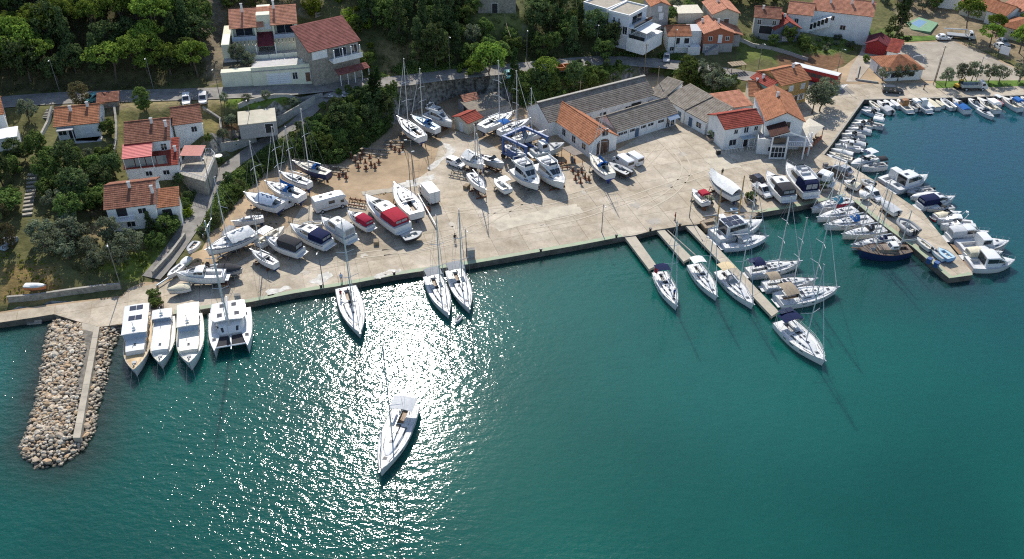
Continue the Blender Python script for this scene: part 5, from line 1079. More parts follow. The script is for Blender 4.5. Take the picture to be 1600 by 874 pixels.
M_((1198, 270), (1233, 308), 'white coupe cruiser with black windows and a blue stern platform', True, 'cruiser', h=1.4, lift=.4, canopy='dark', aft=.3, B=3.8, cradle_label='stand under the black windowed coupe cruiser')
M_((1228, 258), (1268, 302), 'white trawler with a bright blue flybridge cover and dark canopy', True, 'cruiser', h=1.9, lift=.5, canopy='navy', fly=True, aft=.28, B=4.0, cradle_label='stand under the blue covered trawler')
M_((1264, 272), (1300, 283), 'white boat with a big square white cabin next to the flower tub', True, 'cruiser', h=1.6, lift=.3, canopy='white', aft=.35, B=3.0)
M_((1319, 281), (1344, 290), 'white boat with cream hood on a trailer behind the black car', True, 'cuddy', cover='cream', lift=.25, cradle_label='trailer under the cream hooded boat', B=2.2)
M_((1345, 279), (1367, 286), 'open white boat with a tilted outboard on the pier', True, 'open', lift=.25, motor=1, cradle_label='trailer under the open boat on the pier', B=2.1)
M_((1343, 297), (1357, 304), 'small upturned white boat beside the white car on the pier', True, 'cover', cover='white', lift=.3, B=1.8)
M_((1377, 312), (1404, 331), 'white covered boat on a trailer behind the white car', True, 'cover', cover='ltgrey', lift=.35, motor=1, cradle_label='trailer under the white covered pier boat', B=2.3)
M_((1405, 342), (1430, 361), 'grey inflatable speedboat with black motors on the pier', True, 'rib', hull=CL['grey'], deck=DECKG, motor=2, lift=.3, cat='inflatable boat', B=2.8)
M_((1434, 371), (1456, 387), 'pale grey inflatable lying on the lower half of the pier', True, 'rib', hull=CL['ltgrey'], lift=-.1, wind=False, cat='inflatable boat', motor=1)
M_((1467, 386), (1488, 402), 'light blue open boat nearest the tip of the pier', True, 'open', hull=LTBLUE, deck=PALEB, lift=.1, wind=False, B=2.0)
M_((1455, 384), (1478, 402), 'narrow blue and white skiff lying against the light blue boat', True, 'dinghy', hull=PALEB, lift=-.1, B=1.5)
M_((1141, 324), (1156, 328), 'pale blue dinghy lying behind the shrink wrapped yacht', True, 'dinghy', hull=PALEB, deck=PALEB, lift=-.2, cat='dinghy', name='dinghy', B=1.7)
M_((72, 445), (37, 444), 'orange kayak like boat lying in the grass above the left shore path', True, 'cover', cover='white', hull=mat('orange_hull', (.6, .2, .08), .5), lift=-.2, zg=2.4, cat='dinghy', name='dinghy', B=1.2)
# ---------------------------------------------------------------- buildings
def tile_mat(name, c, c2, rel=.35):
 m = bpy.data.materials.new(name); m.use_nodes = True; n = m.node_tree.nodes; l = m.node_tree.links; b = n['Principled BSDF']; b.inputs['Roughness'].default_value = .9; b.inputs['Specular IOR Level'].default_value = .15
 uv = n.new('ShaderNodeUVMap'); br = n.new('ShaderNodeTexBrick'); br.inputs['Scale'].default_value = 1; br.inputs['Brick Width'].default_value = .3; br.inputs['Row Height'].default_value = .4; br.inputs['Mortar Size'].default_value = .018; br.offset = 0
 br.inputs['Color1'].default_value = (*c, 1); br.inputs['Color2'].default_value = (*c2, 1); br.inputs['Mortar'].default_value = (c[0] * .6, c[1] * .6, c[2] * .6, 1); l.new(uv.outputs[0], br.inputs['Vector'])
 tc = n.new('ShaderNodeTexCoord'); ns = n.new('ShaderNodeTexNoise'); ns.inputs['Scale'].default_value = .8; ns.inputs['Detail'].default_value = 8; ns.inputs['Roughness'].default_value = .75; l.new(tc.outputs['Object'], ns.inputs['Vector'])
 rp = n.new('ShaderNodeValToRGB'); rp.color_ramp.elements[0].position = .35; rp.color_ramp.elements[0].color = (.6, .56, .52, 1); rp.color_ramp.elements[1].position = .62; rp.color_ramp.elements[1].color = (1.12, 1.1, 1.08, 1); l.new(ns.outputs[0], rp.inputs[0])
 mx = n.new('ShaderNodeMix'); mx.data_type = 'RGBA'; mx.blend_type = 'MULTIPLY'; mx.inputs[0].default_value = 1; l.new(br.outputs[0], mx.inputs[6]); l.new(rp.outputs[0], mx.inputs[7]); l.new(mx.outputs[2], b.inputs['Base Color'])
 wv = n.new('ShaderNodeTexWave'); wv.inputs['Scale'].default_value = 1.05; wv.bands_direction = 'X'; l.new(uv.outputs[0], wv.inputs['Vector'])
 bp = n.new('ShaderNodeBump'); bp.inputs['Strength'].default_value = rel; bp.inputs['Distance'].default_value = .08; l.new(wv.outputs[0], bp.inputs['Height']); l.new(bp.outputs[0], b.inputs['Normal']); return m
RT = {'orange': tile_mat('orange_tiles', (.40, .18, .10), (.32, .135, .075)), 'bright': tile_mat('bright_orange_tiles', (.47, .21, .115), (.39, .16, .085)), 'red': tile_mat('red_tiles', (.36, .085, .06), (.28, .065, .05)), 'dark': tile_mat('weathered_tiles', (.32, .15, .10), (.22, .10, .07)),
  'brown': tile_mat('brown_red_tiles', (.27, .105, .09), (.23, .088, .075), .15), 'pink': tile_mat('pale_pink_tiles', (.54, .26, .17), (.46, .21, .14)), 'grey': tile_mat('grey_fibre_cement', (.30, .265, .225), (.245, .22, .19), .5), 'sheetred': mat('red_sheet', (.55, .07, .07), .6, var=.1), 'maroon': tile_mat('maroon_tiles', (.18, .04, .05), (.14, .035, .045))}
WHITEW = mat('white_render', (.80, .80, .78), .9, var=.08, scale=.7, bump=.15, bscale=6); GREENW = mat('pale_green_render', (.70, .69, .54), .9, var=.08, scale=.6); CREAMW = mat('cream_render', (.62, .57, .45), .9, var=.1); YELLOWW = mat('ochre_render', (.52, .34, .13), .9, var=.1)
GREYW = mat('grey_render', (.36, .36, .36), .9, var=.12); BRICK = mat('red_brick', (.38, .13, .07), .9, var=.14, scale=3); STONEW = mat('stone_wall', (.34, .31, .26), .95, var=.25, scale=1.6, bump=.7, bscale=3); SLATEW = mat('slate_blue_render', (.20, .24, .30), .9, var=.1)
PINKW = mat('pinkish_render', (.50, .38, .33), .9, var=.15); REDW = mat('red_boards', (.35, .03, .03), .8, var=.12); SHUT = mat('white_shutter', (.70, .72, .74), .7, var=.05); BLUEP = mat('blue_door_paint', (.08, .13, .20), .6, var=.1); DOORW = mat('brown_door', (.16, .085, .05), .7, var=.2)
FLATR = mat('gravel_roof', (.36, .32, .26), .95, var=.15); FRAMEW = mat('white_frame', (.78, .78, .78), .5, var=.03); PAVE = mat('terrace_paving', (.46, .44, .43), .8, var=.1); ROOMD = mat('dark_interior', (.03, .03, .032), .9, var=.2)
def hid(name, b, m, root, **k): return b.build(name, m, root, **k)
def slope(b, p0, p1, q0, q1, thick=.16, course=.42):
 """a tiled slope from eave p0-p1 up to ridge q0-q1, laid in overlapping courses"""
 p0, p1, q0, q1 = map(Vector, (p0, p1, q0, q1)); L = ((q0 - p0).length + (q1 - p1).length) / 2; n = max(2, int(L / course)); nn = (p1 - p0).cross(q0 - p0)
 if nn.length < 1e-4: nn = (p1 - p0).cross(q1 - p1)
 nn.normalize(); nn = -nn if nn.z < 0 else nn
 for i in range(n):
  a, c = i / n, (i + 1) / n; A, B_, C, D = p0.lerp(q0, a), p1.lerp(q1, a), p1.lerp(q1, c), p0.lerp(q0, c); up = nn * .04
  u0 = 0; u1 = (p1 - p0).length; s0 = u1 * 0; uv = [((A - p0).dot((p1 - p0).normalized()), a * L), ((B_ - p0).dot((p1 - p0).normalized()), a * L), ((C - p0).dot((p1 - p0).normalized()), c * L), ((D - p0).dot((p1 - p0).normalized()), c * L)]
  b.poly([A + up, B_ + up, C, D], 0, uv); b.poly([A, B_, B_ + up, A + up], 0, [uv[0], uv[1], uv[1], uv[0]])
 d = nn * -thick; b.poly([p0 + d, p1 + d, p1, p0]); b.poly([p0 + d, q0 + d, q0, p0]); b.poly([p1 + d, q1 + d, q1, p1]); b.poly([p0 + d, p1 + d, q1 + d, q0 + d])
def window(root, face, W, D, u, z, w, h, kind='w', frame=None):
 """a window, door or shutter set on a wall of a W x D house"""
 if face == 'f': P = lambda a, o, zz: (u + a, -o, zz)
 elif face == 'b': P = lambda a, o, zz: (u + a, D + o, zz)
 elif face == 'r': P = lambda a, o, zz: (W + o, u + a, zz)
 else: P = lambda a, o, zz: (-o, u - a, zz)
 def bx(b, a0, a1, o0, o1, z0, z1):
  A = P(a0, o0, z0); B_ = P(a1, o1, z1); b.box(min(A[0], B_[0]), max(A[0], B_[0]), min(A[1], B_[1]), max(A[1], B_[1]), z0, z1)
 fm = frame or FRAMEW; hw = w / 2; t = .07
 nm = {'w': 'window', 's': 'window', 'd': 'door', 'g': 'garage_door', 'k': 'opening', 'b': 'door', 'p': 'window', 'o': 'window'}[kind]
 if kind in ('d', 'b', 'g', 'k'):
  b = MB(); bx(b, -hw, hw, -.02, .04, z, z + h); o = b.build(nm, {'d': DOORW, 'b': BLUEP, 'g': SHUT, 'k': ROOMD}[kind], root)
  b = MB(); bx(b, -hw - .09, -hw, -.02, .07, z, z + h + .09); bx(b, hw, hw + .09, -.02, .07, z, z + h + .09); bx(b, -hw, hw, -.02, .07, z + h, z + h + .09); b.build('door_frame', fm, o)
  if kind == 'g':
   b = MB()
   for k in range(1, 5): bx(b, -hw + .05, hw - .05, .04, .055, z + h * k / 5 - .02, z + h * k / 5 + .02)
   b.build('door_rib', GREYP, o)
  return o
 b = MB(); bx(b, -hw - t, -hw, -.02, .07, z - t, z + h + t); bx(b, hw, hw + t, -.02, .07, z - t, z + h + t); bx(b, -hw, hw, -.02, .07, z + h, z + h + t); bx(b, -hw, hw, -.02, .10, z - t, z)
 if kind != 's': bx(b, -.03, .03, -.02, .06, z, z + h)
 o = b.build('window', fm, root); b = MB(); bx(b, -hw, hw, -.02, .03, z, z + h); b.build('shutter' if kind == 's' else 'pane', SHUT if kind == 's' else GLASS, o)
 if kind == 'o':
  for sg in (-1, 1):
   b = MB(); c = sg * (hw + t + w * .26); bx(b, c - w * .25, c + w * .25, -.01, .06, z - .03, z + h + .03); b.build('open_shutter', SHUT, o)
 return o
def chimney(root, x, y, z, h=1.0, m=None, w=.45):
 b = MB(); b.box(x - w / 2, x + w / 2, y - w / 2, y + w / 2, z - .6, z + h); c = b.build('chimney', m or WHITEW, root); b = MB(); b.box(x - w / 2 - .08, x + w / 2 + .08, y - w / 2 - .08, y + w / 2 + .08, z + h, z + h + .1); b.build('chimney_cap', RT['orange'] if False else GREYW, c)
def house(e1, e2, zg, h, depth, label, roof='gable', rc='orange', wall=None, pitch=.42, wins=(), chim=(), ov=.35, name='house', cat='house', group=None, base=2.5, parapet=.0, W=None, rot=None):
 a = at(*e1, zg + h); c = at(*e2, zg + h); d = c - a; rz = math.atan2(d.y, d.x); W = W or Vector((d.x, d.y)).length; D = depth; wall = wall or WHITEW
 root = empty(name, (a.x, a.y, zg), rz, label, cat, group); ex = Vector((math.cos(rz), math.sin(rz))); ey = Vector((-ex.y, ex.x)); o = Vector((a.x, a.y))
 HOUSE_FOOT.append([tuple(o + ex * p + ey * q) for p, q in ((0, 0), (W, 0), (W, D), (0, D))]); PADS.append((HOUSE_FOOT[-1], zg)); root['W'] = W; root['D'] = D
 b = MB(); b.box(0, W, 0, D, -base, h)
 rh = 0
 if roof == 'gable':
  rh = D / 2 * pitch; b.poly([(0, 0, h), (0, D, h), (0, D / 2, h + rh - .1)]); b.poly([(W, 0, h), (W, D, h), (W, D / 2, h + rh - .1)])
 elif roof == 'gabley':
  rh = W / 2 * pitch; b.poly([(0, 0, h), (W, 0, h), (W / 2, 0, h + rh - .1)]); b.poly([(0, D, h), (W, D, h), (W / 2, D, h + rh - .1)])
 elif roof == 'shed':
  rh = D * pitch
  for x in (0, W): b.poly([(x, 0, h), (x, D, h), (x, D, h + rh - .1)])
  b.poly([(0, D, h), (W, D, h), (W, D, h + rh - .1), (0, D, h + rh - .1)])
 b.build('wall', wall, root)
 b = MB(); v = ov; dz = v * pitch; rm = RT[rc] if isinstance(rc, str) else rc
 if roof == 'gable':
  slope(b, (-v, -v, h - dz + .08), (W + v, -v, h - dz + .08), (-v, D / 2, h + rh + .08), (W + v, D / 2, h + rh + .08)); slope(b, (W + v, D + v, h - dz + .08), (-v, D + v, h - dz + .08), (W + v, D / 2, h + rh + .08), (-v, D / 2, h + rh + .08))
  b.bar((-v, D / 2, h + rh + .1), (W + v, D / 2, h + rh + .1), .13, n=6)
 elif roof == 'gabley':
  slope(b, (-v, D + v, h - dz + .08), (-v, -v, h - dz + .08), (W / 2, D + v, h + rh + .08), (W / 2, -v, h + rh + .08)); slope(b, (W + v, -v, h - dz + .08), (W + v, D + v, h - dz + .08), (W / 2, -v, h + rh + .08), (W / 2, D + v, h + rh + .08))
  b.bar((W / 2, -v, h + rh + .1), (W / 2, D + v, h + rh + .1), .13, n=6)
 elif roof == 'shed': slope(b, (-v, -v, h - dz + .08), (W + v, -v, h - dz + .08), (-v, D + v, h + rh + dz + .08), (W + v, D + v, h + rh + dz + .08))
 elif roof == 'hip':
  k = min(W, D) / 2; rh = k * pitch
  if W >= D: r0, r1 = (k, D / 2), (W - k, D / 2)
  else: r0, r1 = (W / 2, k), (W / 2, D - k)
  R0 = (r0[0], r0[1], h + rh + .08); R1 = (r1[0], r1[1], h + rh + .08); z0 = h - dz + .08; c0, c1, c2, c3 = (-v, -v, z0), (W + v, -v, z0), (W + v, D + v, z0), (-v, D + v, z0)
  if W >= D: slope(b, c0, c1, R0, R1); slope(b, c2, c3, R1, R0); slope(b, c1, c2, R1, R1); slope(b, c3, c0, R0, R0)
  else: slope(b, c1, c2, R0, R1); slope(b, c3, c0, R1, R0); slope(b, c0, c1, R0, R0); slope(b, c2, c3, R1, R1)
 if roof == 'flat':
  b.box(-.12, W + .12, -.12, D + .12, h, h + .16); b.build('roof', FRAMEW if parapet else (rm if not isinstance(rc, str) else FLATR), root)
  if parapet:
   b = MB(); b.box(.15, W - .15, .15, D - .15, h + .16, h + .17); b.build('roof_surface', FLATR, root); b = MB()
   for q in ((-.12, W + .12, -.12, .12), (-.12, W + .12, D - .12, D + .12), (-.12, .12, .12, D - .12), (W - .12, W + .12, .12, D - .12)): b.box(*q, h + .16, h + .16 + parapet)
   b.build('parapet', FRAMEW, root)
 else: b.build('roof', rm, root)
 for q in wins:
  f, fr, z, w_, hh, *k = q; L = W if f in 'fb' else D; window(root, f, W, D, L * fr if f != 'l' else L * fr, z, w_, hh, *(k or ['w']))
 for (fx, fy, hh) in chim: zz = h + (rh * (1 - abs(fy * D - D / 2) / (D / 2)) if roof == 'gable' else rh * (1 - abs(fx * W - W / 2) / (W / 2)) if roof == 'gabley' else rh * fy if roof == 'shed' else rh * .6 if roof == 'hip' else 0); chimney(root, fx * W, fy * D, zz, hh)
 return root
def part_box(root, name, m, *q): b = MB(); b.box(*q); return b.build(name, m, root)
def posts(root, name, m, P, z0, z1, r=.08):
 for x, y in P: MB().bar((x, y, z0), (x, y, z1), r, n=6).build(name, m, root)
def railing(root, P, z, h=.9, name='railing', m=None):
 b = MB(); m = m or FRAMEW
 for a, c in zip(P[:-1], P[1:]):
  L = math.dist(a, c); n = max(2, int(L / .35))
  for k in range(n + 1): t = k / n; b.bar((a[0] + (c[0] - a[0]) * t, a[1] + (c[1] - a[1]) * t, z), (a[0] + (c[0] - a[0]) * t, a[1] + (c[1] - a[1]) * t, z + h), .03, n=4)
  b.bar((*a, z + h), (*c, z + h), .05, n=4)
 b.build(name, m, root)

# left slope
house((-55, 188), (4, 177), 9.4, 3.6, 8.5, 'white house with orange roof cut by the left edge of the photo', 'gable', 'bright', wins=[('r', .35, 1.6, .9, 1.1), ('r', .7, .2, .8, 1.0)], chim=[(.7, .4, .8)])
house((-25, 222), (26, 214), 8.4, 2.4, 4.5, 'flat white roofed annex below the house at the left edge', 'flat', WHITEW, wins=[('f', .6, .8, 1.2, 1)], name='annex', cat='annex')
r = house((86, 197), (152, 190.5), 8.6, 3.0, 8.6, 'white bungalow with a bright orange roof and two chimneys below the coast road', 'gable', 'bright', wins=[('f', .12, .9, 1.4, 1.2, 'p'), ('f', .33, 0, 1.0, 2.1, 'k'), ('f', .72, .9, 1.5, 1.2, 's'), ('r', .5, 1, .9, 1.1)], chim=[(.36, .38, 1.0), (.76, .46, .9)])
part_box(r, 'porch_roof', GREYW, .3, r['W'] * .42, -1.6, -.05, 2.45, 2.55); part_box(r, 'side_terrace', PAVE, r['W'] * .4, r['W'] + .3, -2.2, -.02, -2.4, -.1); posts(r, 'porch_post', FRAMEW, [(.5, -1.5), (r['W'] * .4, -1.5)], -1, 2.45)
house((153, 160), (183, 157), 9.6, 1.9, 2.6, 'small tiled outbuilding behind the orange roofed bungalow', 'shed', 'dark', STONEW, pitch=.25, name='outbuilding', cat='outbuilding')
house((271, 194.5), (313.5, 189), 8.1, 3.0, 8, 'white cottage with weathered red roof above the olive, right of the taller red roof', 'gable', 'dark', wins=[('r', .35, 1.1, .8, 1.1, 'p'), ('r', .7, 1.1, .8, 1.1, 'p'), ('f', .7, .9, 1, 1.1)])
r = house((196.5, 224), (263, 217), 6.3, 5.2, 9.5, 'tall white house with a dark weathered tile roof and a red sheet canopy in front', 'gable', 'dark', wins=[('r', .25, 3, .9, 1.2), ('r', .75, 3.0, .9, 1.2), ('f', .85, 3, 1, 1.3)], chim=[(.62, .42, 1.0), (.96, .3, 1.2)])
W_ = r['W']; b = MB(); slope(b, (-.6, -4.2, 4.1), (W_ * .62, -4.2, 4.1), (-.6, -.05, 5.0), (W_ * .62, -.05, 5.0), .08); b.build('sheet_canopy', RT['sheetred'], r); posts(r, 'canopy_post', FRAMEW, [(-.4, -4), (W_ * .3, -4), (W_ * .6, -4)], 0, 4.1, .06)
for k in range(4): b = MB(); b.box(-.4 + k * W_ * .25, -.4 + k * W_ * .25 + W_ * .23, -3.95, -3.92, 2.1, 3.8); b.build('glazing', mat('conservatory_glass', (.10, .14, .16), .1, var=.05), r)
r = house((196, 263), (276, 255.5), 4.8, 3.2, 6.2, 'long white lower house with orange red roof below the red sheet canopy', 'shed', 'red', pitch=.33, wins=[('f', .42, 1.2, 1.1, .9), ('f', .76, 1.1, 1.1, .9), ('r', .5, .5, 1, 2, 'k')], chim=[(.97, .5, 1.0)])
tb = [at(u, v, 5.6) for u, v in ((279, 272), (321, 284), (337, 246), (330, 238), (290, 240))]; t0 = tb[0]; root = empty('garden_terrace', (t0.x, t0.y, 3.6), 0, 'walled garden terrace with awning and table above the lane', 'terrace'); HOUSE_FOOT.append([(p.x, p.y) for p in tb])
Q = [(p.x - t0.x, p.y - t0.y) for p in tb]; b = MB(); b.prism(Q if area2(Q) > 0 else Q[::-1], -1.5, 2.0); b.build('terrace_floor', mat('terrace_tiles', (.42, .38, .32), .9, var=.2), root)
for a, c in zip(Q[:4], Q[1:5]): railing(root, [a, c], 2.0, .9, 'balustrade')
ax, ay = (Q[0][0] * .7 + Q[4][0] * .3 + 2), (Q[0][1] * .4 + Q[4][1] * .6); b = MB(); b.poly([(ax - 2, ay - 1.8, 4.2), (ax + 2.2, ay - 1.8, 4.2), (ax + 2.2, ay + 1.8, 4.6), (ax - 2, ay + 1.8, 4.6)]); b.build('awning', CL['cream'] if False else cloth('pink_awning', (.55, .26, .22)), root); posts(root, 'awning_post', FRAMEW, [(ax - 1.8, ay - 1.6), (ax + 2, ay - 1.6), (ax + 2, ay + 1.6)], 2, 4.3, .05)
tb_ = empty('garden_table', (t0.x + ax + 4.5, t0.y + ay + 1, 5.6), 0, 'round pale table on the walled garden terrace', 'table'); MB().bar((0, 0, .7), (0, 0, .76), .75, n=14).build('table_top', GEL2, tb_); MB().bar((0, 0, 0), (0, 0, .7), .06, n=6).build('table_leg', GREYP, tb_)
r = house((165, 326), (240.5, 317), 3.6, 4.8, 9.2, 'white two storey house with weathered tiles and a front balcony above the olive grove', 'gable', 'dark', wins=[('f', .3, 2.75, 1.7, 1.75, 'k'), ('f', .72, 3.0, 1.3, 1.0, 'w'), ('f', .42, .6, 1.3, 1.0, 'w'), ('f', .8, .5, .9, 1.2, 'w')], chim=[(.5, .4, 1.1), (.98, .22, 1.4)])
part_box(r, 'balcony', WHITEW, .2, r['W'] * .55, -1.3, -.03, 2.4, 2.6); railing(r, [(.2, -.05), (.2, -1.25), (r['W'] * .55, -1.25), (r['W'] * .55, -.05)], 2.6)
W_ = r['W']; b = MB(); slope(b, (W_ + .05, 1.0, 3.1), (W_ + 3.9, 1.0, 3.1), (W_ + .05, 5.4, 4.6), (W_ + 3.9, 5.4, 4.6)); b.build('wing_roof', RT['orange'], r); part_box(r, 'wing_wall', WHITEW, W_ + .02, W_ + 3.6, 1.5, 5.2, -2, 3.15); window(r, 'f', W_, 9, W_ + 1.5, .2, 1.6, 2.2, 'k').location.y = 1.5

# pale green villa
a = at(349, 137, 9.9); c = at(491, 128.5, 9.5); rz = math.atan2(c.y - a.y, c.x - a.x); W_ = (c - a).length; r = empty('villa', (a.x, a.y, 9.8), rz, 'large pale green villa with twin tiled roofs, terraces, pergolas and two garage doors', 'villa')
ex = Vector((math.cos(rz), math.sin(rz))); ey = Vector((-ex.y, ex.x)); HOUSE_FOOT.append([tuple(Vector((a.x, a.y)) + ex * p + ey * q) for p, q in ((0, 0), (W_, 0), (W_, 21), (0, 21))]); vo = Vector((a.x, a.y)); PADS.append(([tuple(vo + ex * p + ey * q) for p, q in ((-.5, 0), (W_ + .5, 0), (W_ + .5, 6), (-.5, 6))], 9.8)); PADS.append(([tuple(vo + ex * p + ey * q) for p, q in ((0, 8), (W_, 8), (W_, 22), (0, 22))], 12.6))
part_box(r, 'retaining_wall', GREENW, 0, W_ * .33, 0, 2, -2, 3.4); part_box(r, 'garage_block', GREENW, W_ * .33 + .01, W_, -.3, 7, -2, 3.4)
part_box(r, 'terrace_floor', PAVE, 0, W_, 2.01, 13, -2, 3.2) if False else None
part_box(r, 'terrace', PAVE, .3, W_ - .3, 6.5, 13, 1, 3.44); part_box(r, 'front_terrace', PAVE, W_ * .34, W_ - 3, .1, 6.4, 3.41, 3.5); part_box(r, 'planter_soil', mat('garden_soil', (.12, .10, .06), .95, var=.2), .3, W_ * .33, 2.02, 6.4, 1, 3.1)
part_box(r, 'front_parapet', GREENW, W_ * .33, W_, -.32, -.1, 3.41, 4.1); part_box(r, 'string_course', GREYW, W_ * .33, W_ + .05, -.42, -.31, 3.15, 3.35)
for k in range(3): part_box(r, 'glass_panel', mat('pale_panel', (.62, .64, .55), .3, var=.05), W_ * .36 + k * W_ * .17, W_ * .36 + (k + 1) * W_ * .17 - .15, 5.9, 5.96, 3.5, 4.4)
for u in (.54, .66): window(r, 'f', W_, 7, 0, 0, 1, 1) if False else None
def fw(u, z, w, h, k, off=.3):
 o = window(r, 'f', W_, 7, W_ * u, z, w, h, k); o.location.y = -off; return o
fw(.56, .1, 2.5, 2.3, 'g'); fw(.69, .1, 2.3, 2.3, 'g'); fw(.80, .9, 1.0, 1.5, 'w'); fw(.94, .1, 1.0, 2.1, 'd')
x0, x1 = W_ * .13, W_ * .86; part_box(r, 'main_wall', GREENW, x0, x1, 13.01, 20, 0, 9.0)
xm = (x0 + x1) / 2
for k, (p, q, hh) in enumerate(((x0 - .4, x0 + (x1 - x0) * .40, 9.0), (x0 + (x1 - x0) * .61, x1 + .4, 9.2))):
 part_box(r, 'bay_wall', GREENW, p + .4, q - .3, 10.2, 13.0, 3.4, 6.3); b = MB(); slope(b, (p, 11.5, hh - .3), (q + (0 if k else 1.4), 11.5, hh - .3), (p, 17.2, hh + 2.2), (q + (0 if k else 1.4), 17.2, hh + 2.2)); b.build('roof', RT['pink'], r)
 part_box(r, 'balcony_floor', PAVE, p + .4, q - .3, 9.9, 13, 6.31, 6.45); part_box(r, 'balcony_front', CL['bluegrey'], p + .45, q - .35, 9.92, 9.98, 6.46, 7.3)
 o = window(r, 'f', W_, 7, (p + q) / 2, 6.5, (q - p) * .6, 2.1, 'p'); o.location.y = 12.98
 for sx in (p + .5, q - .5): part_box(r, 'bay_pier', GREENW, sx - .2, sx + .2, 11.6, 13, 6.4, hh - .3)
 for j in range(7): part_box(r, 'pergola_beam', TIMB, p + .5 + j * (q - p - 1) / 6, p + .62 + j * (q - p - 1) / 6, 7.6, 10.1, 6.0, 6.15)
 posts(r, 'pergola_post', FRAMEW, [(p + .6, 7.8), (q - .6, 7.8)], 3.4, 6.0, .12)
b = MB(); slope(b, (x0 + (x1 - x0) * .38, 8.2, 5.6), (x0 + (x1 - x0) * .63, 8.2, 5.6), (x0 + (x1 - x0) * .38, 12.9, 7.0), (x0 + (x1 - x0) * .63, 12.9, 7.0)); b.build('porch_roof', RT['maroon'], r)
for u in (.44, .56): o = window(r, 'f', W_, 7, x0 + (x1 - x0) * u, 7.6, 1.2, 1.1, 's'); o.location.y = 13.0
b = MB(); slope(b, (x0 + (x1 - x0) * .4, 15.3, 10.8), (x0 + (x1 - x0) * .61, 15.3, 10.8), (x0 + (x1 - x0) * .4, 17.2, 11.3), (x0 + (x1 - x0) * .61, 17.2, 11.3)); b.build('roof', RT['pink'], r); part_box(r, 'middle_wall', GREENW, x0 + (x1 - x0) * .40, x0 + (x1 - x0) * .61, 13.02, 19.9, 9.0, 10.8)
b = MB(); slope(b, (x1 + .4, 23, 8.8), (x0 - .4, 23, 8.8), (x1 + .4, 17.2, 11.3), (x0 - .4, 17.2, 11.3)); b.build('back_roof', RT['pink'], r)
chimney(r, x0 + 2.6, 16.2, 10.9, 1.6); chimney(r, x0 + (x1 - x0) * .68, 16.4, 11.0, 1.6); part_box(r, 'side_wall', GREENW, .2, x0 - .6, 8, 20, 2, 6.5); part_box(r, 'side_terrace', FRAMEW, .4, x0 - .7, 8.5, 14, 6.51, 6.56)
part_box(r, 'side_stair', FRAMEW, W_ * .88, W_ * .93, 3, 18, 2.5, 3.9); part_box(r, 'boundary_wall', GREENW, W_ - .3, W_, 6.9, 18, 1, 4.3)
r = house((484, 80), (559, 62.5), 12.6, 4.6, 7.6, 'house under one broad dark red brown roof with a white posted balcony', 'shed', 'brown', STONEW, pitch=.36, ov=.5, wins=[('f', .6, 2.0, 3.0, 1.8, 'p'), ('f', .9, 2.0, 1.4, 1.8, 'p')], chim=[], base=4)
W_ = r['W']; part_box(r, 'balcony', WHITEW, W_ * .36, W_ * .98, -2.2, -.03, 1.5, 1.8); part_box(r, 'balcony_wall', WHITEW, W_ * .36, W_ * .98, -2.3, -2.15, 1.5, 2.6); posts(r, 'balcony_post', FRAMEW, [(W_ * (.4 + .18 * k), -2.1) for k in range(4)], 2.6, 4.4, .12)
b = MB(); slope(b, (W_ * .36, -4.3, -.3), (W_ * 1.02, -4.3, -.3), (W_ * .36, -2.4, .3), (W_ * 1.02, -2.4, .3)); b.build('lower_roof', RT['brown'], r); posts(r, 'porch_post', FRAMEW, [(W_ * (.4 + .15 * k), -4.1) for k in range(5)], -3, -.4, .08); part_box(r, 'wall_panel', WHITEW, .3, W_ * .34, -.06, -.01, 2.4, 4.3)
r = house((373, 196.5), (431, 190), 6.5, 2.3, 6.2, 'low shed with a flat beige concrete roof among the olives', 'flat', mat('beige_slab', (.50, .46, .36), .9, var=.12, scale=.5), GREYW, name='shed', cat='shed', base=.8, wins=[('f', .8, 0, 1.6, 2, 'k')])
r = house((746, -6), (806, -6), 13, 4.2, 8, 'roofless pale stone ruin at the top edge of the photo', 'flat', STONEW, STONEW, wins=[('f', .45, 0, 1.4, 2.4, 'k')], name='stone_ruin', cat='ruin')
# modern pale house
r = house((912.5, 6), (948, 16.5), 8.0, 5.5, 8, 'left block of the pale modern flat roofed house', 'flat', wall=mat('pale_grey_render', (.66, .69, .74), .9, var=.06), parapet=.35, wins=[('f', .2, 4, 1.3, 1.2, 's'), ('f', .75, 4.0, 1.1, 1.2, 's'), ('f', .3, 1, 1.3, 1.2, 's'), ('f', .75, 0, 1.1, 2, 'd')], base=4)
r = house((951, 19), (983, 27), 6.7, 6.8, 8.5, 'right block of the pale modern flat roofed house, with balconies', 'flat', wall=MATS['pale_grey_render'], parapet=.35, base=1.5, wins=[('f', .3, 4.6, .5, 1.3), ('f', .55, 4.6, .5, 1.3), ('f', .3, 2.2, .5, 1.3), ('f', .55, 2.2, .5, 1.3), ('f', .85, 2.2, 1.2, 2, 'p'), ('r', .45, 4.5, 4.5, 1.9, 'p'), ('r', .4, 2.2, 4, 2, 'p'), ('f', .85, 0, 2.2, 2.2, 'g')])
W_, D_ = r['W'], r['D']; part_box(r, 'upper_balcony', WHITEW, W_ + .02, W_ + 1.8, 0, D_, 4.1, 4.3); part_box(r, 'balcony_glass', GLASS, W_ + 1.7, W_ + 1.76, 0, D_, 4.3, 5.2); part_box(r, 'lower_terrace', WHITEW, W_ + .02, W_ + 5, -.4, D_, -1.5, 1.9); part_box(r, 'terrace_glass', GLASS, .6 + W_, W_ + 5, -.42, -.36, 1.91, 2.8)
b = MB(); b.poly([(W_ + 1, .5, 3.9), (W_ + 5, .5, 3.6), (W_ + 5, D_ - 1, 3.7), (W_ + 1, D_ - 1, 4.0)]); b.build('awning', CL['white'], r); posts(r, 'awning_post', FRAMEW, [(W_ + 4.8, .7), (W_ + 4.8, D_ - 1.2)], 1.9, 3.6, .05)
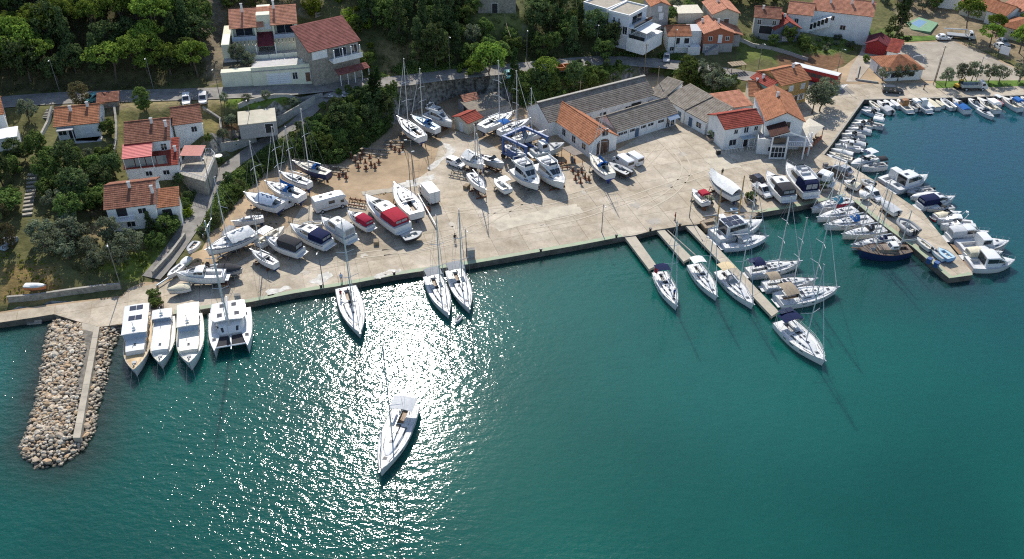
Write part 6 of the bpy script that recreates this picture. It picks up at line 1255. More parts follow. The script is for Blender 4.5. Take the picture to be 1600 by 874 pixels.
# village houses behind
house((1018, 9.5), (1046, 8), 9, 3.8, 7, 'grey gabled house with a red orange roof at the top, right of the modern house', 'gabley', 'bright', GREYW, wins=[('f', .5, 2.3, .9, 1.3, 's'), ('f', .6, .2, 1.0, 1.6, 's')])
r = house((1045, 56), (1079, 55.5), 3.5, 4.2, 6.5, 'white house with a small orange roof and balcony, left of the brick house', 'gable', 'orange', wins=[('f', .45, 1.9, .9, 1.7, 'k'), ('f', .85, 2.0, 1.2, 1.5, 'k'), ('f', .2, .3, .9, 1)], base=3)
W_ = r['W']; part_box(r, 'extension', WHITEW, W_ + .02, W_ + 3.2, 1.5, 6.4, -2, 4.6); part_box(r, 'roof_panel', CL['ltgrey'], W_ + .1, W_ + 3.2, 1.4, 6.4, 4.61, 4.75); part_box(r, 'porch', WHITEW, W_ - .5, W_ + 2.6, -1.2, 1.4, -2, 1.6); railing(r, [(W_ * .4, -.9), (W_, -.9)], 1.6, .8); part_box(r, 'balcony', WHITEW, W_ * .4, W_, -1, -.02, 1.45, 1.6)
r = house((1101, 52.5), (1147, 51.5), 3.4, 4.9, 9.5, 'red brick house with pink tile roof and outside stair beside the village road', 'gabley', 'pink', BRICK, wins=[('f', .22, 3.0, .9, 1.0), ('f', .55, 2.5, .9, 1.9, 's'), ('f', .8, 3.0, .9, 1.0), ('f', .15, .8, .8, .7)], chim=[(.12, .7, .9), (.55, .35, 1.1)], pitch=.36, base=3)
W_ = r['W']; b = MB(); slope(b, (W_ + .4, 1, 4.6), (W_ + 2.8, 1, 3.8), (W_ + .4, 9.8, 4.9), (W_ + 2.8, 9.8, 4.1)); b.build('side_roof', RT['pink'], r); part_box(r, 'side_room', GREYW, W_ + .02, W_ + 2.4, 2, 9, -2, 3.6); part_box(r, 'lower_wall', GREYW, -.03, W_ + .03, -.06, -.01, -2, 2.2)
b = MB()
for k in range(8): b.box(.4 + k * .42, .4 + (k + 1) * .42, -1.3, -.1, -2, .1 + k * .3)
b.build('outside_stair', GREYW, r)
house((1114, 22), (1155, 20.5), 7.2, 3.6, 9, 'cream stone house with a salmon gable roof directly behind the brick house', 'gabley', 'pink', CREAMW, wins=[('f', .25, 1.2, .9, .9), ('f', .55, 1.0, 1.3, 1.2, 'd')], chim=[(.4, .6, 1)], pitch=.4)
house((1060, 22), (1098, 21), 7.6, 2.4, 6, 'low cream garden building between the two gabled houses at the top', 'flat', CREAMW, CREAMW, name='garden_building', cat='outbuilding')
house((1180, 26), (1219, 29), 5.6, 4.4, 7, 'grey house with a faded tile roof left of the slate blue house', 'gable', 'dark', GREYW, wins=[('f', .5, .2, 3.2, 2, 'k'), ('f', .2, 2.5, .9, 1.2), ('f', .8, 2.6, .9, 1.1)], chim=[(.3, .4, .8)])
house((1211, 46), (1251, 44), 4.2, 3.4, 10, 'slate blue gabled house with a bright red roof', 'gabley', 'red', SLATEW, wins=[('f', .45, .3, 1.2, 1.9, 's'), ('f', .62, 2.2, .8, 1.2, 's'), ('f', .8, .8, .8, 1.0)], pitch=.55, chim=[(.5, .3, .8)])
house((1232, 20), (1269, 24), 4.6, 4.0, 8, 'white side wing with orange roof at the left of the long white hall', 'gable', 'pink', wins=[('f', .4, 1.5, .9, 1.2)])
r = house((1269, 15), (1364, 26), 2.2, 6.6, 10, 'long white hall with orange roof and a glazed outside stair', 'gable', 'pink', wins=[('f', .36, 4.4, 1.0, 1.1), ('f', .56, 2.2, 1.3, 1.2), ('f', .2, 4.6, .5, .5)], chim=[(.28, .3, 1.2), (.62, .35, 1.2), (.95, .45, 1.4)], ov=.25, base=4)
W_ = r['W']; b = MB(); secs = [[(x, -2.2, z), (x, -.03, z), (x, -.03, z + 2.4), (x, -2.2, z + 2.4)] for x, z in ((-1.0, .8), (W_ * .2, 2.6), (W_ * .34, 3.4))]; b.loft(secs, closed=True); b.build('stair_enclosure', WHITEW, r)
for k in range(6): x = -.6 + k * W_ * .058; z = 1.1 + k * .52; part_box(r, 'stair_window', GLASS, x, x + W_ * .046, -2.26, -2.21, z + .5, z + 1.9)
r = house((1354.5, 67), (1386, 72), ZY, 2.7, 5.5, 'bright red boarded shed with a dark red gable roof by the sports court', 'gabley', 'maroon', REDW, pitch=.45, name='red_shed', cat='shed')
for k in range(12): part_box(r, 'board', REDW, .08 + k * r['W'] / 12, (k + 1) * r['W'] / 12 - .03, -.035, -.005, .05, 2.62)
house((1387, 79), (1403, 82), ZY, 2.5, 4.6, 'small white lean to with a red tile roof stuck to the red shed', 'shed', 'red', pitch=.3, name='lean_to', cat='shed')
house((1387, 110), (1443, 107), ZY, 2.8, 8.5, 'white bungalow with a hipped brown orange roof on the promenade', 'hip', 'orange', wins=[('f', .25, .8, 2.2, 1.3), ('f', .7, .9, 1.4, 1.2), ('l', .5, .2, .9, 2, 'p')], chim=[(.55, .6, .7)], pitch=.45)
r = house((1221, 133), (1265, 123.5), ZY, 5.6, 8.5, 'ochre yellow house with bright orange roof behind the restaurant', 'gable', 'bright', YELLOWW, wins=[('f', .38, 3.6, 1.1, 1.2, 's'), ('f', .8, 3.6, 1.1, 1.2, 's'), ('f', .4, .9, .9, 1.3, 'o'), ('f', .62, .1, .9, 2, 'd'), ('f', .8, .9, .9, 1.3, 'o')], chim=[(.75, .45, .9)])
house((1172, 149), (1229, 152), ZY, 3.2, 8, 'low cream house with a wide orange roof between restaurant and yellow house', 'gable', 'orange', CREAMW, chim=[(.2, .5, .7), (.5, .5, .7)], wins=[('r', .5, .9, 1, 1.1)])
house((1203, 136), (1222, 131), ZY, 5.2, 6, 'narrow house with a teal gable and red roof between the orange roofs', 'gabley', 'red', mat('teal_render', (.16, .36, .34), .9, var=.1), wins=[('f', .5, 2.8, .9, 1.4, 's')], chim=[(.3, .6, .9)])
house((1129, 170), (1174, 163.5), ZY, 2.9, 6, 'low pink roofed house behind the left wing of the restaurant', 'shed', 'pink', GREYW, pitch=.12, wins=[('f', .3, .8, .8, 1)])
# far right houses
house((1543, 16), (1571, 25), 1.8, 3.6, 8, 'house with orange roof at the upper right, in front of the pink washing garden', 'gable', 'orange', wins=[('f', .7, 1.2, .9, 1.1)])
house((1564, 39), (1606, 50), 1.5, 3.0, 9, 'house with a hipped orange roof at the right edge of the photo', 'hip', 'orange', CREAMW, wins=[('f', .5, .9, 1, 1.1)])
house((1503, 4), (1546, 14), 2, 3.4, 8, 'beige house with red orange roof at the top right corner', 'gable', 'bright', CREAMW, wins=[('f', .3, 1, .9, 1.1), ('f', .75, 1, .9, 1.1)])
house((1570, 6), (1596, 18), 2.2, 3.6, 7, 'pale house with salmon roof behind the hipped one at the upper right', 'gable', 'pink', WHITEW, wins=[('f', .5, 1.2, .9, 1.1)])
house((1470, -6), (1503, -2), 2.2, 3.2, 7, 'small pale house at the top edge right of the tennis court', 'gable', 'orange', WHITEW)

# restaurant
r = house((1134, 201), (1191, 192), ZY, 5.0, 7, 'white left wing of the restaurant with a bright red tiled roof', 'gable', 'red', wins=[('f', .3, 3.4, .8, .9), ('f', .58, 3.3, 1.0, 1.3, 'o'), ('f', .85, 3.5, .8, .9), ('f', .25, .8, 1.6, 1.3, 'w'), ('l', .5, 3, .7, .9, 's')], name='restaurant_wing', cat='restaurant')
W_ = r['W']; railing(r, [(-.3, -1.6), (W_ * .46, -1.8)], 0, .95, 'balustrade'); railing(r, [(W_ * .56, -1.9), (W_ * .92, -2.1)], 0, .95, 'balustrade'); part_box(r, 'porch_roof', mat('porch_glass', (.42, .50, .55), .3, var=.1), W_ * .42, W_ * .78, -1.5, -.03, 2.5, 2.6); posts(r, 'porch_post', FRAMEW, [(W_ * .44, -1.4), (W_ * .6, -1.4), (W_ * .76, -1.4)], 0, 2.5, .07); window(r, 'f', W_, 7, W_ * .6, .05, 1.2, 2.1, 'k')
r2 = house((1198, 188), (1256, 189), ZY, 6.6, 13, 'tall white gabled block of the restaurant with orange brown roof and open corner loggia', 'gabley', 'orange', wins=[('f', .2, 3.6, 1.0, 1.3), ('f', .55, 4.8, 1.6, 1.5), ('l', .3, 4, .8, 1), ('l', .7, 4, .8, 1), ('r', .3, 4, 1, 1.2)], pitch=.5, chim=[(.45, .6, 1.0)], name='restaurant_block', cat='restaurant')
W_ = r2['W']; part_box(r2, 'loggia_floor', PAVE, W_ * .1, W_ + 1.5, -4.5, -.02, 2.9, 3.15); part_box(r2, 'loggia_front', WHITEW, W_ * .1, W_ + 1.5, -4.6, -4.45, 2.3, 3.9) if False else None
b = MB(); slope(b, (W_ * .02, -4.8, 5.2), (W_ * .02, -.02, 5.2), (W_ * .5, -4.8, 6.5), (W_ * .5, -.02, 6.5)); b.build('porch_roof', tile_mat('dark_brown_tiles', (.085, .04, .033), (.07, .033, .028)), r2); b = MB(); b.poly([(W_ * .03, -4.6, 5.1), (W_ * .5, -4.6, 6.4), (W_ * 1.0, -4.6, 5.1), (W_ * 1.0, -4.6, 4.8), (W_ * .5, -4.6, 6.05), (W_ * .03, -4.6, 4.8)]); b.build('gable_frame', FRAMEW, r2)
posts(r2, 'column', FRAMEW, [(W_ * .1, -4.4), (W_ * .5, -4.4), (W_ * .98, -4.4), (W_ + 1.4, -2.6)], 0, 5.2, .17); railing(r2, [(W_ * .5, -4.4), (W_ + 1.4, -4.4), (W_ + 1.4, -.1)], 3.15, .9, 'balustrade')
for k in range(4):
 for j in range(2): part_box(r2, 'glazing_pane', GLASS, W_ * .12 + k * W_ * .1, W_ * .12 + k * W_ * .1 + W_ * .08, -4.44, -4.38, .4 + j * 1.2, 1.45 + j * 1.2)
part_box(r2, 'glazing_frame', FRAMEW, W_ * .1, W_ * .54, -4.37, -4.3, 0, 2.9); part_box(r2, 'upper_glazing', GLASS, W_ * .1, W_ * .46, -4.42, -4.36, 3.4, 4.9)
p1, p2, p3, p4, p5 = [at(u, v, ZY) for u, v in ((1181, 240), (1213, 243.5), (1218, 228), (1206, 205), (1178, 214))]
root = empty('restaurant_terrace', (p1.x, p1.y, ZY), 0, 'single storey white curved terrace block in front of the restaurant', 'terrace'); Q = [(p.x - p1.x, p.y - p1.y) for p in (p1, p2, p3, p4, p5)]; Q = Q if area2(Q) > 0 else Q[::-1]
b = MB(); b.prism(Q, -.5, 2.9); b.build('wall', WHITEW, root); cx_ = np.mean(np.array(Q), 0); b = MB(); b.prism([tuple(cx_ + (np.array(q) - cx_) * .94) for q in Q], 2.91, 2.95); b.build('terrace_floor', PAVE, root)
b = MB()
for a, c in zip(Q, Q[1:] + Q[:1]): b.loft([[(a[0], a[1], 2.9), (a[0], a[1], 3.5), (a[0] * .97 + cx_[0] * .03, a[1] * .97 + cx_[1] * .03, 3.5), (a[0] * .97 + cx_[0] * .03, a[1] * .97 + cx_[1] * .03, 2.9)], [(c[0], c[1], 2.9), (c[0], c[1], 3.5), (c[0] * .97 + cx_[0] * .03, c[1] * .97 + cx_[1] * .03, 3.5), (c[0] * .97 + cx_[0] * .03, c[1] * .97 + cx_[1] * .03, 2.9)]], closed=True)
b.build('parapet', WHITEW, root); MB().box(cx_[0] - .5, cx_[0] + .5, cx_[1] + 1, cx_[1] + 2, 2.9, 5.6).build('chimney', WHITEW, root); b = MB(); b.loft([[(cx_[0] - .6, cx_[1] + .9, 5.6), (cx_[0] + .6, cx_[1] + .9, 5.6), (cx_[0] + .6, cx_[1] + 2.1, 5.6), (cx_[0] - .6, cx_[1] + 2.1, 5.6)], [(cx_[0] - .1, cx_[1] + 1.4, 6.1), (cx_[0] + .1, cx_[1] + 1.4, 6.1), (cx_[0] + .1, cx_[1] + 1.6, 6.1), (cx_[0] - .1, cx_[1] + 1.6, 6.1)]], closed=True); b.build('chimney_cap', RT['red'], root)
b = MB(); m_ = (np.array(Q[0]) + np.array(Q[1])) / 2; b.box(m_[0] + .2, m_[0] + 1.0, m_[1] - .15, m_[1] + .1, .9, 1.8); b.build('window', GLASS, root)
aw = [at(u, v, 4.2) for u, v in ((1262, 220), (1288.5, 197), (1265, 184), (1240, 205))]; root = empty('restaurant_awning', (aw[0].x, aw[0].y, ZY), 0, 'large off white awning roof over the restaurant terrace by the basin', 'awning'); Q = [(p.x - aw[0].x, p.y - aw[0].y) for p in aw]; HOUSE_FOOT.append([(p.x, p.y) for p in aw])
b = MB(); ctr = np.mean(np.array(Q), 0)
for a, c in zip(Q, Q[1:] + Q[:1]): b.poly([(*a, 3.0), (*c, 3.0), (*ctr, 3.6)])
b.build('awning_cloth', cloth('awning_cloth', (.55, .50, .42)), root); posts(root, 'awning_post', DOORW, [tuple(np.array(q) * .96 + ctr * .04) for q in Q] + [tuple((np.array(Q[0]) + np.array(Q[1])) / 2)], 0, 3.0, .08); b = MB()
for k in range(5): q = np.array(Q[0]) * (1 - k / 5 - .1) + np.array(Q[1]) * (k / 5 + .1); q = q * .8 + ctr * .2; b.box(q[0] - .5, q[0] + .5, q[1] - .5, q[1] + .5, .7, .76); b.bar((q[0], q[1], 0), (q[0], q[1], .7), .05, n=5)
b.build('table', DOORW, root); a, c = np.array(Q[0]), np.array(Q[1]); b = MB(); d = (c - a) / np.linalg.norm(c - a); nn = np.array([-d[1], d[0]]); b.loft([[(*a, 0), (*a, 1.0), (*(a + nn * .15), 1.0), (*(a + nn * .15), 0)], [(*c, 0), (*c, 1.0), (*(c + nn * .15), 1.0), (*(c + nn * .15), 0)]], closed=True); b.build('low_wall', BRICK, root)

# boatyard sheds
r = house((858, 191), (1023, 147.5), ZY, 3.4, 9, 'long low warehouse with a grey fibre cement roof behind the yard', 'gable', 'grey', pitch=.58, ov=.2, wins=[('f', .36, .9, 1.5, 1.3), ('f', .50, 1, 1.6, 1.3), ('f', .62, .8, 2.4, 1.5, 'g'), ('f', .74, .8, 1.5, 1.4), ('f', .82, 1.5, 2.8, 1.1, 'k'), ('f', .95, 1.6, .7, .6), ('f', .98, 1.6, .5, .6)], name='warehouse', cat='warehouse', base=.5)
b = MB(); b.box(-.3, r['W'] + .3, 4.2, 4.8, 6.12, 6.3); b.build('ridge_cap', mat('pale_ridge', (.40, .37, .32), .9, var=.15), r)
house((1013, 146), (1036, 154), ZY, 3.4, 7.5, 'corner section of the grey roofed warehouses at the right end', 'shed', 'grey', pitch=.2, ov=.15, name='warehouse', cat='warehouse', base=.5)
house((1036.5, 152), (1070, 172), ZY, 3.2, 7.5, 'upper one of the two stepped grey roofed sheds on the right', 'shed', 'grey', pitch=.2, ov=.15, wins=[('f', .25, 1, .8, .8), ('f', .8, .1, 1.2, 2.1, 'b')], name='warehouse', cat='warehouse', base=.5)
house((1071, 173.5), (1103, 191), ZY, 3.0, 7.5, 'lower one of the two stepped grey roofed sheds next to the restaurant', 'shed', 'grey', pitch=.2, ov=.15, wins=[('f', .3, .1, 1.2, 2.1, 'b'), ('f', .7, .9, 1.5, 1.2)], name='warehouse', cat='warehouse', base=.5)
house((1104, 192), (1114, 196), ZY, 2.6, 5, 'tiny flat roofed link between the stepped sheds and the restaurant', 'flat', GREYW, wins=[('f', .5, .1, .8, 2, 'd')], name='link_building', cat='shed', base=.5)
r = house((964.5, 205), (1057.5, 176), ZY, 2.9, 7.4, 'free standing workshop with grey roof and a pinkish gable in the middle of the yard', 'gable', 'grey', pitch=.56, ov=.25, wins=[('f', .06, 1.7, 1.3, .6), ('f', .13, 1.7, 1.0, .6), ('f', .24, 1.7, 1.8, .6), ('f', .33, .05, 1.1, 2.1, 'b'), ('f', .42, 1.7, 1.8, .6), ('f', .55, 1.7, 1.8, .6), ('f', .73, 1.7, 1.8, .6), ('f', .86, .05, .9, 2.1, 'p'), ('f', .94, .05, .9, 2.1, 'p')], name='workshop', cat='workshop', base=.5)
W_ = r['W']; part_box(r, 'gable_panel', PINKW, -.04, -.01, .1, 7.3, 0, 2.9)
b = MB(); b.poly([(W_ * .82, -1.3, 2.2), (W_, -1.3, 2.2), (W_, -.3, 2.75), (W_ * .82, -.3, 2.75)]); b.build('blue_awning', CL['bluegrey'], r)
for u in (.2, .38, .5, .67, .8): part_box(r, 'pilaster', WHITEW, W_ * u - .15, W_ * u + .15, -.12, -.01, -.4, 2.85)
r = house((921, 224), (964, 211.5), ZY, 3.3, 15.5, 'white boathouse with a bright orange gable roof and an arched brown gate', 'gabley', 'bright', pitch=.62, wins=[('f', .55, 4.0, 1.5, 1.4), ('l', .12, 1.1, 1.3, 1.3), ('l', .36, 1.0, 1.2, 1.5), ('l', .6, 1.0, 1.2, 1.5), ('l', .85, 1.0, 1.2, 1.4)], name='boathouse', cat='boathouse', base=.5)
W_ = r['W']; b = MB(); P = [(W_ * .28, 0)] + [(W_ * .5 - W_ * .22 * math.cos(t), 2.4 + .9 * math.sin(t)) for t in np.linspace(0, math.pi, 9)] + [(W_ * .72, 0)]; b.loft([[(x, -.05, z) for x, z in P], [(x, .05, z) for x, z in P]], closed=True); b.build('arched_gate', DOORW, r)
for k in range(5): part_box(r, 'gate_plank', RUST, W_ * (.3 + k * .085), W_ * (.3 + k * .085) + .06, -.09, -.055, .1, 2.4)
r = house((731, 192), (752, 183), ZY, 2.8, 4.4, 'small pale hut with a red tiled roof in the back row of boats', 'gable', 'red', CREAMW, wins=[('f', .6, 1.2, 1.6, .8), ('l', .5, .05, .9, 2, 's')], name='hut', cat='hut', base=.4, pitch=.35)
r = house((738, 177), (797, 164), ZY, 2.4, 7.5, 'unfinished flat roofed concrete building behind the red roofed hut', 'flat', mat('bare_concrete', (.24, .205, .16), .95, var=.25), GREYW, name='concrete_building', cat='building', base=.5, wins=[('l', .5, .1, 2, 2.2, 'k')])
b = MB(); slope(b, (.5, 5.5, 2.6), (4.5, 5.5, 2.6), (.5, 7.4, 3.6), (4.5, 7.4, 3.6)); b.build('collapsed_roof', RT['pink'], r)
lp = [at(u, v, ZY + 2.4) for u, v in ((897, 244), (911, 240.5), (892, 228), (878, 231.6))]; root = empty('lean_to', (lp[0].x, lp[0].y, ZY), 0, 'open lean to with a brown sheet roof along the boathouse', 'shed'); Q = [(p.x - lp[0].x, p.y - lp[0].y) for p in lp]
b = MB(); i = b.add([(*q, 2.4) for q in Q] + [(*q, 2.5) for q in Q]); b.face((i, i + 1, i + 2, i + 3)); b.face((i + 4, i + 5, i + 6, i + 7)); [b.face((i + k, i + (k + 1) % 4, i + 4 + (k + 1) % 4, i + 4 + k)) for k in range(4)]; b.build('sheet_roof', mat('brown_sheet', (.20, .16, .13), .8, var=.2), root); posts(root, 'post', TIMB, Q, 0, 2.4, .07)
for k, (m_, s) in enumerate(((BLUEP, .8), (RUST, .7), (STAND, .9))): q = np.mean(np.array(Q), 0) * .8 + np.array(Q[k]) * .2; MB().bar((q[0], q[1], 0), (q[0], q[1], s), .3, n=10).build('drum', m_, root)

HG = height(XX, YY); make_terrain()
# ---------------------------------------------------------------- vegetation
def leaf_mat(name, dark, light, trans=.3):
 m = bpy.data.materials.new(name); m.use_nodes = True; n = m.node_tree.nodes; l = m.node_tree.links; n.clear()
 o = n.new('ShaderNodeOutputMaterial'); a = n.new('ShaderNodeAttribute'); a.attribute_name = 'tint'
 oi = n.new('ShaderNodeObjectInfo'); rp = n.new('ShaderNodeValToRGB'); rp.color_ramp.elements[0].color = (*dark, 1); rp.color_ramp.elements[1].color = (*light, 1)
 l.new(a.outputs['Fac'], rp.inputs[0])
 hs = n.new('ShaderNodeHueSaturation'); mr = n.new('ShaderNodeMapRange'); l.new(oi.outputs['Random'], mr.inputs[0]); mr.inputs[3].default_value = .7; mr.inputs[4].default_value = 1.45
 mh = n.new('ShaderNodeMapRange'); l.new(oi.outputs['Random'], mh.inputs[0]); mh.inputs[3].default_value = .485; mh.inputs[4].default_value = .515; l.new(mh.outputs[0], hs.inputs['Hue'])
 l.new(mr.outputs[0], hs.inputs['Value']); l.new(rp.outputs[0], hs.inputs['Color'])
 d = n.new('ShaderNodeBsdfDiffuse'); t = n.new('ShaderNodeBsdfTranslucent'); mx = n.new('ShaderNodeMixShader'); mx.inputs[0].default_value = trans
 l.new(hs.outputs[0], d.inputs[0]); l.new(hs.outputs[0], t.inputs[0]); l.new(d.outputs[0], mx.inputs[1]); l.new(t.outputs[0], mx.inputs[2]); l.new(mx.outputs[0], o.inputs[0]); return m
LEAF = {'pine': leaf_mat('pine_needles', (.05, .085, .02), (.27, .36, .06)), 'dark': leaf_mat('dark_leaves', (.035, .055, .024), (.14, .19, .07)),
  'olive': leaf_mat('olive_leaves', (.08, .10, .06), (.26, .29, .18)), 'broad': leaf_mat('broad_leaves', (.045, .075, .022), (.19, .26, .07)),
  'cypress': leaf_mat('cypress_leaves', (.015, .03, .012), (.05, .08, .025)), 'brown': leaf_mat('brown_leaves', (.05, .05, .025), (.17, .14, .07)),
  'yellow': leaf_mat('yellow_leaves', (.07, .10, .012), (.24, .30, .04)), 'scrub': leaf_mat('scrub_leaves', (.045, .06, .024), (.18, .20, .08))}
BARK = mat('bark', (.13, .10, .075), .95, var=.3, scale=4)
def leaves(g, C, rad, n, size):
 """n leaf cards scattered round every clump centre; returns verts, faces, tint"""
 k = len(C); idx = np.repeat(np.arange(k), n); N = k * n
 D = g.normal(size=(N, 3)); D /= np.linalg.norm(D, axis=1)[:, None]
 P = C[idx] + D * (rad[idx] * g.uniform(.45, 1.05, N) ** .6)[:, None] * np.array([1, 1, .72])
 nn = D + g.normal(size=(N, 3)) * .55 + np.array([0, 0, .35]); nn /= np.linalg.norm(nn, axis=1)[:, None]
 t = np.cross(nn, g.normal(size=(N, 3))); t /= np.linalg.norm(t, axis=1)[:, None] + 1e-9; b = np.cross(nn, t)
 s = (size * g.uniform(.6, 1.35, N))[:, None]; t = t * s; b = b * s * .6
 V = np.stack([P - t, P - b, P + t, P + b], 1).reshape(-1, 3); F = np.arange(N * 4).reshape(N, 4)
 tint = np.repeat(np.clip(g.uniform(0, .55, N) + g.uniform(0, .45, k)[idx], 0, 1), 4)
 return V, F, tint
def crown(kind, seed, W, H, z0, ncl, n, size, leaf, crad=.9):
 g = np.random.default_rng(seed); U = g.normal(size=(ncl, 3)); U /= np.linalg.norm(U, axis=1)[:, None]; r = g.uniform(.35, 1, ncl) ** .5
 if kind == 'umbrella': C = np.c_[U[:, 0] * r * W / 2, U[:, 1] * r * W / 2, z0 + H * .5 + np.abs(U[:, 2]) * r * H * .45 - (r ** 2) * H * .15]
 elif kind == 'cone':
  t = g.uniform(0, 1, ncl); a = g.uniform(0, 6.28, ncl); rr_ = (1 - t) ** .8 * W / 2 * g.uniform(.5, 1, ncl); C = np.c_[np.cos(a) * rr_, np.sin(a) * rr_, z0 + t * H]
 elif kind == 'column':
  t = g.uniform(0, 1, ncl); a = g.uniform(0, 6.28, ncl); rr_ = np.sin(np.pi * np.clip(t * .85 + .12, 0, 1)) * W / 2 * g.uniform(.6, 1, ncl); C = np.c_[np.cos(a) * rr_, np.sin(a) * rr_, z0 + t * H]
 else: C = np.c_[U[:, 0] * r * W / 2, U[:, 1] * r * W / 2, z0 + H / 2 + U[:, 2] * r * H / 2]
 C[:, :2] += (g.normal(size=2) * .06 * W); rad = g.uniform(.6, 1.15, ncl) * crad
 V, F, t = leaves(g, C, rad, n, size)
 return np_mesh('crown', V, F, [LEAF[leaf]], False, {'tint': ('FLOAT', t)}), C
def trunk_mesh(seed, h, r, C, nb=7):
 g = random.Random(seed); b = MB(); pts = [Vector((0, 0, -.8))]; lean = Vector((g.uniform(-.12, .12), g.uniform(-.12, .12), 0))
 for k in range(1, 5): pts.append(Vector((0, 0, h * k / 4)) + lean * h * k / 4 + Vector((g.uniform(-.1, .1), g.uniform(-.1, .1), 0)))
 for k in range(4): b.bar(pts[k], pts[k + 1], r * (1 - .17 * k), r * (1 - .17 * (k + 1)), n=6)
 for i in g.sample(range(len(C)), min(nb, len(C))):
  s = pts[g.choice([2, 3, 4])]; e = Vector(C[i]); m_ = (s + e) / 2 + Vector((0, 0, .2)); b.bar(s, m_, r * .4, r * .25, n=4); b.bar(m_, e, r * .25, r * .08, n=4)
 return b.mesh('trunk', BARK)
PROTO = {}
def proto(name, ck, W, H, z0, ncl, n, size, leaf, tr, crad=.9, var=3):
 PROTO[name] = []
 for i in range(var):
  me, C = crown(ck, hash(name) % 1000 * 0 + len(PROTO) * 17 + i, W, H, z0, ncl, n, size, leaf, crad); PROTO[name].append((me, trunk_mesh(i, z0 + H * .45, tr, C)))
proto('pine', 'umbrella', 7.5, 5.5, 3.2, 46, 62, .24, 'pine', .22, 1.0)
proto('wood', 'round', 6.0, 6.0, 1.8, 44, 60, .25, 'dark', .2, 1.0)
proto('holm', 'round', 5.2, 4.6, .9, 40, 60, .23, 'broad', .18, .9)
proto('olive', 'round', 4.2, 3.6, 1.0, 34, 60, .17, 'olive', .18, .75)
proto('cypress', 'column', 1.9, 9.0, .5, 46, 50, .18, 'cypress', .16, .62)
proto('cone', 'cone', 4.6, 8.5, .8, 52, 56, .22, 'dark', .18, .85)
proto('bush', 'round', 2.6, 1.7, .1, 16, 60, .16, 'broad', .07, .6)
proto('greybush', 'round', 2.4, 1.6, .1, 16, 60, .15, 'olive', .07, .6)
proto('yellowbush', 'round', 2.6, 1.9, .1, 18, 60, .16, 'yellow', .07, .6)
proto('scrub', 'round', 2.8, 1.6, .0, 16, 56, .16, 'scrub', .07, .65)
proto('clipped', 'column', 2.9, 4.0, .9, 70, 60, .13, 'broad', .14, .45, 1)
proto('brown', 'round', 4.0, 4.6, .8, 36, 60, .17, 'brown', .14, .75, 1)
proto('tamarisk', 'round', 3.8, 3.0, 1.6, 30, 60, .15, 'olive', .15, .7)
tr_ = random.Random(21)
def tree(kind, p, s=1.0, label='', cat='tree', group=None, name=None, sz=None):
 me, tk = tr_.choice(PROTO[kind]); rz = tr_.uniform(0, 6.28); nm = name or {'pine': 'pine_tree', 'wood': 'oak_tree', 'holm': 'holm_oak', 'olive': 'olive_tree', 'cypress': 'cypress_tree', 'cone': 'conifer_tree', 'bush': 'shrub', 'greybush': 'shrub', 'yellowbush': 'shrub', 'scrub': 'shrub', 'clipped': 'clipped_tree', 'brown': 'small_tree', 'tamarisk': 'tamarisk_tree'}[kind]
 e = empty(nm, p, rz, label, cat, group); sz = sz or s * tr_.uniform(.85, 1.3)
 inst('crown', me, (0, 0, 0), 0, (s, s, sz), e); inst('trunk', tk, (0, 0, 0), 0, (s, s, sz), e); return e
def blocked(x, y, m=1.2, rc=0):
 for P in HOUSE_FOOT:
  if abs(P[0][0] - x) < 45 and abs(P[0][1] - y) < 45 and (pin(P, x, y) or pdist(P, x, y) < m): return True
 for P, wd in ((ROAD, 3.9 - rc), (LANE, 2.8 - rc * .6)):
  if np.min(np.hypot(P[:, 0] - x, P[:, 1] - y)) < wd: return True
 return False
def scatter(poly_px, spacing, kinds, smin, smax, label, group, cat='tree', seed=1, maxn=400, on_yard=False):
 g = random.Random(seed); W = [tuple(ground(u, v)[:2]) for u, v in poly_px]; P = np.array(W); x0, y0 = P.min(0); x1, y1 = P.max(0); got = []; out = []
 for _ in range(int((x1 - x0) * (y1 - y0) / spacing ** 2 * 40)):
  x = g.uniform(x0, x1); y = g.uniform(y0, y1)
  if not pin(W, x, y): continue
  if any((x - a) ** 2 + (y - b) ** 2 < spacing ** 2 for a, b in got): continue
  if blocked(x, y): continue
  if not on_yard and pin(YARD, x, y): continue
  got.append((x, y)); k = g.choice(kinds); s = g.uniform(smin, smax); s = min(s, lanecap(x, y)) if group in ('trees below the lane', 'trees behind the warehouse') else s; out.append(tree(k, (x, y, hz(x, y) - .1), s, label, cat, group))
  if len(got) >= maxn: break
 return out
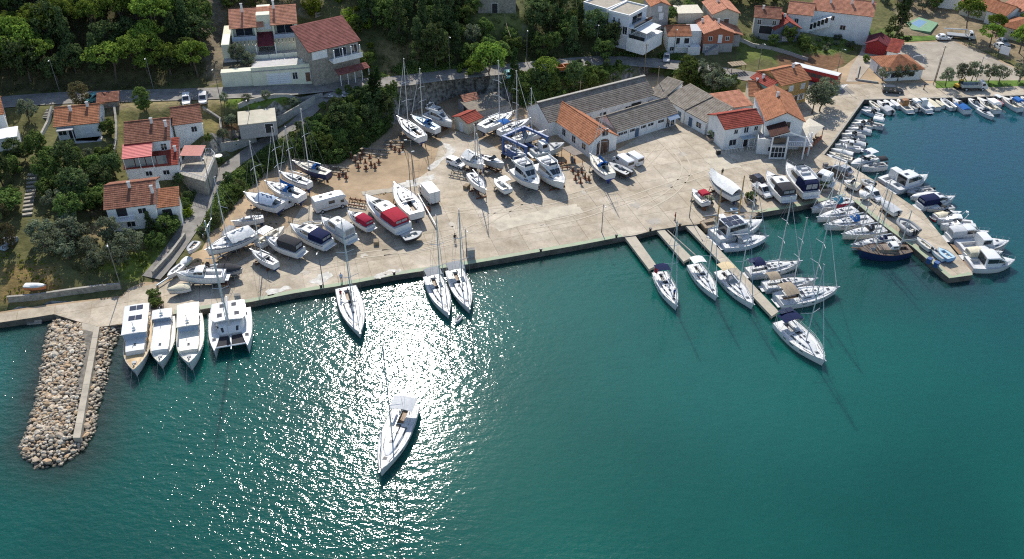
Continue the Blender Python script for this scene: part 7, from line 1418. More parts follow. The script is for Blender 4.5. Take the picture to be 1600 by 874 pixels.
def undergrowth(name, polys, spacing, leaf, hmin, hmax, n, size, seed, yardok=False):
 g = np.random.default_rng(seed); C = []
 for poly_px in polys:
  P = np.array([tuple(ground(u, v)[:2]) for u, v in poly_px]); x0, y0 = P.min(0); x1, y1 = P.max(0); N = int((x1 - x0) * (y1 - y0) / spacing ** 2)
  X = g.uniform(x0, x1, N); Y = g.uniform(y0, y1, N); k = inside(P, X, Y)
  for PP, wd in ((ROAD, 3.5), (LANE, 2.3)): k &= seg_dist(PP[:, :2], X, Y)[0] > wd
  for HF in HOUSE_FOOT: k &= ~inside(HF, X, Y) & (seg_dist(HF, X, Y, True)[0] > .7)
  if not yardok: k &= ~inside(YARD, X, Y)
  if name == 'bank_undergrowth' and not C:
   bp = np.array(BANK); ii = g.integers(0, len(bp) - 1, 9000); dq = bp[ii + 1] - bp[ii]; nq = np.c_[dq[:, 1], -dq[:, 0]] / np.linalg.norm(dq, axis=1)[:, None]; qq = bp[ii] + dq * g.random((9000, 1)) + nq * g.uniform(.1, 8, (9000, 1)); X2, Y2 = qq[:, 0], qq[:, 1]; k2 = ~inside(YARD, X2, Y2) & (seg_dist(ROAD[:, :2], X2, Y2)[0] > 3.2) & (seg_dist(LANE[:, :2], X2, Y2)[0] > 2.2)
   X = np.r_[X[k], X2[k2]]; Y = np.r_[Y[k], Y2[k2]]; k = np.ones(len(X), bool)
  X, Y = X[k], Y[k]; C.append(np.c_[X, Y, hzv(X, Y) + g.uniform(0, .25, len(X))])
 C = np.concatenate(C); rad = g.uniform(hmin, hmax, len(C)); V, F, t = leaves(g, C, rad, n, size)
 V[:, 2] = np.maximum(V[:, 2], np.repeat(C[:, 2], n * 4) - .3)
 return tag(inst(name, np_mesh(name, V, F, [LEAF[leaf]], False, {'tint': ('FLOAT', t)}), (0, 0, 0)), kind='stuff')
BANK = W2([(1120, 150), (1095, 140), (1060, 126), (1020, 110), (940, 135), (830, 172), (790, 152), (720, 145), (690, 160), (640, 172), (622, 185), (606, 205), (570, 232), (530, 255), (500, 256), (459, 246), (415, 269), (384, 299), (364, 320), (345, 345), (318, 372)])
def lanecap(x, y):
 best = min(((q[0] - x) ** 2 + (q[1] - y) ** 2, q[2]) for P in (ROAD, LANE) for q in P); return max(.3, (best[1] + .9 - hz(x, y)) / 5.6) if best[0] < 200 else 1.0
RPX = np.array([px(p) for p in ROAD])
def band(i0, i1, d0, d1, spacing, kinds, smin, smax, label, group, seed, maxn):
 g = random.Random(seed); P = np.array(BANK); got = []
 for _ in range(9000):
  i = g.randrange(len(P) - 1); q = P[i] + (P[i + 1] - P[i]) * g.random(); dd_ = P[i + 1] - P[i]; nn = np.array([dd_[1], -dd_[0]]) / np.linalg.norm(dd_); q = q + nn * g.uniform(d0, d1); x, y = q
  u_, v_ = px((x, y, hz(x, y)))
  if v_ < np.interp(u_, RPX[:, 0], RPX[:, 1]) + 3 or pin(YARD, x, y) or any((x - a) ** 2 + (y - b) ** 2 < spacing ** 2 for a, b in got) or blocked(x, y, .8, .7): continue
  got.append((x, y)); near = pdist(P, x, y, False) < 3.5; tree(g.choice(['bush', 'scrub', 'holm'] if near else kinds), (x, y, hz(x, y) - .3), min(g.uniform(smin, smax), lanecap(x, y)), label, 'tree', group)
  if len(got) >= maxn: break
def wood():
 scatter([(-40, -55), (300, -50), (318, 40), (320, 112), (205, 128), (100, 132), (-40, 138)], 3.9, ['wood', 'wood', 'cone', 'cone', 'pine', 'pine', 'holm'], .7, 1.25, 'dark tree of the dense wood on the slope above the coast road', 'trees of the dense wood', seed=2, maxn=120)
 scatter([(562, -35), (735, -35), (738, 40), (700, 62), (690, 108), (640, 118), (600, 60), (565, 30)], 3.9, ['wood', 'cone', 'cone', 'holm'], .8, 1.2, 'dark tree of the wood behind the road, between the red roofed villa and the ruin', 'trees of the middle wood', seed=3, maxn=90)
 scatter([(700, 62), (742, 58), (815, 60), (850, 10), (905, 20), (912, 50), (950, 72), (952, 84), (880, 90), (800, 98), (690, 108)], 3.6, ['holm', 'holm', 'wood', 'olive', 'cone'], .7, 1.05, 'bushy green tree on the bank between the stone ruin and the coast road', 'trees on the bank below the ruin', seed=4, maxn=70)
 band(0, 40, .3, 11, 1.9, ['holm', 'wood', 'holm'], .5, .85, 'dense green tree on the rocky bank between the boatyard and the road', 'trees on the boatyard bank', 5, 190)
 scatter([(378, 285), (425, 225), (470, 202), (500, 180), (540, 168), (566, 160), (598, 152), (622, 146), (610, 178), (590, 205), (560, 222), (520, 246), (460, 236), (405, 262)], 3.0, ['holm', 'wood', 'holm'], .6, .9, 'dense green tree on the slope between the boatyard and the lane', 'trees below the lane', seed=5, maxn=60)
 scatter([(625, 138), (705, 130), (735, 126), (735, 142), (700, 144), (640, 158)], 2.7, ['holm', 'bush', 'wood'], .5, .75, 'low green tree on the cliff edge between the road and the boatyard', 'trees along the cliff edge', seed=6, maxn=28)
 scatter([(338, 320), (370, 292), (376, 308), (350, 340), (318, 366), (286, 398), (272, 408), (300, 376)], 2.0, ['scrub', 'bush', 'greybush'], .6, 1.0, 'scrubby bush on the bank between the lane and the laid up boats', 'bushes beside the lane', 'bush', seed=7, maxn=40)
 scatter([(62, 252), (150, 248), (185, 266), (190, 300), (160, 330), (105, 345), (65, 330), (60, 270)], 3.1, ['holm', 'wood', 'holm', 'olive'], .65, .95, 'dark green garden tree in the thicket left of the red roofed houses', 'trees of the garden thicket', seed=8, maxn=50)
 scatter([(-20, 250), (40, 245), (36, 330), (28, 380), (-20, 390)], 3.3, ['holm', 'wood', 'brown'], .6, .9, 'dark green tree left of the garden steps', 'trees left of the garden steps', seed=9, maxn=26)
 scatter([(62, 372), (120, 350), (160, 372), (210, 392), (215, 420), (165, 436), (95, 420), (60, 400)], 3.3, ['olive'], .75, 1.1, 'grey green olive tree in the grove above the shore path', 'olive grove above the shore path', seed=10, maxn=26)
 scatter([(245, 362), (262, 340), (290, 345), (280, 365), (250, 398), (220, 410)], 2.6, ['holm', 'olive', 'bush'], .6, .85, 'green tree between the white balcony house and the lane', 'trees between the white balcony house and the lane', seed=12, maxn=14)
 scatter([(838, 128), (880, 112), (905, 112), (960, 104), (975, 116), (905, 140), (850, 160)], 3.1, ['holm', 'wood', 'holm'], .65, .95, 'dense green tree behind the long grey warehouse roof', 'trees behind the warehouse', seed=13, maxn=34)
 scatter([(1062, 112), (1115, 108), (1140, 122), (1142, 140), (1118, 158), (1085, 142)], 3.2, ['olive', 'olive', 'holm'], .7, 1.0, 'olive tree between the warehouses and the village road', 'olives behind the warehouses', seed=14, maxn=18)
 scatter([(1012, 28), (1048, 18), (1100, 24), (1095, 34), (1045, 36), (1030, 48), (1016, 50)], 3.0, ['holm', 'bush', 'olive'], .55, .8, 'garden tree behind the pale modern house', 'garden trees behind the modern house', seed=15, maxn=22)
 scatter([(1168, 40), (1210, 55), (1265, 62), (1262, 86), (1210, 84), (1170, 66)], 3.2, ['bush', 'greybush', 'holm', 'yellowbush'], .5, .75, 'garden shrub below the slate blue house', 'garden shrubs below the blue house', 'bush', seed=16, maxn=22)
 scatter([(1050, -8), (1180, -8), (1225, -2), (1225, 14), (1175, 12), (1110, -2)], 3.8, ['wood', 'holm'], .8, 1.05, 'dark tree in the wood behind the village houses', 'trees behind the village houses', seed=17, maxn=22)
 scatter([(1255, 64), (1340, 60), (1335, 74), (1290, 80), (1258, 78)], 2.4, ['bush', 'greybush'], .5, .8, 'low bush in the garden below the long white hall', 'bushes below the white hall', 'bush', seed=18, maxn=18)
 scatter([(345, 152), (510, 146), (505, 158), (440, 172), (352, 168)], 3.4, ['olive'], .42, .62, 'young olive tree on the grass strip by the lane junction', 'young olives on the grass strip', seed=19, maxn=15)
 scatter([(346, 196), (408, 192), (404, 218), (350, 232)], 3.0, ['olive'], .45, .62, 'young olive in the brown plot by the flat roofed shed', 'young olives in the brown plot', seed=20, maxn=10)
 scatter([(345, -30), (470, -30), (470, 24), (350, 24)], 4.4, ['olive', 'holm'], .7, .95, 'olive on the terrace behind the pale green villa', 'olives behind the villa', seed=23, maxn=16)
 scatter([(500, -20), (560, -20), (575, 20), (590, 75), (588, 108), (562, 90), (558, 40), (545, 20)], 3.2, ['holm', 'olive', 'yellowbush', 'bush'], .6, .9, 'garden tree behind and beside the dark red roofed house', 'garden trees by the dark red roof', seed=24, maxn=22)
 scatter([(1370, -10), (1430, -10), (1500, -10), (1490, 12), (1440, 18), (1380, 8)], 3.6, ['holm', 'olive', 'wood'], .6, .9, 'tree at the back of the village beyond the tennis court', 'trees beyond the tennis court', seed=25, maxn=18)
 scatter([(1526, 20), (1620, 50), (1620, 90), (1590, 80), (1540, 50)], 4.2, ['pine', 'holm'], .55, .8, 'pine among the houses right of the sports court', 'pines right of the court', seed=26, maxn=12)
 undergrowth('woodland_undergrowth', [[(-60, -60), (335, -55), (322, 110), (330, 132), (200, 143), (-60, 150)], [(560, -40), (1000, -40), (915, 40), (950, 84), (800, 103), (600, 122), (575, 80)],
           [(1040, -10), (1230, -10), (1230, 10), (1110, -2)], [(352, 140), (345, 150)][:0] or [(340, -40), (480, -40), (480, 15), (345, 15)]], 2.0, 'scrub', .5, 1.1, 26, .2, 1)
 undergrowth('bank_undergrowth', [[(372, 300), (425, 222), (500, 170), (540, 148), (735, 122), (760, 140), (640, 162), (600, 206), (520, 256), (400, 268)], [(335, 320), (375, 285), (350, 345), (270, 410)],
          [(835, 132), (1000, 103), (1010, 115), (850, 162)], [(745, 128), (830, 116), (832, 150), (760, 150)]], 1.5, 'broad', .45, 1.05, 30, .17, 2)
 undergrowth('garden_undergrowth', [[(-30, 235), (190, 232), (195, 300), (160, 350), (250, 350), (270, 365), (215, 425), (150, 445), (95, 415), (60, 400), (45, 300), (-30, 390)],
          [(1060, 110), (1140, 118), (1125, 165), (1085, 148)], [(1160, 40), (1262, 62), (1260, 88), (1160, 80)], [(1010, 20), (1110, 15), (1105, 40), (1020, 75)]], 2.1, 'scrub', .35, .75, 26, .15, 3)
 undergrowth('yard_weeds', [[(556, 318), (606, 300), (612, 312), (566, 330)], [(395, 322), (440, 330), (455, 350), (420, 362)], [(300, 408), (340, 398), (345, 412), (310, 420)], [(540, 262), (520, 280), (500, 276), (520, 258)]], 1.3, 'scrub', .15, .4, 14, .13, 6, True)
 undergrowth('grass_tufts', [[(345, 152), (512, 146), (505, 160), (350, 170)], [(900, 102), (1055, 104), (1050, 118), (905, 117)], [(160, 418), (262, 372), (255, 405), (190, 445)], [(0, 395), (60, 400), (100, 430), (90, 468), (0, 474)], [(1262, 64), (1340, 60), (1335, 80), (1262, 84)]], .9, 'yellow', .12, .3, 10, .14, 4)
def single_trees():
 G = ground
 for u, v, k, s, lab in [(30, 105, 'pine', 1.35, 'broad bright green umbrella pine at the left edge of the wood'), (75, 75, 'pine', 1.25, 'bright green pine standing above the others at the upper left'),
  (240, 105, 'pine', .95, 'bright lime green pine low in the dark wood by the lamp post'), (268, 118, 'pine', .75, 'small lime green pine beside the taller lime pine'), (310, 122, 'pine', .95, 'bright rounded pine next to the stony gully by the villa'),
  (215, 40, 'pine', 1.1, 'sunlit pine in the middle of the left wood'), (125, 168, 'brown', .95, 'brownish small tree behind the orange roofed house by the road'),
  (226, 174, 'clipped', 1.25, 'dark egg shaped clipped tree on the roadside parking strip'), (46, 190, 'olive', .9, 'rounded olive tree right of the leftmost house'), (174, 212, 'holm', .65, 'bright green tree at the right end of the orange roofed house'),
  (585, 168, 'cypress', .95, 'tall dark cypress at the lane mouth, the left one of the pair'), (594, 164, 'cypress', .85, 'dark cypress at the lane mouth, right beside the taller one'),
  (690, 72, 'cypress', .8, 'slim dark cypress halfway up the bank left of the ruin track'), (762, 140, 'pine', 1.15, 'big bright green pine on the cliff top between road and boatyard'), (742, 140, 'pine', .85, 'lower bright green pine leaning on the left of the big cliff top pine'),
  (803, 150, 'cypress', .95, 'dark cypress above the twin masted yachts by the road bend'), (850, 128, 'pine', .85, 'dark pine beside the orange machine on the road edge'), (665, 75, 'cone', 1.1, 'tall dark conifer nearest the road in the middle wood'),
  (300, 195, 'olive', 1.0, 'olive tree in front of the short red roofed white house'), (288, 338, 'yellowbush', 1.1, 'yellow green bush at the right wall of the white balcony house'), (236, 362, 'cone', .45, 'small dark conifer in front of the white balcony house'),
  (16, 330, 'holm', .9, 'dark tree shading the top of the garden steps'), (20, 390, 'brown', .85, 'brown green tree beside the covered car at the left edge'), (118, 382, 'olive', 1.25, 'largest olive tree of the grove above the shore path'),
  (1396, 66, 'cone', 1.45, 'huge dark pine between the white hall and the tennis court'), (1508, 56, 'pine', 1.0, 'leaning umbrella pine behind the far corner of the sports court'), (1546, 74, 'pine', .85, 'second umbrella pine right of the leaning one by the court'),
  (1592, 84, 'pine', .9, 'dark pine at the right edge of the photo above the court'), (1280, 176, 'tamarisk', 1.5, 'large green tree beside the white restaurant awning'), (1268, 180, 'tamarisk', 1.25, 'shaggy tree squeezed between the yellow house and the restaurant awning'), (1288, 166, 'tamarisk', 1.2, 'lighter green tree at the kerb corner near the basin'),
  (1476, 137, 'tamarisk', .95, 'round tamarisk next to the flood lit corner of the court'), (1500, 134, 'tamarisk', .9, 'tamarisk behind the small yellow digger'), (1516, 132, 'tamarisk', 1.0, 'tamarisk behind the grey flatbed lorry'),
  (1543, 131, 'tamarisk', .9, 'tamarisk in the row right of the flatbed lorry'), (1560, 131, 'tamarisk', 1.0, 'second tamarisk right of the flatbed lorry'), (1592, 130, 'tamarisk', 1.0, 'tamarisk at the right end of the promenade row'),
  (1378, 128, 'tamarisk', .8, 'small tree in front of the left part of the tiled bungalow'), (1402, 128, 'tamarisk', .9, 'bushy tree in front of the middle of the tiled bungalow'), (1416, 126, 'tamarisk', .85, 'bushy tree in front of the window of the tiled bungalow'),
  (1075, 135, 'holm', 1.0, 'dark round tree behind the warehouse corner'), (1035, 90, 'bush', 1.0, 'dark bush against the front of the white house with two roof levels'), (1352, 98, 'bush', .8, 'round bush at the corner of the bungalow yard'),
  (1255, 72, 'bush', 1.2, 'dark bush right below the slate blue house'), (700, 40, 'cone', 1.15, 'pointed dark conifer below the left corner of the stone ruin'), (945, 96, 'holm', 1.0, 'dark tree beside the white pillar of the modern house drive'),
  (575, 20, 'pine', .9, 'yellow green pine behind the dark red roof'), (490, 22, 'yellowbush', 1.6, 'yellow green tree behind the pale green villa'), (372, 100, 'olive', .8, 'olive tree on the left terrace of the pale green villa'), (388, 108, 'olive', .8, 'second olive on the terrace of the pale green villa'),
  (548, 40, 'yellowbush', 1.6, 'grey green bush overhanging the corner of the dark red roof'), (574, 112, 'holm', .7, 'green tree climbing the wall right of the dark red roofed house'), (507, 110, 'bush', 2.0, 'ivy green bush at the foot of the stone wall, left of three'), (525, 110, 'bush', 2.1, 'ivy green bush at the foot of the stone wall, middle of three'), (541, 104, 'holm', .6, 'ivy green bush at the foot of the stone wall, right of three'), (40, 250, 'olive', .7, 'olive below the flat white roof at the left edge')]:
  tree(k, G(u, v) - Vector((0, 0, .15)), s, lab)
# ---------------------------------------------------------------- vehicles
def car(u, v, yaw_px, label, z=None, paint=None, kind='car', L=4.3, W=1.75, H=1.48, cat='car', group='parked cars', name='parked_car'):
 """yaw_px: the pixel its bonnet points to"""
 z = ZY if z is None else z; p = at(u, v, z); q = at(*yaw_px, z); rz = math.atan2(q.y - p.y, q.x - p.x); root = empty(name, (p.x, p.y, z), rz, label, cat, group); m = paint or GEL
 h0, hb = .28, H * .58; l = L / 2; w = W / 2
 if kind in ('car', 'suv', 'pickup'):
  S = [(-l, .9, h0 + .1, hb * .92), (-l + .12, .98, h0, hb), (-l + L * .3, 1, h0, hb), (L * .12, 1, h0, hb), (l - .7, .98, h0, hb * .86), (l - .1, .9, h0, hb * .72), (l, .8, h0 + .15, hb * .55)]
  b = MB(); b.loft([[(x, -w * k, z0), (x, -w * k * 1.0, (z0 + z1) / 2), (x, -w * k * .93, z1), (x, w * k * .93, z1), (x, w * k, (z0 + z1) / 2), (x, w * k, z0)] for x, k, z0, z1 in S], closed=True); b.build('body', m, root, smooth=35)
  if kind == 'suv': C = [(-l + .08, .92, .80, hb - .03, H - .12), (-l + .3, .93, .82, hb - .03, H), (L * .06, .93, .82, hb - .03, H), (L * .26, .9, .78, hb - .05, hb + .02)]
  elif kind == 'pickup': C = [(-L * .08, .92, .82, hb - .03, H), (L * .12, .92, .82, hb - .03, H), (L * .28, .9, .8, hb - .05, hb + .02)]
  else: C = [(-l + .25, .9, .74, hb - .03, hb + .06), (-l + .95, .92, .78, hb - .03, H), (L * .04, .92, .79, hb - .03, H), (L * .24, .9, .78, hb - .05, hb + .02)]
  c = Cabin([(x, w * a, w * bb, z0, z1) for x, a, bb, z0, z1 in C]); c.build(root, m, 'roof', .03); n = len(C)
  c.side(root, .25 if kind != 'car' else .55, n - 1.35, .22, .85); c.top(root, n - 1.95, n - 1.1, .88, cam=.03)
  if kind == 'car': c.top(root, .15, .9, .86, 'rear_window', cam=.03)
  if kind == 'pickup': part_box(root, 'cargo_bed', GREYP, -l + .15, -L * .1, -w * .8, w * .8, hb + .005, hb + .02)
  if kind in ('suv', 'pickup'): q = C[0]; part_box(root, 'rear_window', GLASS, q[0] - .03, q[0] + .0, -w * .7, w * .7, hb + .1, H - .18)
 elif kind == 'van':
  S = [(-l, .97, h0, H - .05), (-l + .1, 1, h0, H), (l - 1.5, 1, h0, H), (l - .75, .97, h0, H * .62), (l - .1, .92, h0, H * .5), (l, .86, h0 + .1, H * .4)]
  b = MB(); b.loft([[(x, -w * k, z0), (x, -w * k, (z0 + z1) / 2), (x, -w * k * .9, z1), (x, w * k * .9, z1), (x, w * k, (z0 + z1) / 2), (x, w * k, z0)] for x, k, z0, z1 in S], closed=True); b.build('body', m, root, smooth=30)
  b = MB(); b.poly([(l - 1.47, -w * .82, H - .04), (l - 1.47, w * .82, H - .04), (l - .77, w * .84, H * .66), (l - .77, -w * .84, H * .66)]); [b.v.__setitem__(i, (b.v[i][0] + .03, b.v[i][1], b.v[i][2] + .02)) for i in range(4)]; b.build('windscreen', GLASS, root)
  for sg in (-1, 1): part_box(root, 'side_window', GLASS, l - 2.3, l - 1.45, sg * w * .99 - .02, sg * w * .99 + .02, H * .6, H * .84)
  part_box(root, 'rear_window', GLASS, -l - .03, -l + .01, -w * .75, w * .75, H * .6, H * .86)
 elif kind in ('box', 'motorhome', 'bus', 'flatbed', 'crane'):
  cab = l - 1.6
  if kind != 'bus':
   b = MB(); b.loft([[(x, -w * .96, .5), (x, -w * .96, z1), (x, w * .96, z1), (x, w * .96, .5)] for x, z1 in ((cab, 2.1), (l - .75, 2.05), (l - .2, 1.3), (l, 1.1))], closed=True); b.build('cab', m, root)
   b = MB(); b.poly([(l - .72, -w * .85, 2.0), (l - .72, w * .85, 2.0), (l - .2, w * .88, 1.35), (l - .2, -w * .88, 1.35)]); [b.v.__setitem__(i, (b.v[i][0] + .03, b.v[i][1], b.v[i][2] + .02)) for i in range(4)]; b.build('windscreen', GLASS, root)
   for sg in (-1, 1): part_box(root, 'side_window', GLASS, cab + .15, l - .8, sg * w * .97 - .02, sg * w * .97 + .02, 1.35, 1.9)
   part_box(root, 'chassis', BLK, -l, l - .2, -w * .6, w * .6, .35, .62)
  if kind == 'box':
   part_box(root, 'cargo_box', m, -l, cab - .08, -w, w, .65, H); part_box(root, 'rear_door', GREYP, -l - .03, -l - .005, -w * .03, w * .03, .75, H - .1)
   b = MB(); b.box(-l - .01, cab - .07, -w - .02, w + .02, H + .003, H + .05); b.build('roof_panel', DECKW, root)
  elif kind == 'motorhome':
   b = MB(); b.loft([[(x, -w, z0), (x, -w, z1 - .15), (x, -w * .9, z1), (x, w * .9, z1), (x, w, z1 - .15), (x, w, z0)] for x, z0, z1 in ((-l, .6, H - .1), (-l + .15, .5, H), (cab, .5, H), (cab + .02, 2.12, H), (l - .75, 2.12, H - .1), (l - .35, 2.3, H - .4))], closed=True); b.build('living_body', GEL, root, smooth=25)
   for sg in (-1, 1):
    part_box(root, 'side_window', GLASS, -.6, .6, sg * w - .02, sg * w + .02, 1.7, 2.3); part_box(root, 'side_stripe', mat('stripe_beige', (.45, .36, .28), .5), -l + .3, cab - .3, sg * w - .015, sg * w + .015, 1.0, 1.12)
   for xx in (-1.6, .3): hatch(root, xx, .1, H + .02, .7, .6, 'roof_hatch')
  elif kind == 'bus':
   b = MB(); b.loft([[(x, -w, .4), (x, -w, H - .35), (x, -w * .92, H), (x, w * .92, H), (x, w, H - .35), (x, w, .4)] for x in (-l, l)], closed=True); b.build('body', mat('bus_red', (.40, .025, .03), .35, var=.06), root)
   b = MB(); b.loft([[(x, -w * .93, H + .005), (x, -w * .6, H + .12), (x, w * .6, H + .12), (x, w * .93, H + .005)] for x in (-l + .05, l - .05)]); b.build('roof', GEL, root)
   for sg in (-1, 1):
    for k in range(7): part_box(root, 'side_window', GLASS, -l + .4 + k * (L - .8) / 7, -l + .4 + (k + .88) * (L - .8) / 7, sg * w - .025, sg * w + .025, 1.45, 2.35)
   for x in (-l - .02, l - .02): part_box(root, 'windscreen', GLASS, x, x + .04, -w * .85, w * .85, 1.3, H - .4)
  elif kind == 'flatbed':
   part_box(root, 'load_bed', GREYP, -l, cab - .1, -w, w, .8, .95)
   b = MB()
   for sg in (-1, 1): b.box(-l, cab - .1, sg * w - .03, sg * w + .03, .95, 1.5)
   b.box(-l, -l + .06, -w, w, .95, 1.5); b.box(cab - .16, cab - .1, -w, w, .95, 1.5); b.build('side_board', mat('lorry_grey', (.38, .42, .40), .6, var=.1), root)
  else:
   part_box(root, 'load_bed', GREYP, -l, cab - .1, -w, w, .8, 1.0); b = MB(); b.bar((cab - .8, 0, 1), (cab - .8, 0, 2.6), .18, n=6); b.bar((cab - .8, 0, 2.5), (-l - 1, 0, 2.2), .16, n=6); b.build('crane_arm', GEL, root)
 r_ = .33 if H < 2.2 else .42; b = None
 for x in (-L * .31, L * .31):
  for sg in (-1, 1):
   b = MB(); b.bar((x, sg * (w - .2), r_), (x, sg * (w + .02), r_), r_, n=12); wl = b.build('wheel', RUBBER, root); b = MB(); b.bar((x, sg * (w + .02), r_), (x, sg * (w + .035), r_), r_ * .55, n=10); b.build('rim', ALU, wl)
 for sg in (-1, 1): part_box(root, 'headlight', DECKW, l - .06, l + .01, sg * w * .68 - .15, sg * w * .68 + .15, .62, .78); part_box(root, 'tail_light', mat('tail_red', (.35, .02, .02), .4), -l - .015, -l + .03, sg * w * .78 - .1, sg * w * .78 + .1, .72, .92)
 return root
PT = {k: mat('paint_' + k, c, .25, .1, var=.04, spec=.6) for k, c in dict(teal=(.12, .35, .36), silver=(.45, .46, .48), black=(.02, .021, .024), darkblue=(.025, .03, .05), white=(.76, .76, .76), grey=(.2, .2, .21)).items()}
gz = lambda u, v: ground(u, v).z + .02
for q in [(146, 158, (128, 164), 'teal car parked behind the orange roofed bungalow', PT['teal'], 'car'), (292, 160, (291, 172), 'white car parked on the verge, left one of two by the road', PT['white'], 'suv'), (318, 158.5, (317, 171), 'silver car parked on the verge, right one of two by the road', PT['silver'], 'suv'),
   (1041, 94, (1040, 104), 'silver blue car parked beside the red brick house', PT['silver'], 'car'), (795, 119, (792, 109), 'teal car half hidden by the cliff top pine on the road', PT['teal'], 'car')]:
 car(q[0], q[1], q[2], q[3], gz(q[0], q[1]), q[4], q[5])
car(713, 259, (728, 265), 'white estate car in the dirt yard by the wooden trestles', None, PT['white'], 'suv', H=1.6)
car(1186, 287, (1200, 298), 'dark saloon car parked above the white pickup', None, PT['darkblue'], 'car', L=4.7)
car(1190, 302, (1203, 313), 'white pickup truck parked on the quay below the dark saloon', None, PT['white'], 'pickup', L=5.1, W=1.8, H=1.75, name='pickup_truck', cat='pickup')
car(1304, 273, (1285, 262), 'black off roader parked at the root of the pier', None, PT['black'], 'suv', L=4.7, W=1.9, H=1.75)
car(1315, 269, (1295, 260), 'silver white car beside the black off roader', None, PT['silver'], 'car')
car(1364, 309, (1376, 318), 'white estate car with black roof windows in the middle of the pier', None, PT['white'], 'suv', H=1.55)
car(1394, 144.5, (1410, 145.5), 'black car parked below the tiled bungalow', None, PT['black'], 'suv', L=4.8, W=1.9, H=1.6)
car(1292, 147, (1305, 145), 'dark car half hidden behind the awning tree', None, PT['grey'], 'car')
car(1473, 62, (1484, 62), 'small white car on the grass edge of the sports court', None, PT['white'], 'car', L=3.8)
car(1562, 77, (1572, 84), 'white car under the pines right of the court', None, PT['white'], 'car'); car(1567, 70, (1577, 77), 'silver car under the pines right of the court', None, PT['silver'], 'car')
car(448, 324, (461, 318), 'white van behind the blue grey tented sloop', None, PT['white'], 'van', L=4.6, W=1.8, H=1.9, name='van', cat='van')
car(973, 259, (952, 245), 'white van next to the black workboat, front one of two', None, PT['white'], 'van', L=5.2, W=1.95, H=2.2, name='van', cat='van')
car(989, 253, (970, 241), 'white van, rear one of the two beside the black workboat', None, PT['white'], 'van', L=4.8, W=1.9, H=2.0, name='van', cat='van')
car(671, 311, (654, 291), 'white box truck with a square cargo box beside the mastless hull', None, GEL, 'box', L=5.9, W=2.15, H=3.0, name='box_truck', cat='truck')
car(517, 326, (550, 317), 'white motorhome with an overcab bed in the yard', None, GEL, 'motorhome', L=6.4, W=2.25, H=2.95, name='motorhome', cat='motorhome')
car(1272, 127, (1300, 134), 'red bus with a white roof beside the yellow house', None, None, 'bus', L=11.5, W=2.5, H=3.1, name='bus', cat='bus')
car(1519, 140, (1534, 140), 'grey green flatbed lorry on the promenade under the tamarisks', None, GEL, 'flatbed', L=6.2, W=2.2, H=2.3, name='flatbed_truck', cat='truck')
car(1500, 60, (1520, 62), 'white crane lorry at the top of the sports court', None, GEL, 'crane', L=7, W=2.3, H=2.4, name='crane_truck', cat='truck')
p = at(1497, 138, ZY); e = empty('mini_excavator', p, R(20), 'small yellow digger beside the flatbed lorry', 'digger'); YEL = mat('digger_yellow', (.55, .33, .03), .5, var=.1)
b = MB(); b.box(-.9, .9, -.75, -.4, 0, .45); b.box(-.9, .9, .4, .75, 0, .45); b.build('track', RUBBER, e); part_box(e, 'body', YEL, -.9, .3, -.6, .6, .5, 1.1); part_box(e, 'cab', GLASS, -.3, .5, -.55, .1, 1.1, 2.1); part_box(e, 'cab_roof', YEL, -.35, .55, -.6, .15, 2.101, 2.2); b = MB(); b.tube([(.4, .3, 1), (1.4, .3, 2.2), (2.3, .3, 1.3), (2.2, .3, .4)], .12, 5); b.build('digger_arm', YEL, e)
p = ground(878, 113); e = empty('road_machine', p + Vector((0, 0, .05)), R(15), 'orange machine on a low platform at the edge of the coast road', 'machine'); ORG = mat('machine_orange', (.55, .17, .04), .6, var=.12)
part_box(e, 'platform', STAND, -3.5, 2.5, -1.2, 1.2, .5, .65); b = MB()
for y in (-1, 1): b.box(-1.5, 2.3, y - .06, y + .06, .66, 1.5)
for x in (-1.5, .3, 2.2): b.box(x - .06, x + .06, -1, 1, .9, 1.6)
b.build('frame', ORG, e); b = MB()
for x in (-2.5, 1.2): b.bar((x, -1.25, .4), (x, 1.25, .4), .4, n=10)
b.build('axle_wheels', RUBBER, e)
p = ground(14, 384); e = empty('covered_car', p, R(75), 'pale tarpaulin covered small vehicle at the left edge among trees', 'car'); b = MB(); b.loft([[(x, -.75 * k, .1), (x, -.7 * k, zz), (x, .7 * k, zz), (x, .75 * k, .1)] for x, k, zz in ((-1.7, .9, .7), (-.9, 1, 1.35), (.5, 1, 1.3), (1.1, .95, .9), (1.8, .85, .7))], cap=(True, True)); b.build('tarpaulin', CL['bluegrey'], e)

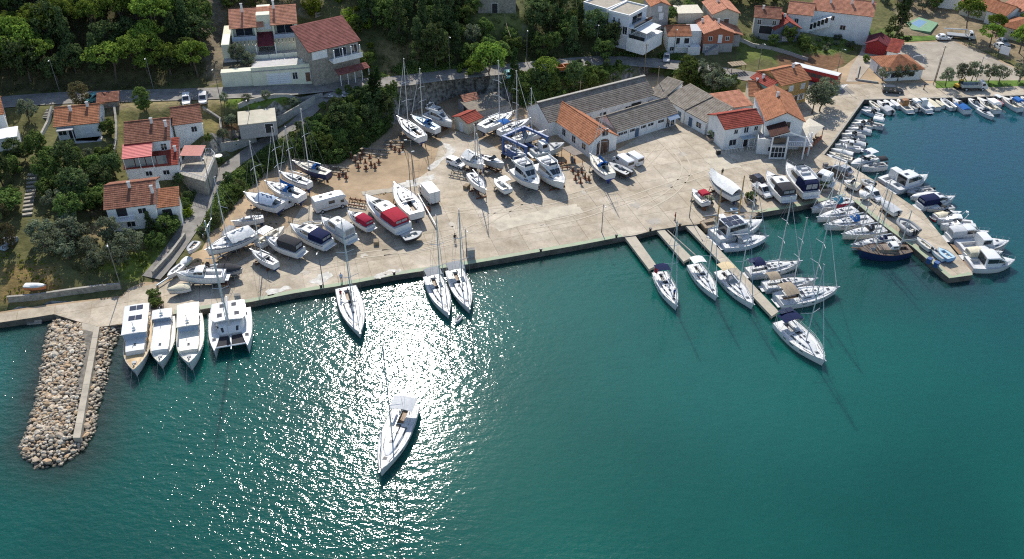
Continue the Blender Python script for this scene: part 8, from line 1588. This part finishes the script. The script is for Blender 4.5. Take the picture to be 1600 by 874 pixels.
# ---------------------------------------------------------------- street furniture
def lamp(u, v, h, label, yaw=0, z=None, double=False, group='lamp posts', wood=False):
 p = at(u, v, ZY) if z == 'y' else ground(u, v); e = empty('street_lamp', p, yaw, label, 'lamp post', group); b = MB(); b.bar((0, 0, -.3), (0, 0, h), .09, .055, 7); b.build('pole', STAND if not wood else TIMB, e)
 for sg in ((-1, 1) if double else (1,)):
  b = MB(); b.bar((0, 0, h - .05), (sg * .9, 0, h + .1), .035, n=5); b.build('arm', STAND, e); b = MB(); b.loft([[(sg * .7, -.12, h + .05), (sg * .7, -.08, h + .17), (sg * .7, .08, h + .17), (sg * .7, .12, h + .05)], [(sg * 1.25, -.1, h + .1), (sg * 1.25, -.06, h + .19), (sg * 1.25, .06, h + .19), (sg * 1.25, .1, h + .1)]], closed=True); b.build('lamp_head', DECKW, e)
for u, v, h, z, lab in [(93, 143, 7, 0, 'lamp post on the coast road furthest left'), (240, 140, 7, 0, 'lamp post in front of the dark wood above the egg shaped tree'), (346, 165, 8, 0, 'grey pole at the corner of the verge left of the lane junction'), (396, 212, 8, 0, 'lamp post standing by the flat roofed shed'),
 (703, 110, 8, 0, 'lamp post on the road before the middle wood'), (823, 98, 8, 0, 'lamp post on the road below the ruin'), (932, 88, 8, 0, 'lamp post on the road left of the modern house drive'), (506, 451, 7.5, 'y', 'lamp post on the quay left of the lone quay yacht'),
 (729, 400, 5.5, 'y', 'lamp post beside the quay electricity box'), (940, 363, 5.8, 'y', 'lamp post standing alone on the empty quay'), (1077, 340, 5.5, 'y', 'thin lamp post at the root of the longest finger pier'), (1458, 133, 7, 'y', 'lamp post at the bungalow corner of the court'),
 (1523, 133, 7, 'y', 'lamp post behind the flatbed lorry'), (1590, 131, 6, 'y', 'lamp post at the right end of the promenade'), (1305, 126, 8, 'y', 'lamp post near the front of the red bus'), (1052, 88, 7, 0, 'lamp post before the white house with the small orange roof'),
 (330, 300, 7.5, 0, 'lamp post at the bend of the lane below the garden terrace'), (190, 452, 9, 0, 'grey utility pole at the foot of the lane'), (1183, 118, 8, 0, 'pole at the bend of the village road')]:
 lamp(u, v, h, lab, R(-80) + rnd.uniform(-.3, .3), z or None)
lamp(642, 303, 9, 'tall twin headed floodlight post beside the mastless hull, front one', R(10), 'y', True, 'yard floodlights'); lamp(646, 283, 9, 'tall twin headed floodlight post in the dirt yard, rear one', R(10), 'y', True, 'yard floodlights')
for u, v, h, lab in [(1006, 118, 8, 'wooden electricity pole behind the grey warehouse roof'), (905, 172, 7, 'thin pole between warehouse and boathouse roof'), (1025, 155, 8, 'pole rising at the corner of the grey warehouses'), (1461, 128, 9, 'dark leaning flood light pole by the court')]:
 p = at(u, v, ZY); e = empty('utility_pole', p, 0, lab, 'pole', 'utility poles'); MB().bar((0, 0, -.3), (0, 0, h), .12, .09, 7).build('pole', TIMB, e); MB().bar((-.5, 0, h - .3), (.5, 0, h - .3), .05, n=4).build('cross_arm', TIMB, e)
for u, v, lab in [(616, 429, 'dark iron bollard at the quay between the lone yacht and the pair'), (502, 449, 'dark bollard at the foot of the quay lamp post'), (845, 393, 'dark bollard on the bare middle of the quay'), (963, 371, 'dark bollard just before the short finger pier'), (1016, 361, 'bollard between the first two finger piers'), (1062, 354, 'bollard between the second and third finger pier')]:
 e = empty('bollard', at(u, v, ZY), 0, lab, 'bollard', 'mooring bollards'); MB().bar((0, 0, 0), (0, 0, .45), .22, .17, 10).build('post', BLK, e); MB().bar((0, 0, .45), (0, 0, .62), .3, .26, 10).build('cap', BLK, e)
for u, v, lab, kd in [(243, 470, 'square concrete tub with a bush on the quay above the excursion boats', 'bush'), (247, 484, 'square concrete tub with a bush right at the quay edge by the middle excursion boat', 'bush'), (1105, 321, 'big square planter with a spiky bush left of the wrapped yacht', 'greybush'), (1172, 316, 'round planter with a green bush beside the white pickup', 'bush'), (1288, 297, 'square concrete planter with a dense bush at the quay corner', 'bush'), (1111, 219, 'white plant tub beside the wall of the restaurant', 'greybush'), (385, 158, 'low planter bush on the verge', 'bush')][:6]:
 e = empty('planter', at(u, v, ZY), R(12), lab, 'planter', 'planters on the quay'); b = MB(); s = .95
 b.loft([[(-s * k, -s * k, z), (s * k, -s * k, z), (s * k, s * k, z), (-s * k, s * k, z)] for k, z in ((.85, 0), (1, .8))], closed=True); b.build('tub', mat('tub_concrete', (.40, .33, .27), .9, var=.15), e); MB().box(-.85, .85, -.85, .85, .801, .83).build('soil', mat('tub_soil', (.08, .06, .04), .95), e); inst('bush', PROTO[kd][0][0], (0, 0, .75), 0, (.75, .75, .8), e)
for k, (u, v, lab) in enumerate([(736, 401, 'grey electricity cabinet at the quay next to the right glitter yacht'), (372, 468, 'grey cabinet on the quay behind the catamaran'), (1289, 262, 'grey metal bin at the pier root'), (1122, 241, 'dark bench like box in front of the restaurant fence')]):
 e = empty('service_box', at(u, v, ZY), R(10), lab, 'cabinet', 'service boxes'); s = (1.3, .8, 1.5) if k < 1 else (.9, .6, .9); part_box(e, 'body', GREYP if k != 3 else BLK, -s[0] / 2, s[0] / 2, -s[1] / 2, s[1] / 2, 0, s[2]); part_box(e, 'lid', STAND, -s[0] / 2 - .05, s[0] / 2 + .05, -s[1] / 2 - .05, s[1] / 2 + .05, s[2] + .002, s[2] + .08)
for u, v, lab in [(1451, 411, 'blue bin on the green edge of the pier'), (1462, 417, 'blue low box near the tip of the pier')]:
 e = empty('bin', at(u, v, ZY), R(40), lab, 'bin', 'blue bins on the pier'); part_box(e, 'body', BLUEST, -.4, .4, -.35, .35, 0, .9); part_box(e, 'lid', BLUEST, -.44, .44, -.4, .4, .902, .98)
# keel props, frames and timber lying in the yard
gr = random.Random(5)
for lst, grp, lab in [([(549, 247), (556, 253), (563, 249), (571, 255), (560, 262), (572, 264), (580, 258), (586, 262), (578, 247), (566, 242), (592, 254), (536, 272), (530, 276), (541, 278)], 'rusty keel props in the dirt yard', 'rusty upright keel prop in the dirt yard'),
      ([(895, 268), (903, 274), (909, 270), (899, 281), (914, 279), (907, 286), (920, 282)], 'rusty keel props by the lean to', 'rusty keel prop on the concrete right of the big flybridge yacht'), ([(617, 234), (624, 237), (611, 229), (629, 231)], 'rusty props below the back row', 'rusty prop below the white yacht of the back row')]:
 for u, v in lst:
  e = empty('keel_prop', at(u, v, ZY), gr.uniform(0, 3), lab, 'prop', grp); h = gr.uniform(.8, 1.4); part_box(e, 'foot', RUST, -.4, .4, -.4, .4, 0, .12); MB().bar((0, 0, .12), (0, 0, h), .2, .17, 6).build('post', RUST, e); part_box(e, 'pad', TIMB, -.3, .3, -.25, .25, h, h + .12)
for u, v, L, lab in [(586, 240, 6, 'green grey steel trestle frame lying in the dirt yard'), (525, 268, 5, 'rusty low steel frame behind the navy sloop'), (614, 226, 4, 'steel frame pile below the back row of boats'), (722, 276, 5, 'wooden trestle with crossed legs left of the grey decked yacht'), (873, 262, 4, 'tangle of steel props beside the big flybridge yacht'), (560, 320, 4, 'rusty scrap frames behind the small red canopy cruiser')]:
 e = empty('boat_trestle', at(u, v, ZY), gr.uniform(-.6, .6), lab, 'trestle', 'trestles and frames in the yard'); m = gr.choice([RUST, STAND, TIMB])
 for s in (-1, 1): part_box(e, 'rail', m, -L / 2, L / 2, s * 1.0 - .1, s * 1.0 + .1, .3, .5)
 for k in range(4): x = -L / 2 + .4 + k * (L - .8) / 3; b = MB(); b.bar((x, -1, 0), (x, .3, 1.3), .07, n=5); b.bar((x, 1, 0), (x, -.3, 1.3), .07, n=5); b.build('cross_leg', m, e)
for u, v, lab in [(633, 340, 'dark pallet block under the mastless hull'), (669, 330, 'dark steel box by the white spar left of the box truck'), (729, 294, 'pinkish crate pile left of the grey decked yacht'), (762, 272, 'dark crate by the grey decked yacht'), (588, 381, 'small black buoy lying on the concrete'), (352, 448, 'small dark bollard like drum on the lower left quay'), (1100, 327, 'red cable drum beside the big square planter')]:
 e = empty('crate', at(u, v, ZY), gr.uniform(0, 2), lab, 'crate', 'odds and ends in the yard'); m = gr.choice([RUST, TIMB, STAND]); part_box(e, 'body', m, -.6, .6, -.45, .45, 0, .7)
 for x in (-.4, 0, .4): part_box(e, 'slat', TIMB, x - .12, x + .12, -.48, -.452, .05, .66)
for a, c, lab, m in [((653, 303), (681, 352), 'long white spar lying beside the box truck', ALU), ((318, 372), (334, 340), 'white mast lying on the bank below the lane', ALU), ((247, 452), (271, 436), 'pale blue spar along the bottom of the bank', PALEB)]:
 p, q = (at(*a, ZY + .6), at(*c, ZY + .6)) if a[0] > 600 else (ground(*a) + Vector((0, 0, .5)), ground(*c) + Vector((0, 0, .5))); e = empty('loose_spar', p, 0, lab, 'mast', 'spars lying about'); MB().bar((0, 0, 0), q - p, .13, n=7).build('tube', m, e); MB().box(-.15, .15, -.15, .15, -.6, -.14).build('block', TIMB, e)
# blue travelling boat lift
P = [at(u, v, ZY) for u, v in ((786.5, 247), (805, 256), (834, 244), (814, 226))]; o = P[0]; d = (P[1] - P[0]); rz = math.atan2(d.y, d.x); e = empty('boat_lift', o, rz, 'blue steel travelling boat lift straddling a small sailing boat', 'boat lift'); Lx = max(6.5, d.length); Ly = 6.2; Hh = 4.6
for x in (0, Lx):
 for y in (0, Ly): b = MB(); b.box(x - .22, x + .22, y - .22, y + .22, .9, Hh); lg = b.build('leg', BLUEST, e); b = MB(); b.bar((x, y - .25, .5), (x, y + .25, .5), .5, n=12); b.build('wheel', RUBBER, lg)
for y in (0, Ly): part_box(e, 'top_beam', BLUEST, -.3, Lx + .3, y - .22, y + .22, Hh + .002, Hh + .5); part_box(e, 'lower_beam', BLUEST, .31, Lx - .31, y - .22, y + .22, 1.0, 1.5)
part_box(e, 'cross_beam', BLUEST, -.3, .3, .29, Ly - .29, Hh + .02, Hh + .55); part_box(e, 'engine_box', BLUEST, 1.5, 4.0, -.5, -.23, 1.51, 2.8); b = MB()
for x in (1.5, Lx - 1.5):
 for y in (0.2, Ly - .2): b.bar((x, y, Hh), (x, Ly / 2 + (y - Ly / 2) * .3, 1.3), .06, n=4)
b.build('sling', CL['dark'], e)
# retaining and garden walls
def wall(pts, h, label, m=STONEW, t=.35, name='stone_wall', on='g', coping=True, sink=.6):
 P = [ground(u, v) for u, v in pts]; o = P[0]; e = empty(name, o, 0, label, 'wall'); b = MB(); c = MB(); Q = resample(np.array([tuple(p) for p in P]), 2.5); Q[:, 2] = [hz(x, y) for x, y in Q[:, :2]] if on == 'g' else Q[:, 2]
 L = []
 for i in range(len(Q)):
  d = Q[min(i + 1, len(Q) - 1), :2] - Q[max(i - 1, 0), :2]; d = d / (np.linalg.norm(d) + 1e-9); n = np.array([-d[1], d[0]]) * t / 2; x, y, z = Q[i] - np.array(o); L.append([(x - n[0], y - n[1], z - sink), (x - n[0], y - n[1], z + h), (x + n[0], y + n[1], z + h), (x + n[0], y + n[1], z - sink)])
 b.loft(L, closed=True); b.build('wall', m, e)
 if coping: c.loft([[(a[0] + (a[0] - d_[0]) * .1, a[1] + (a[1] - d_[1]) * .1, bq[2] + .003), (a[0] + (a[0] - d_[0]) * .1, a[1] + (a[1] - d_[1]) * .1, bq[2] + .1), (d_[0] + (d_[0] - a[0]) * .1, d_[1] + (d_[1] - a[1]) * .1, bq[2] + .1), (d_[0] + (d_[0] - a[0]) * .1, d_[1] + (d_[1] - a[1]) * .1, bq[2] + .003)] for a, bq, cq, d_ in L], closed=True); c.build('coping', KERBM, e)
RW = mat('pale_retaining_wall', (.36, .36, .34), .9, var=.15)
wall([(493, 163), (470, 176), (431, 198)], 1.7, 'pale concrete retaining wall along the upper lane, right section', RW, name='retaining_wall'); wall([(401, 222), (375, 231), (345, 236)], 1.6, 'pale concrete retaining wall along the upper lane, left section', RW, name='retaining_wall')
wall([(505, 152), (470, 160), (373, 170)], .8, 'low wall at the foot of the grass strip with young olives', RW, name='garden_wall')
wall([(14, 472), (60, 468), (120, 460), (190, 452)], 1.0, 'rough stone wall along the back of the left shore path'); wall([(240, 432), (268, 402), (290, 372)], .9, 'stone wall along the left side of the lower lane')
wall([(180, 172), (183, 205), (180, 250)], .7, 'terrace wall between the bungalow garden and the tall white house'); wall([(62, 222), (76, 195), (82, 172)], .7, 'pale garden wall left of the orange roofed bungalow', WHITEW, name='garden_wall')
wall([(1150, 62), (1195, 76), (1262, 96)], .7, 'dark double garden wall running down from the brick house', GREYW, name='garden_wall'); wall([(318, 172), (345, 190), (346, 232)], .6, 'stepped garden wall right of the weathered roof cottage')
wall([(1342, 105), (1337, 127)], .7, 'low red brown wall of the bungalow yard', BRICK, name='garden_wall'); wall([(1337, 127), (1372, 132)], .5, 'front wall of the bungalow yard', GREYW, name='garden_wall')
wall([(560, 105), (545, 112), (495, 118)], 2.6, 'ivy covered wall below the dark red roofed house', STONEW)
# steps
for (pts, n, wd, lab) in [([(43, 338), (52, 270)], 11, 1.7, 'long straight flight of pale garden steps between the trees at the left'), ([(498, 28), (496, 2)], 9, 1.6, 'white concrete steps climbing behind the dark red roofed house'), ([(72, 186), (80, 172)], 6, 1.6, 'short stone steps left of the orange roofed bungalow')]:
 a, c = ground(*pts[0]), ground(*pts[1]); d = c - a; rz = math.atan2(d.y, d.x); e = empty('garden_steps', a, rz, lab, 'steps', 'garden steps'); Ld = Vector((d.x, d.y)).length
 for k in range(n): x = Ld * k / n; zz = hz(a.x + d.x * k / n, a.y + d.y * k / n) - a.z; MB().box(x, x + Ld / n * .55, -wd / 2, wd / 2, zz - .4, zz + .28).build('step', KERBM, e)
# garden furniture, frames, signs
e = empty('football_goal', at(1433, 100, ZY), R(20), 'white sports court floodlight frame beside the bungalow roof', 'goal'); b = MB(); b.bar((-1.8, 0, 0), (-1.8, 0, 2.2), .07, n=6); b.bar((1.8, 0, 0), (1.8, 0, 2.2), .07, n=6); b.bar((-1.8, 0, 2.2), (1.8, 0, 2.2), .07, n=6); b.build('goal_frame', FRAMEW, e)
e = empty('notice_board', at(1566, 92, ZY), R(-50), 'white notice board at the right edge of the sports court', 'board'); part_box(e, 'panel', FRAMEW, -1.2, 1.2, -.05, .05, 1.2, 3.2); posts(e, 'post', STAND, [(-.9, .1), (.9, .1)], 0, 3.2, .06)
e = empty('timber_shelter', ground(1150, 112), R(15), 'rickety timber shelter with pale planks below the village road', 'shelter'); posts(e, 'post', TIMB, [(-1.8, -1), (1.8, -1), (-1.8, 1), (1.8, 1)], 0, 2, .08)
for k in range(6): part_box(e, 'roof_plank', TIMB, -2.0 + k * .68, -1.4 + k * .68, -1.3, 1.3, 2.0, 2.06)
# electric cable and its post by the ruin
a, c = ground(782, 14) + Vector((0, 0, 4)), ground(798, 96) + Vector((0, 0, 6)); e = empty('overhead_cable', a, 0, 'pale overhead cable running from the stone ruin down to the road', 'cable'); MB().tube([tuple((c - a) * t - Vector((0, 0, 1.5 * math.sin(math.pi * t)))) for t in np.linspace(0, 1, 9)], .05, 4).build('wire', TIMB, e)

# ---------------------------------------------------------------- people
def body_mesh(pose, shirt, trousers, skin):
 """one continuous standing figure: rings lofted along torso, legs and arms that share the hip and shoulder"""
 b = MB(); n = 8
 def ring(c, rx, ry): return [(c[0] + rx * math.cos(t), c[1] + ry * math.sin(t), c[2]) for t in [2 * math.pi * k / n for k in range(n)]]
 st = pose
 for sg in (-1, 1):
  f = st * sg * .16; b.loft([ring((f, sg * .1, 0.02), .05, .045), ring((f * .9, sg * .1, .1), .05, .05), ring((f * .55, sg * .1, .48), .065, .06), ring((0, sg * .09, .86), .095, .09)], 1, closed=True); b.box(f - .07, f + .19, sg * .1 - .05, sg * .1 + .05, 0, .08, 3)
 b.loft([ring((0, 0, .82), .12, .17), ring((0, 0, .95), .11, .165)], 1, closed=True)
 b.loft([ring((0, 0, .95), .112, .168), ring((.01, 0, 1.15), .11, .16), ring((.01, 0, 1.35), .12, .2), ring((0, 0, 1.45), .08, .16), ring((0, 0, 1.5), .05, .06)], 0, closed=True)
 b.loft([ring((0, 0, 1.48), .05, .055), ring((.01, 0, 1.56), .055, .055), ring((.03, 0, 1.6), .09, .075), ring((.02, 0, 1.68), .1, .08), ring((0, 0, 1.75), .08, .07), ring((0, 0, 1.78), .03, .03)], 2, closed=True)
 b.loft([[(.11, -.015, 1.64), (.11, .015, 1.64), (.135, 0, 1.635)], [(.105, -.01, 1.68), (.105, .01, 1.68), (.11, 0, 1.675)]], 2, closed=True)
 for sg in (-1, 1):
  f = -st * sg * .14; P = [(0, sg * .19, 1.42), (f * .5, sg * .25, 1.15), (f + .06, sg * .26, .92), (f + .08, sg * .26, .86)]
  b.bar(P[0], P[1], .052, .042, 7, 0); b.bar(P[1], P[2], .04, .03, 7, 2); b.loft([[(P[2][0] - .03, P[2][1] - .015, P[2][2]), (P[2][0] + .03, P[2][1] - .015, P[2][2]), (P[2][0] + .03, P[2][1] + .015, P[2][2]), (P[2][0] - .03, P[2][1] + .015, P[2][2])], [(P[3][0] - .04, P[3][1] - .015, P[3][2]), (P[3][0] + .04, P[3][1] - .015, P[3][2]), (P[3][0] + .04, P[3][1] + .015, P[3][2]), (P[3][0] - .04, P[3][1] + .015, P[3][2])]], 2, closed=True)
  for k in range(4): b.bar((P[3][0] - .03 + k * .02, P[3][1], P[3][2]), (P[3][0] - .025 + k * .02, P[3][1] - sg * .015, P[3][2] - .075 + .01 * abs(k - 1.5)), .009, .006, 4, 2)
  b.bar((P[3][0] + .04, P[3][1], P[3][2] + .03), (P[3][0] + .065, P[3][1] - sg * .01, P[3][2] - .02), .009, .007, 4, 2)
 return b
SKIN = mat('skin', (.48, .28, .19), .6, var=.04); HAIR = mat('dark_hair', (.03, .02, .015), .7, var=.1)
def person(p, yaw, label, shirt, trousers, stride=.6, hat=None, h=1.0):
 e = empty('person', p, yaw, label, 'person', 'people on the quay'); m1 = cloth('shirt_' + shirt[0], shirt[1]); m2 = cloth('trousers_' + trousers[0], trousers[1]); o = body_mesh(stride, 0, 0, 0).build('body', [m1, m2, SKIN, BLK], e, smooth=50)
 b = MB(); n = 8; b.loft([[(-.01 + r * math.cos(t), r * .85 * math.sin(t), z) for t in [2 * math.pi * k / n for k in range(n)]] for r, z in ((.098, 1.69), (.1, 1.74), (.075, 1.79), (.02, 1.81))]); b.build('hair', hat or HAIR, e, smooth=60); return e
person(at(534, 440, ZY), R(-80), 'person in a pale blue shirt standing at the quay behind the lone moored yacht', ('pale_blue', (.35, .45, .6)), ('navy', (.03, .04, .08)), .1)
person(at(711, 378, ZY), R(-75), 'person in dark clothes walking across the open concrete', ('black', (.03, .03, .03)), ('grey', (.12, .12, .13)), 1)
person(at(1128, 275, ZY), R(-90), 'person in dark clothes walking behind the shrink wrapped yacht', ('dark_green', (.06, .08, .05)), ('black', (.03, .03, .03)), 1)
person(at(1054.5, 345, ZY), R(180), 'person in a brown red top at the root of the middle finger pier', ('brown_red', (.25, .07, .04)), ('black', (.03, .03, .03)), .6)
person(at(1419, 145, ZY), R(0), 'small figure in dark clothes on the promenade above the cream covered boats', ('dark_grey', (.1, .1, .11)), ('black', (.03, .03, .03)), .8) if False else None
person(at(1443, 140, ZY), R(0), 'small figure in dark clothes on the basin promenade', ('dark_grey', (.1, .1, .11)), ('black', (.03, .03, .03)), .8)
person(at(1053, 464, 1.45), R(-60), 'person in a blue top standing on the foredeck of the yacht with the red flag', ('blue', (.04, .09, .3)), ('navy', (.03, .04, .08)), .1)
person(at(533, 466, 1.25), R(-60), 'person with a red top in the cockpit of the lone moored yacht', ('red', (.4, .05, .05)), ('grey', (.12, .12, .13)), .1)

HOUSE_FOOT.append([tuple(ground(u, v)[:2]) for u, v in ((30, 372), (62, 372), (68, 258), (42, 258))])
single_trees(); wood()
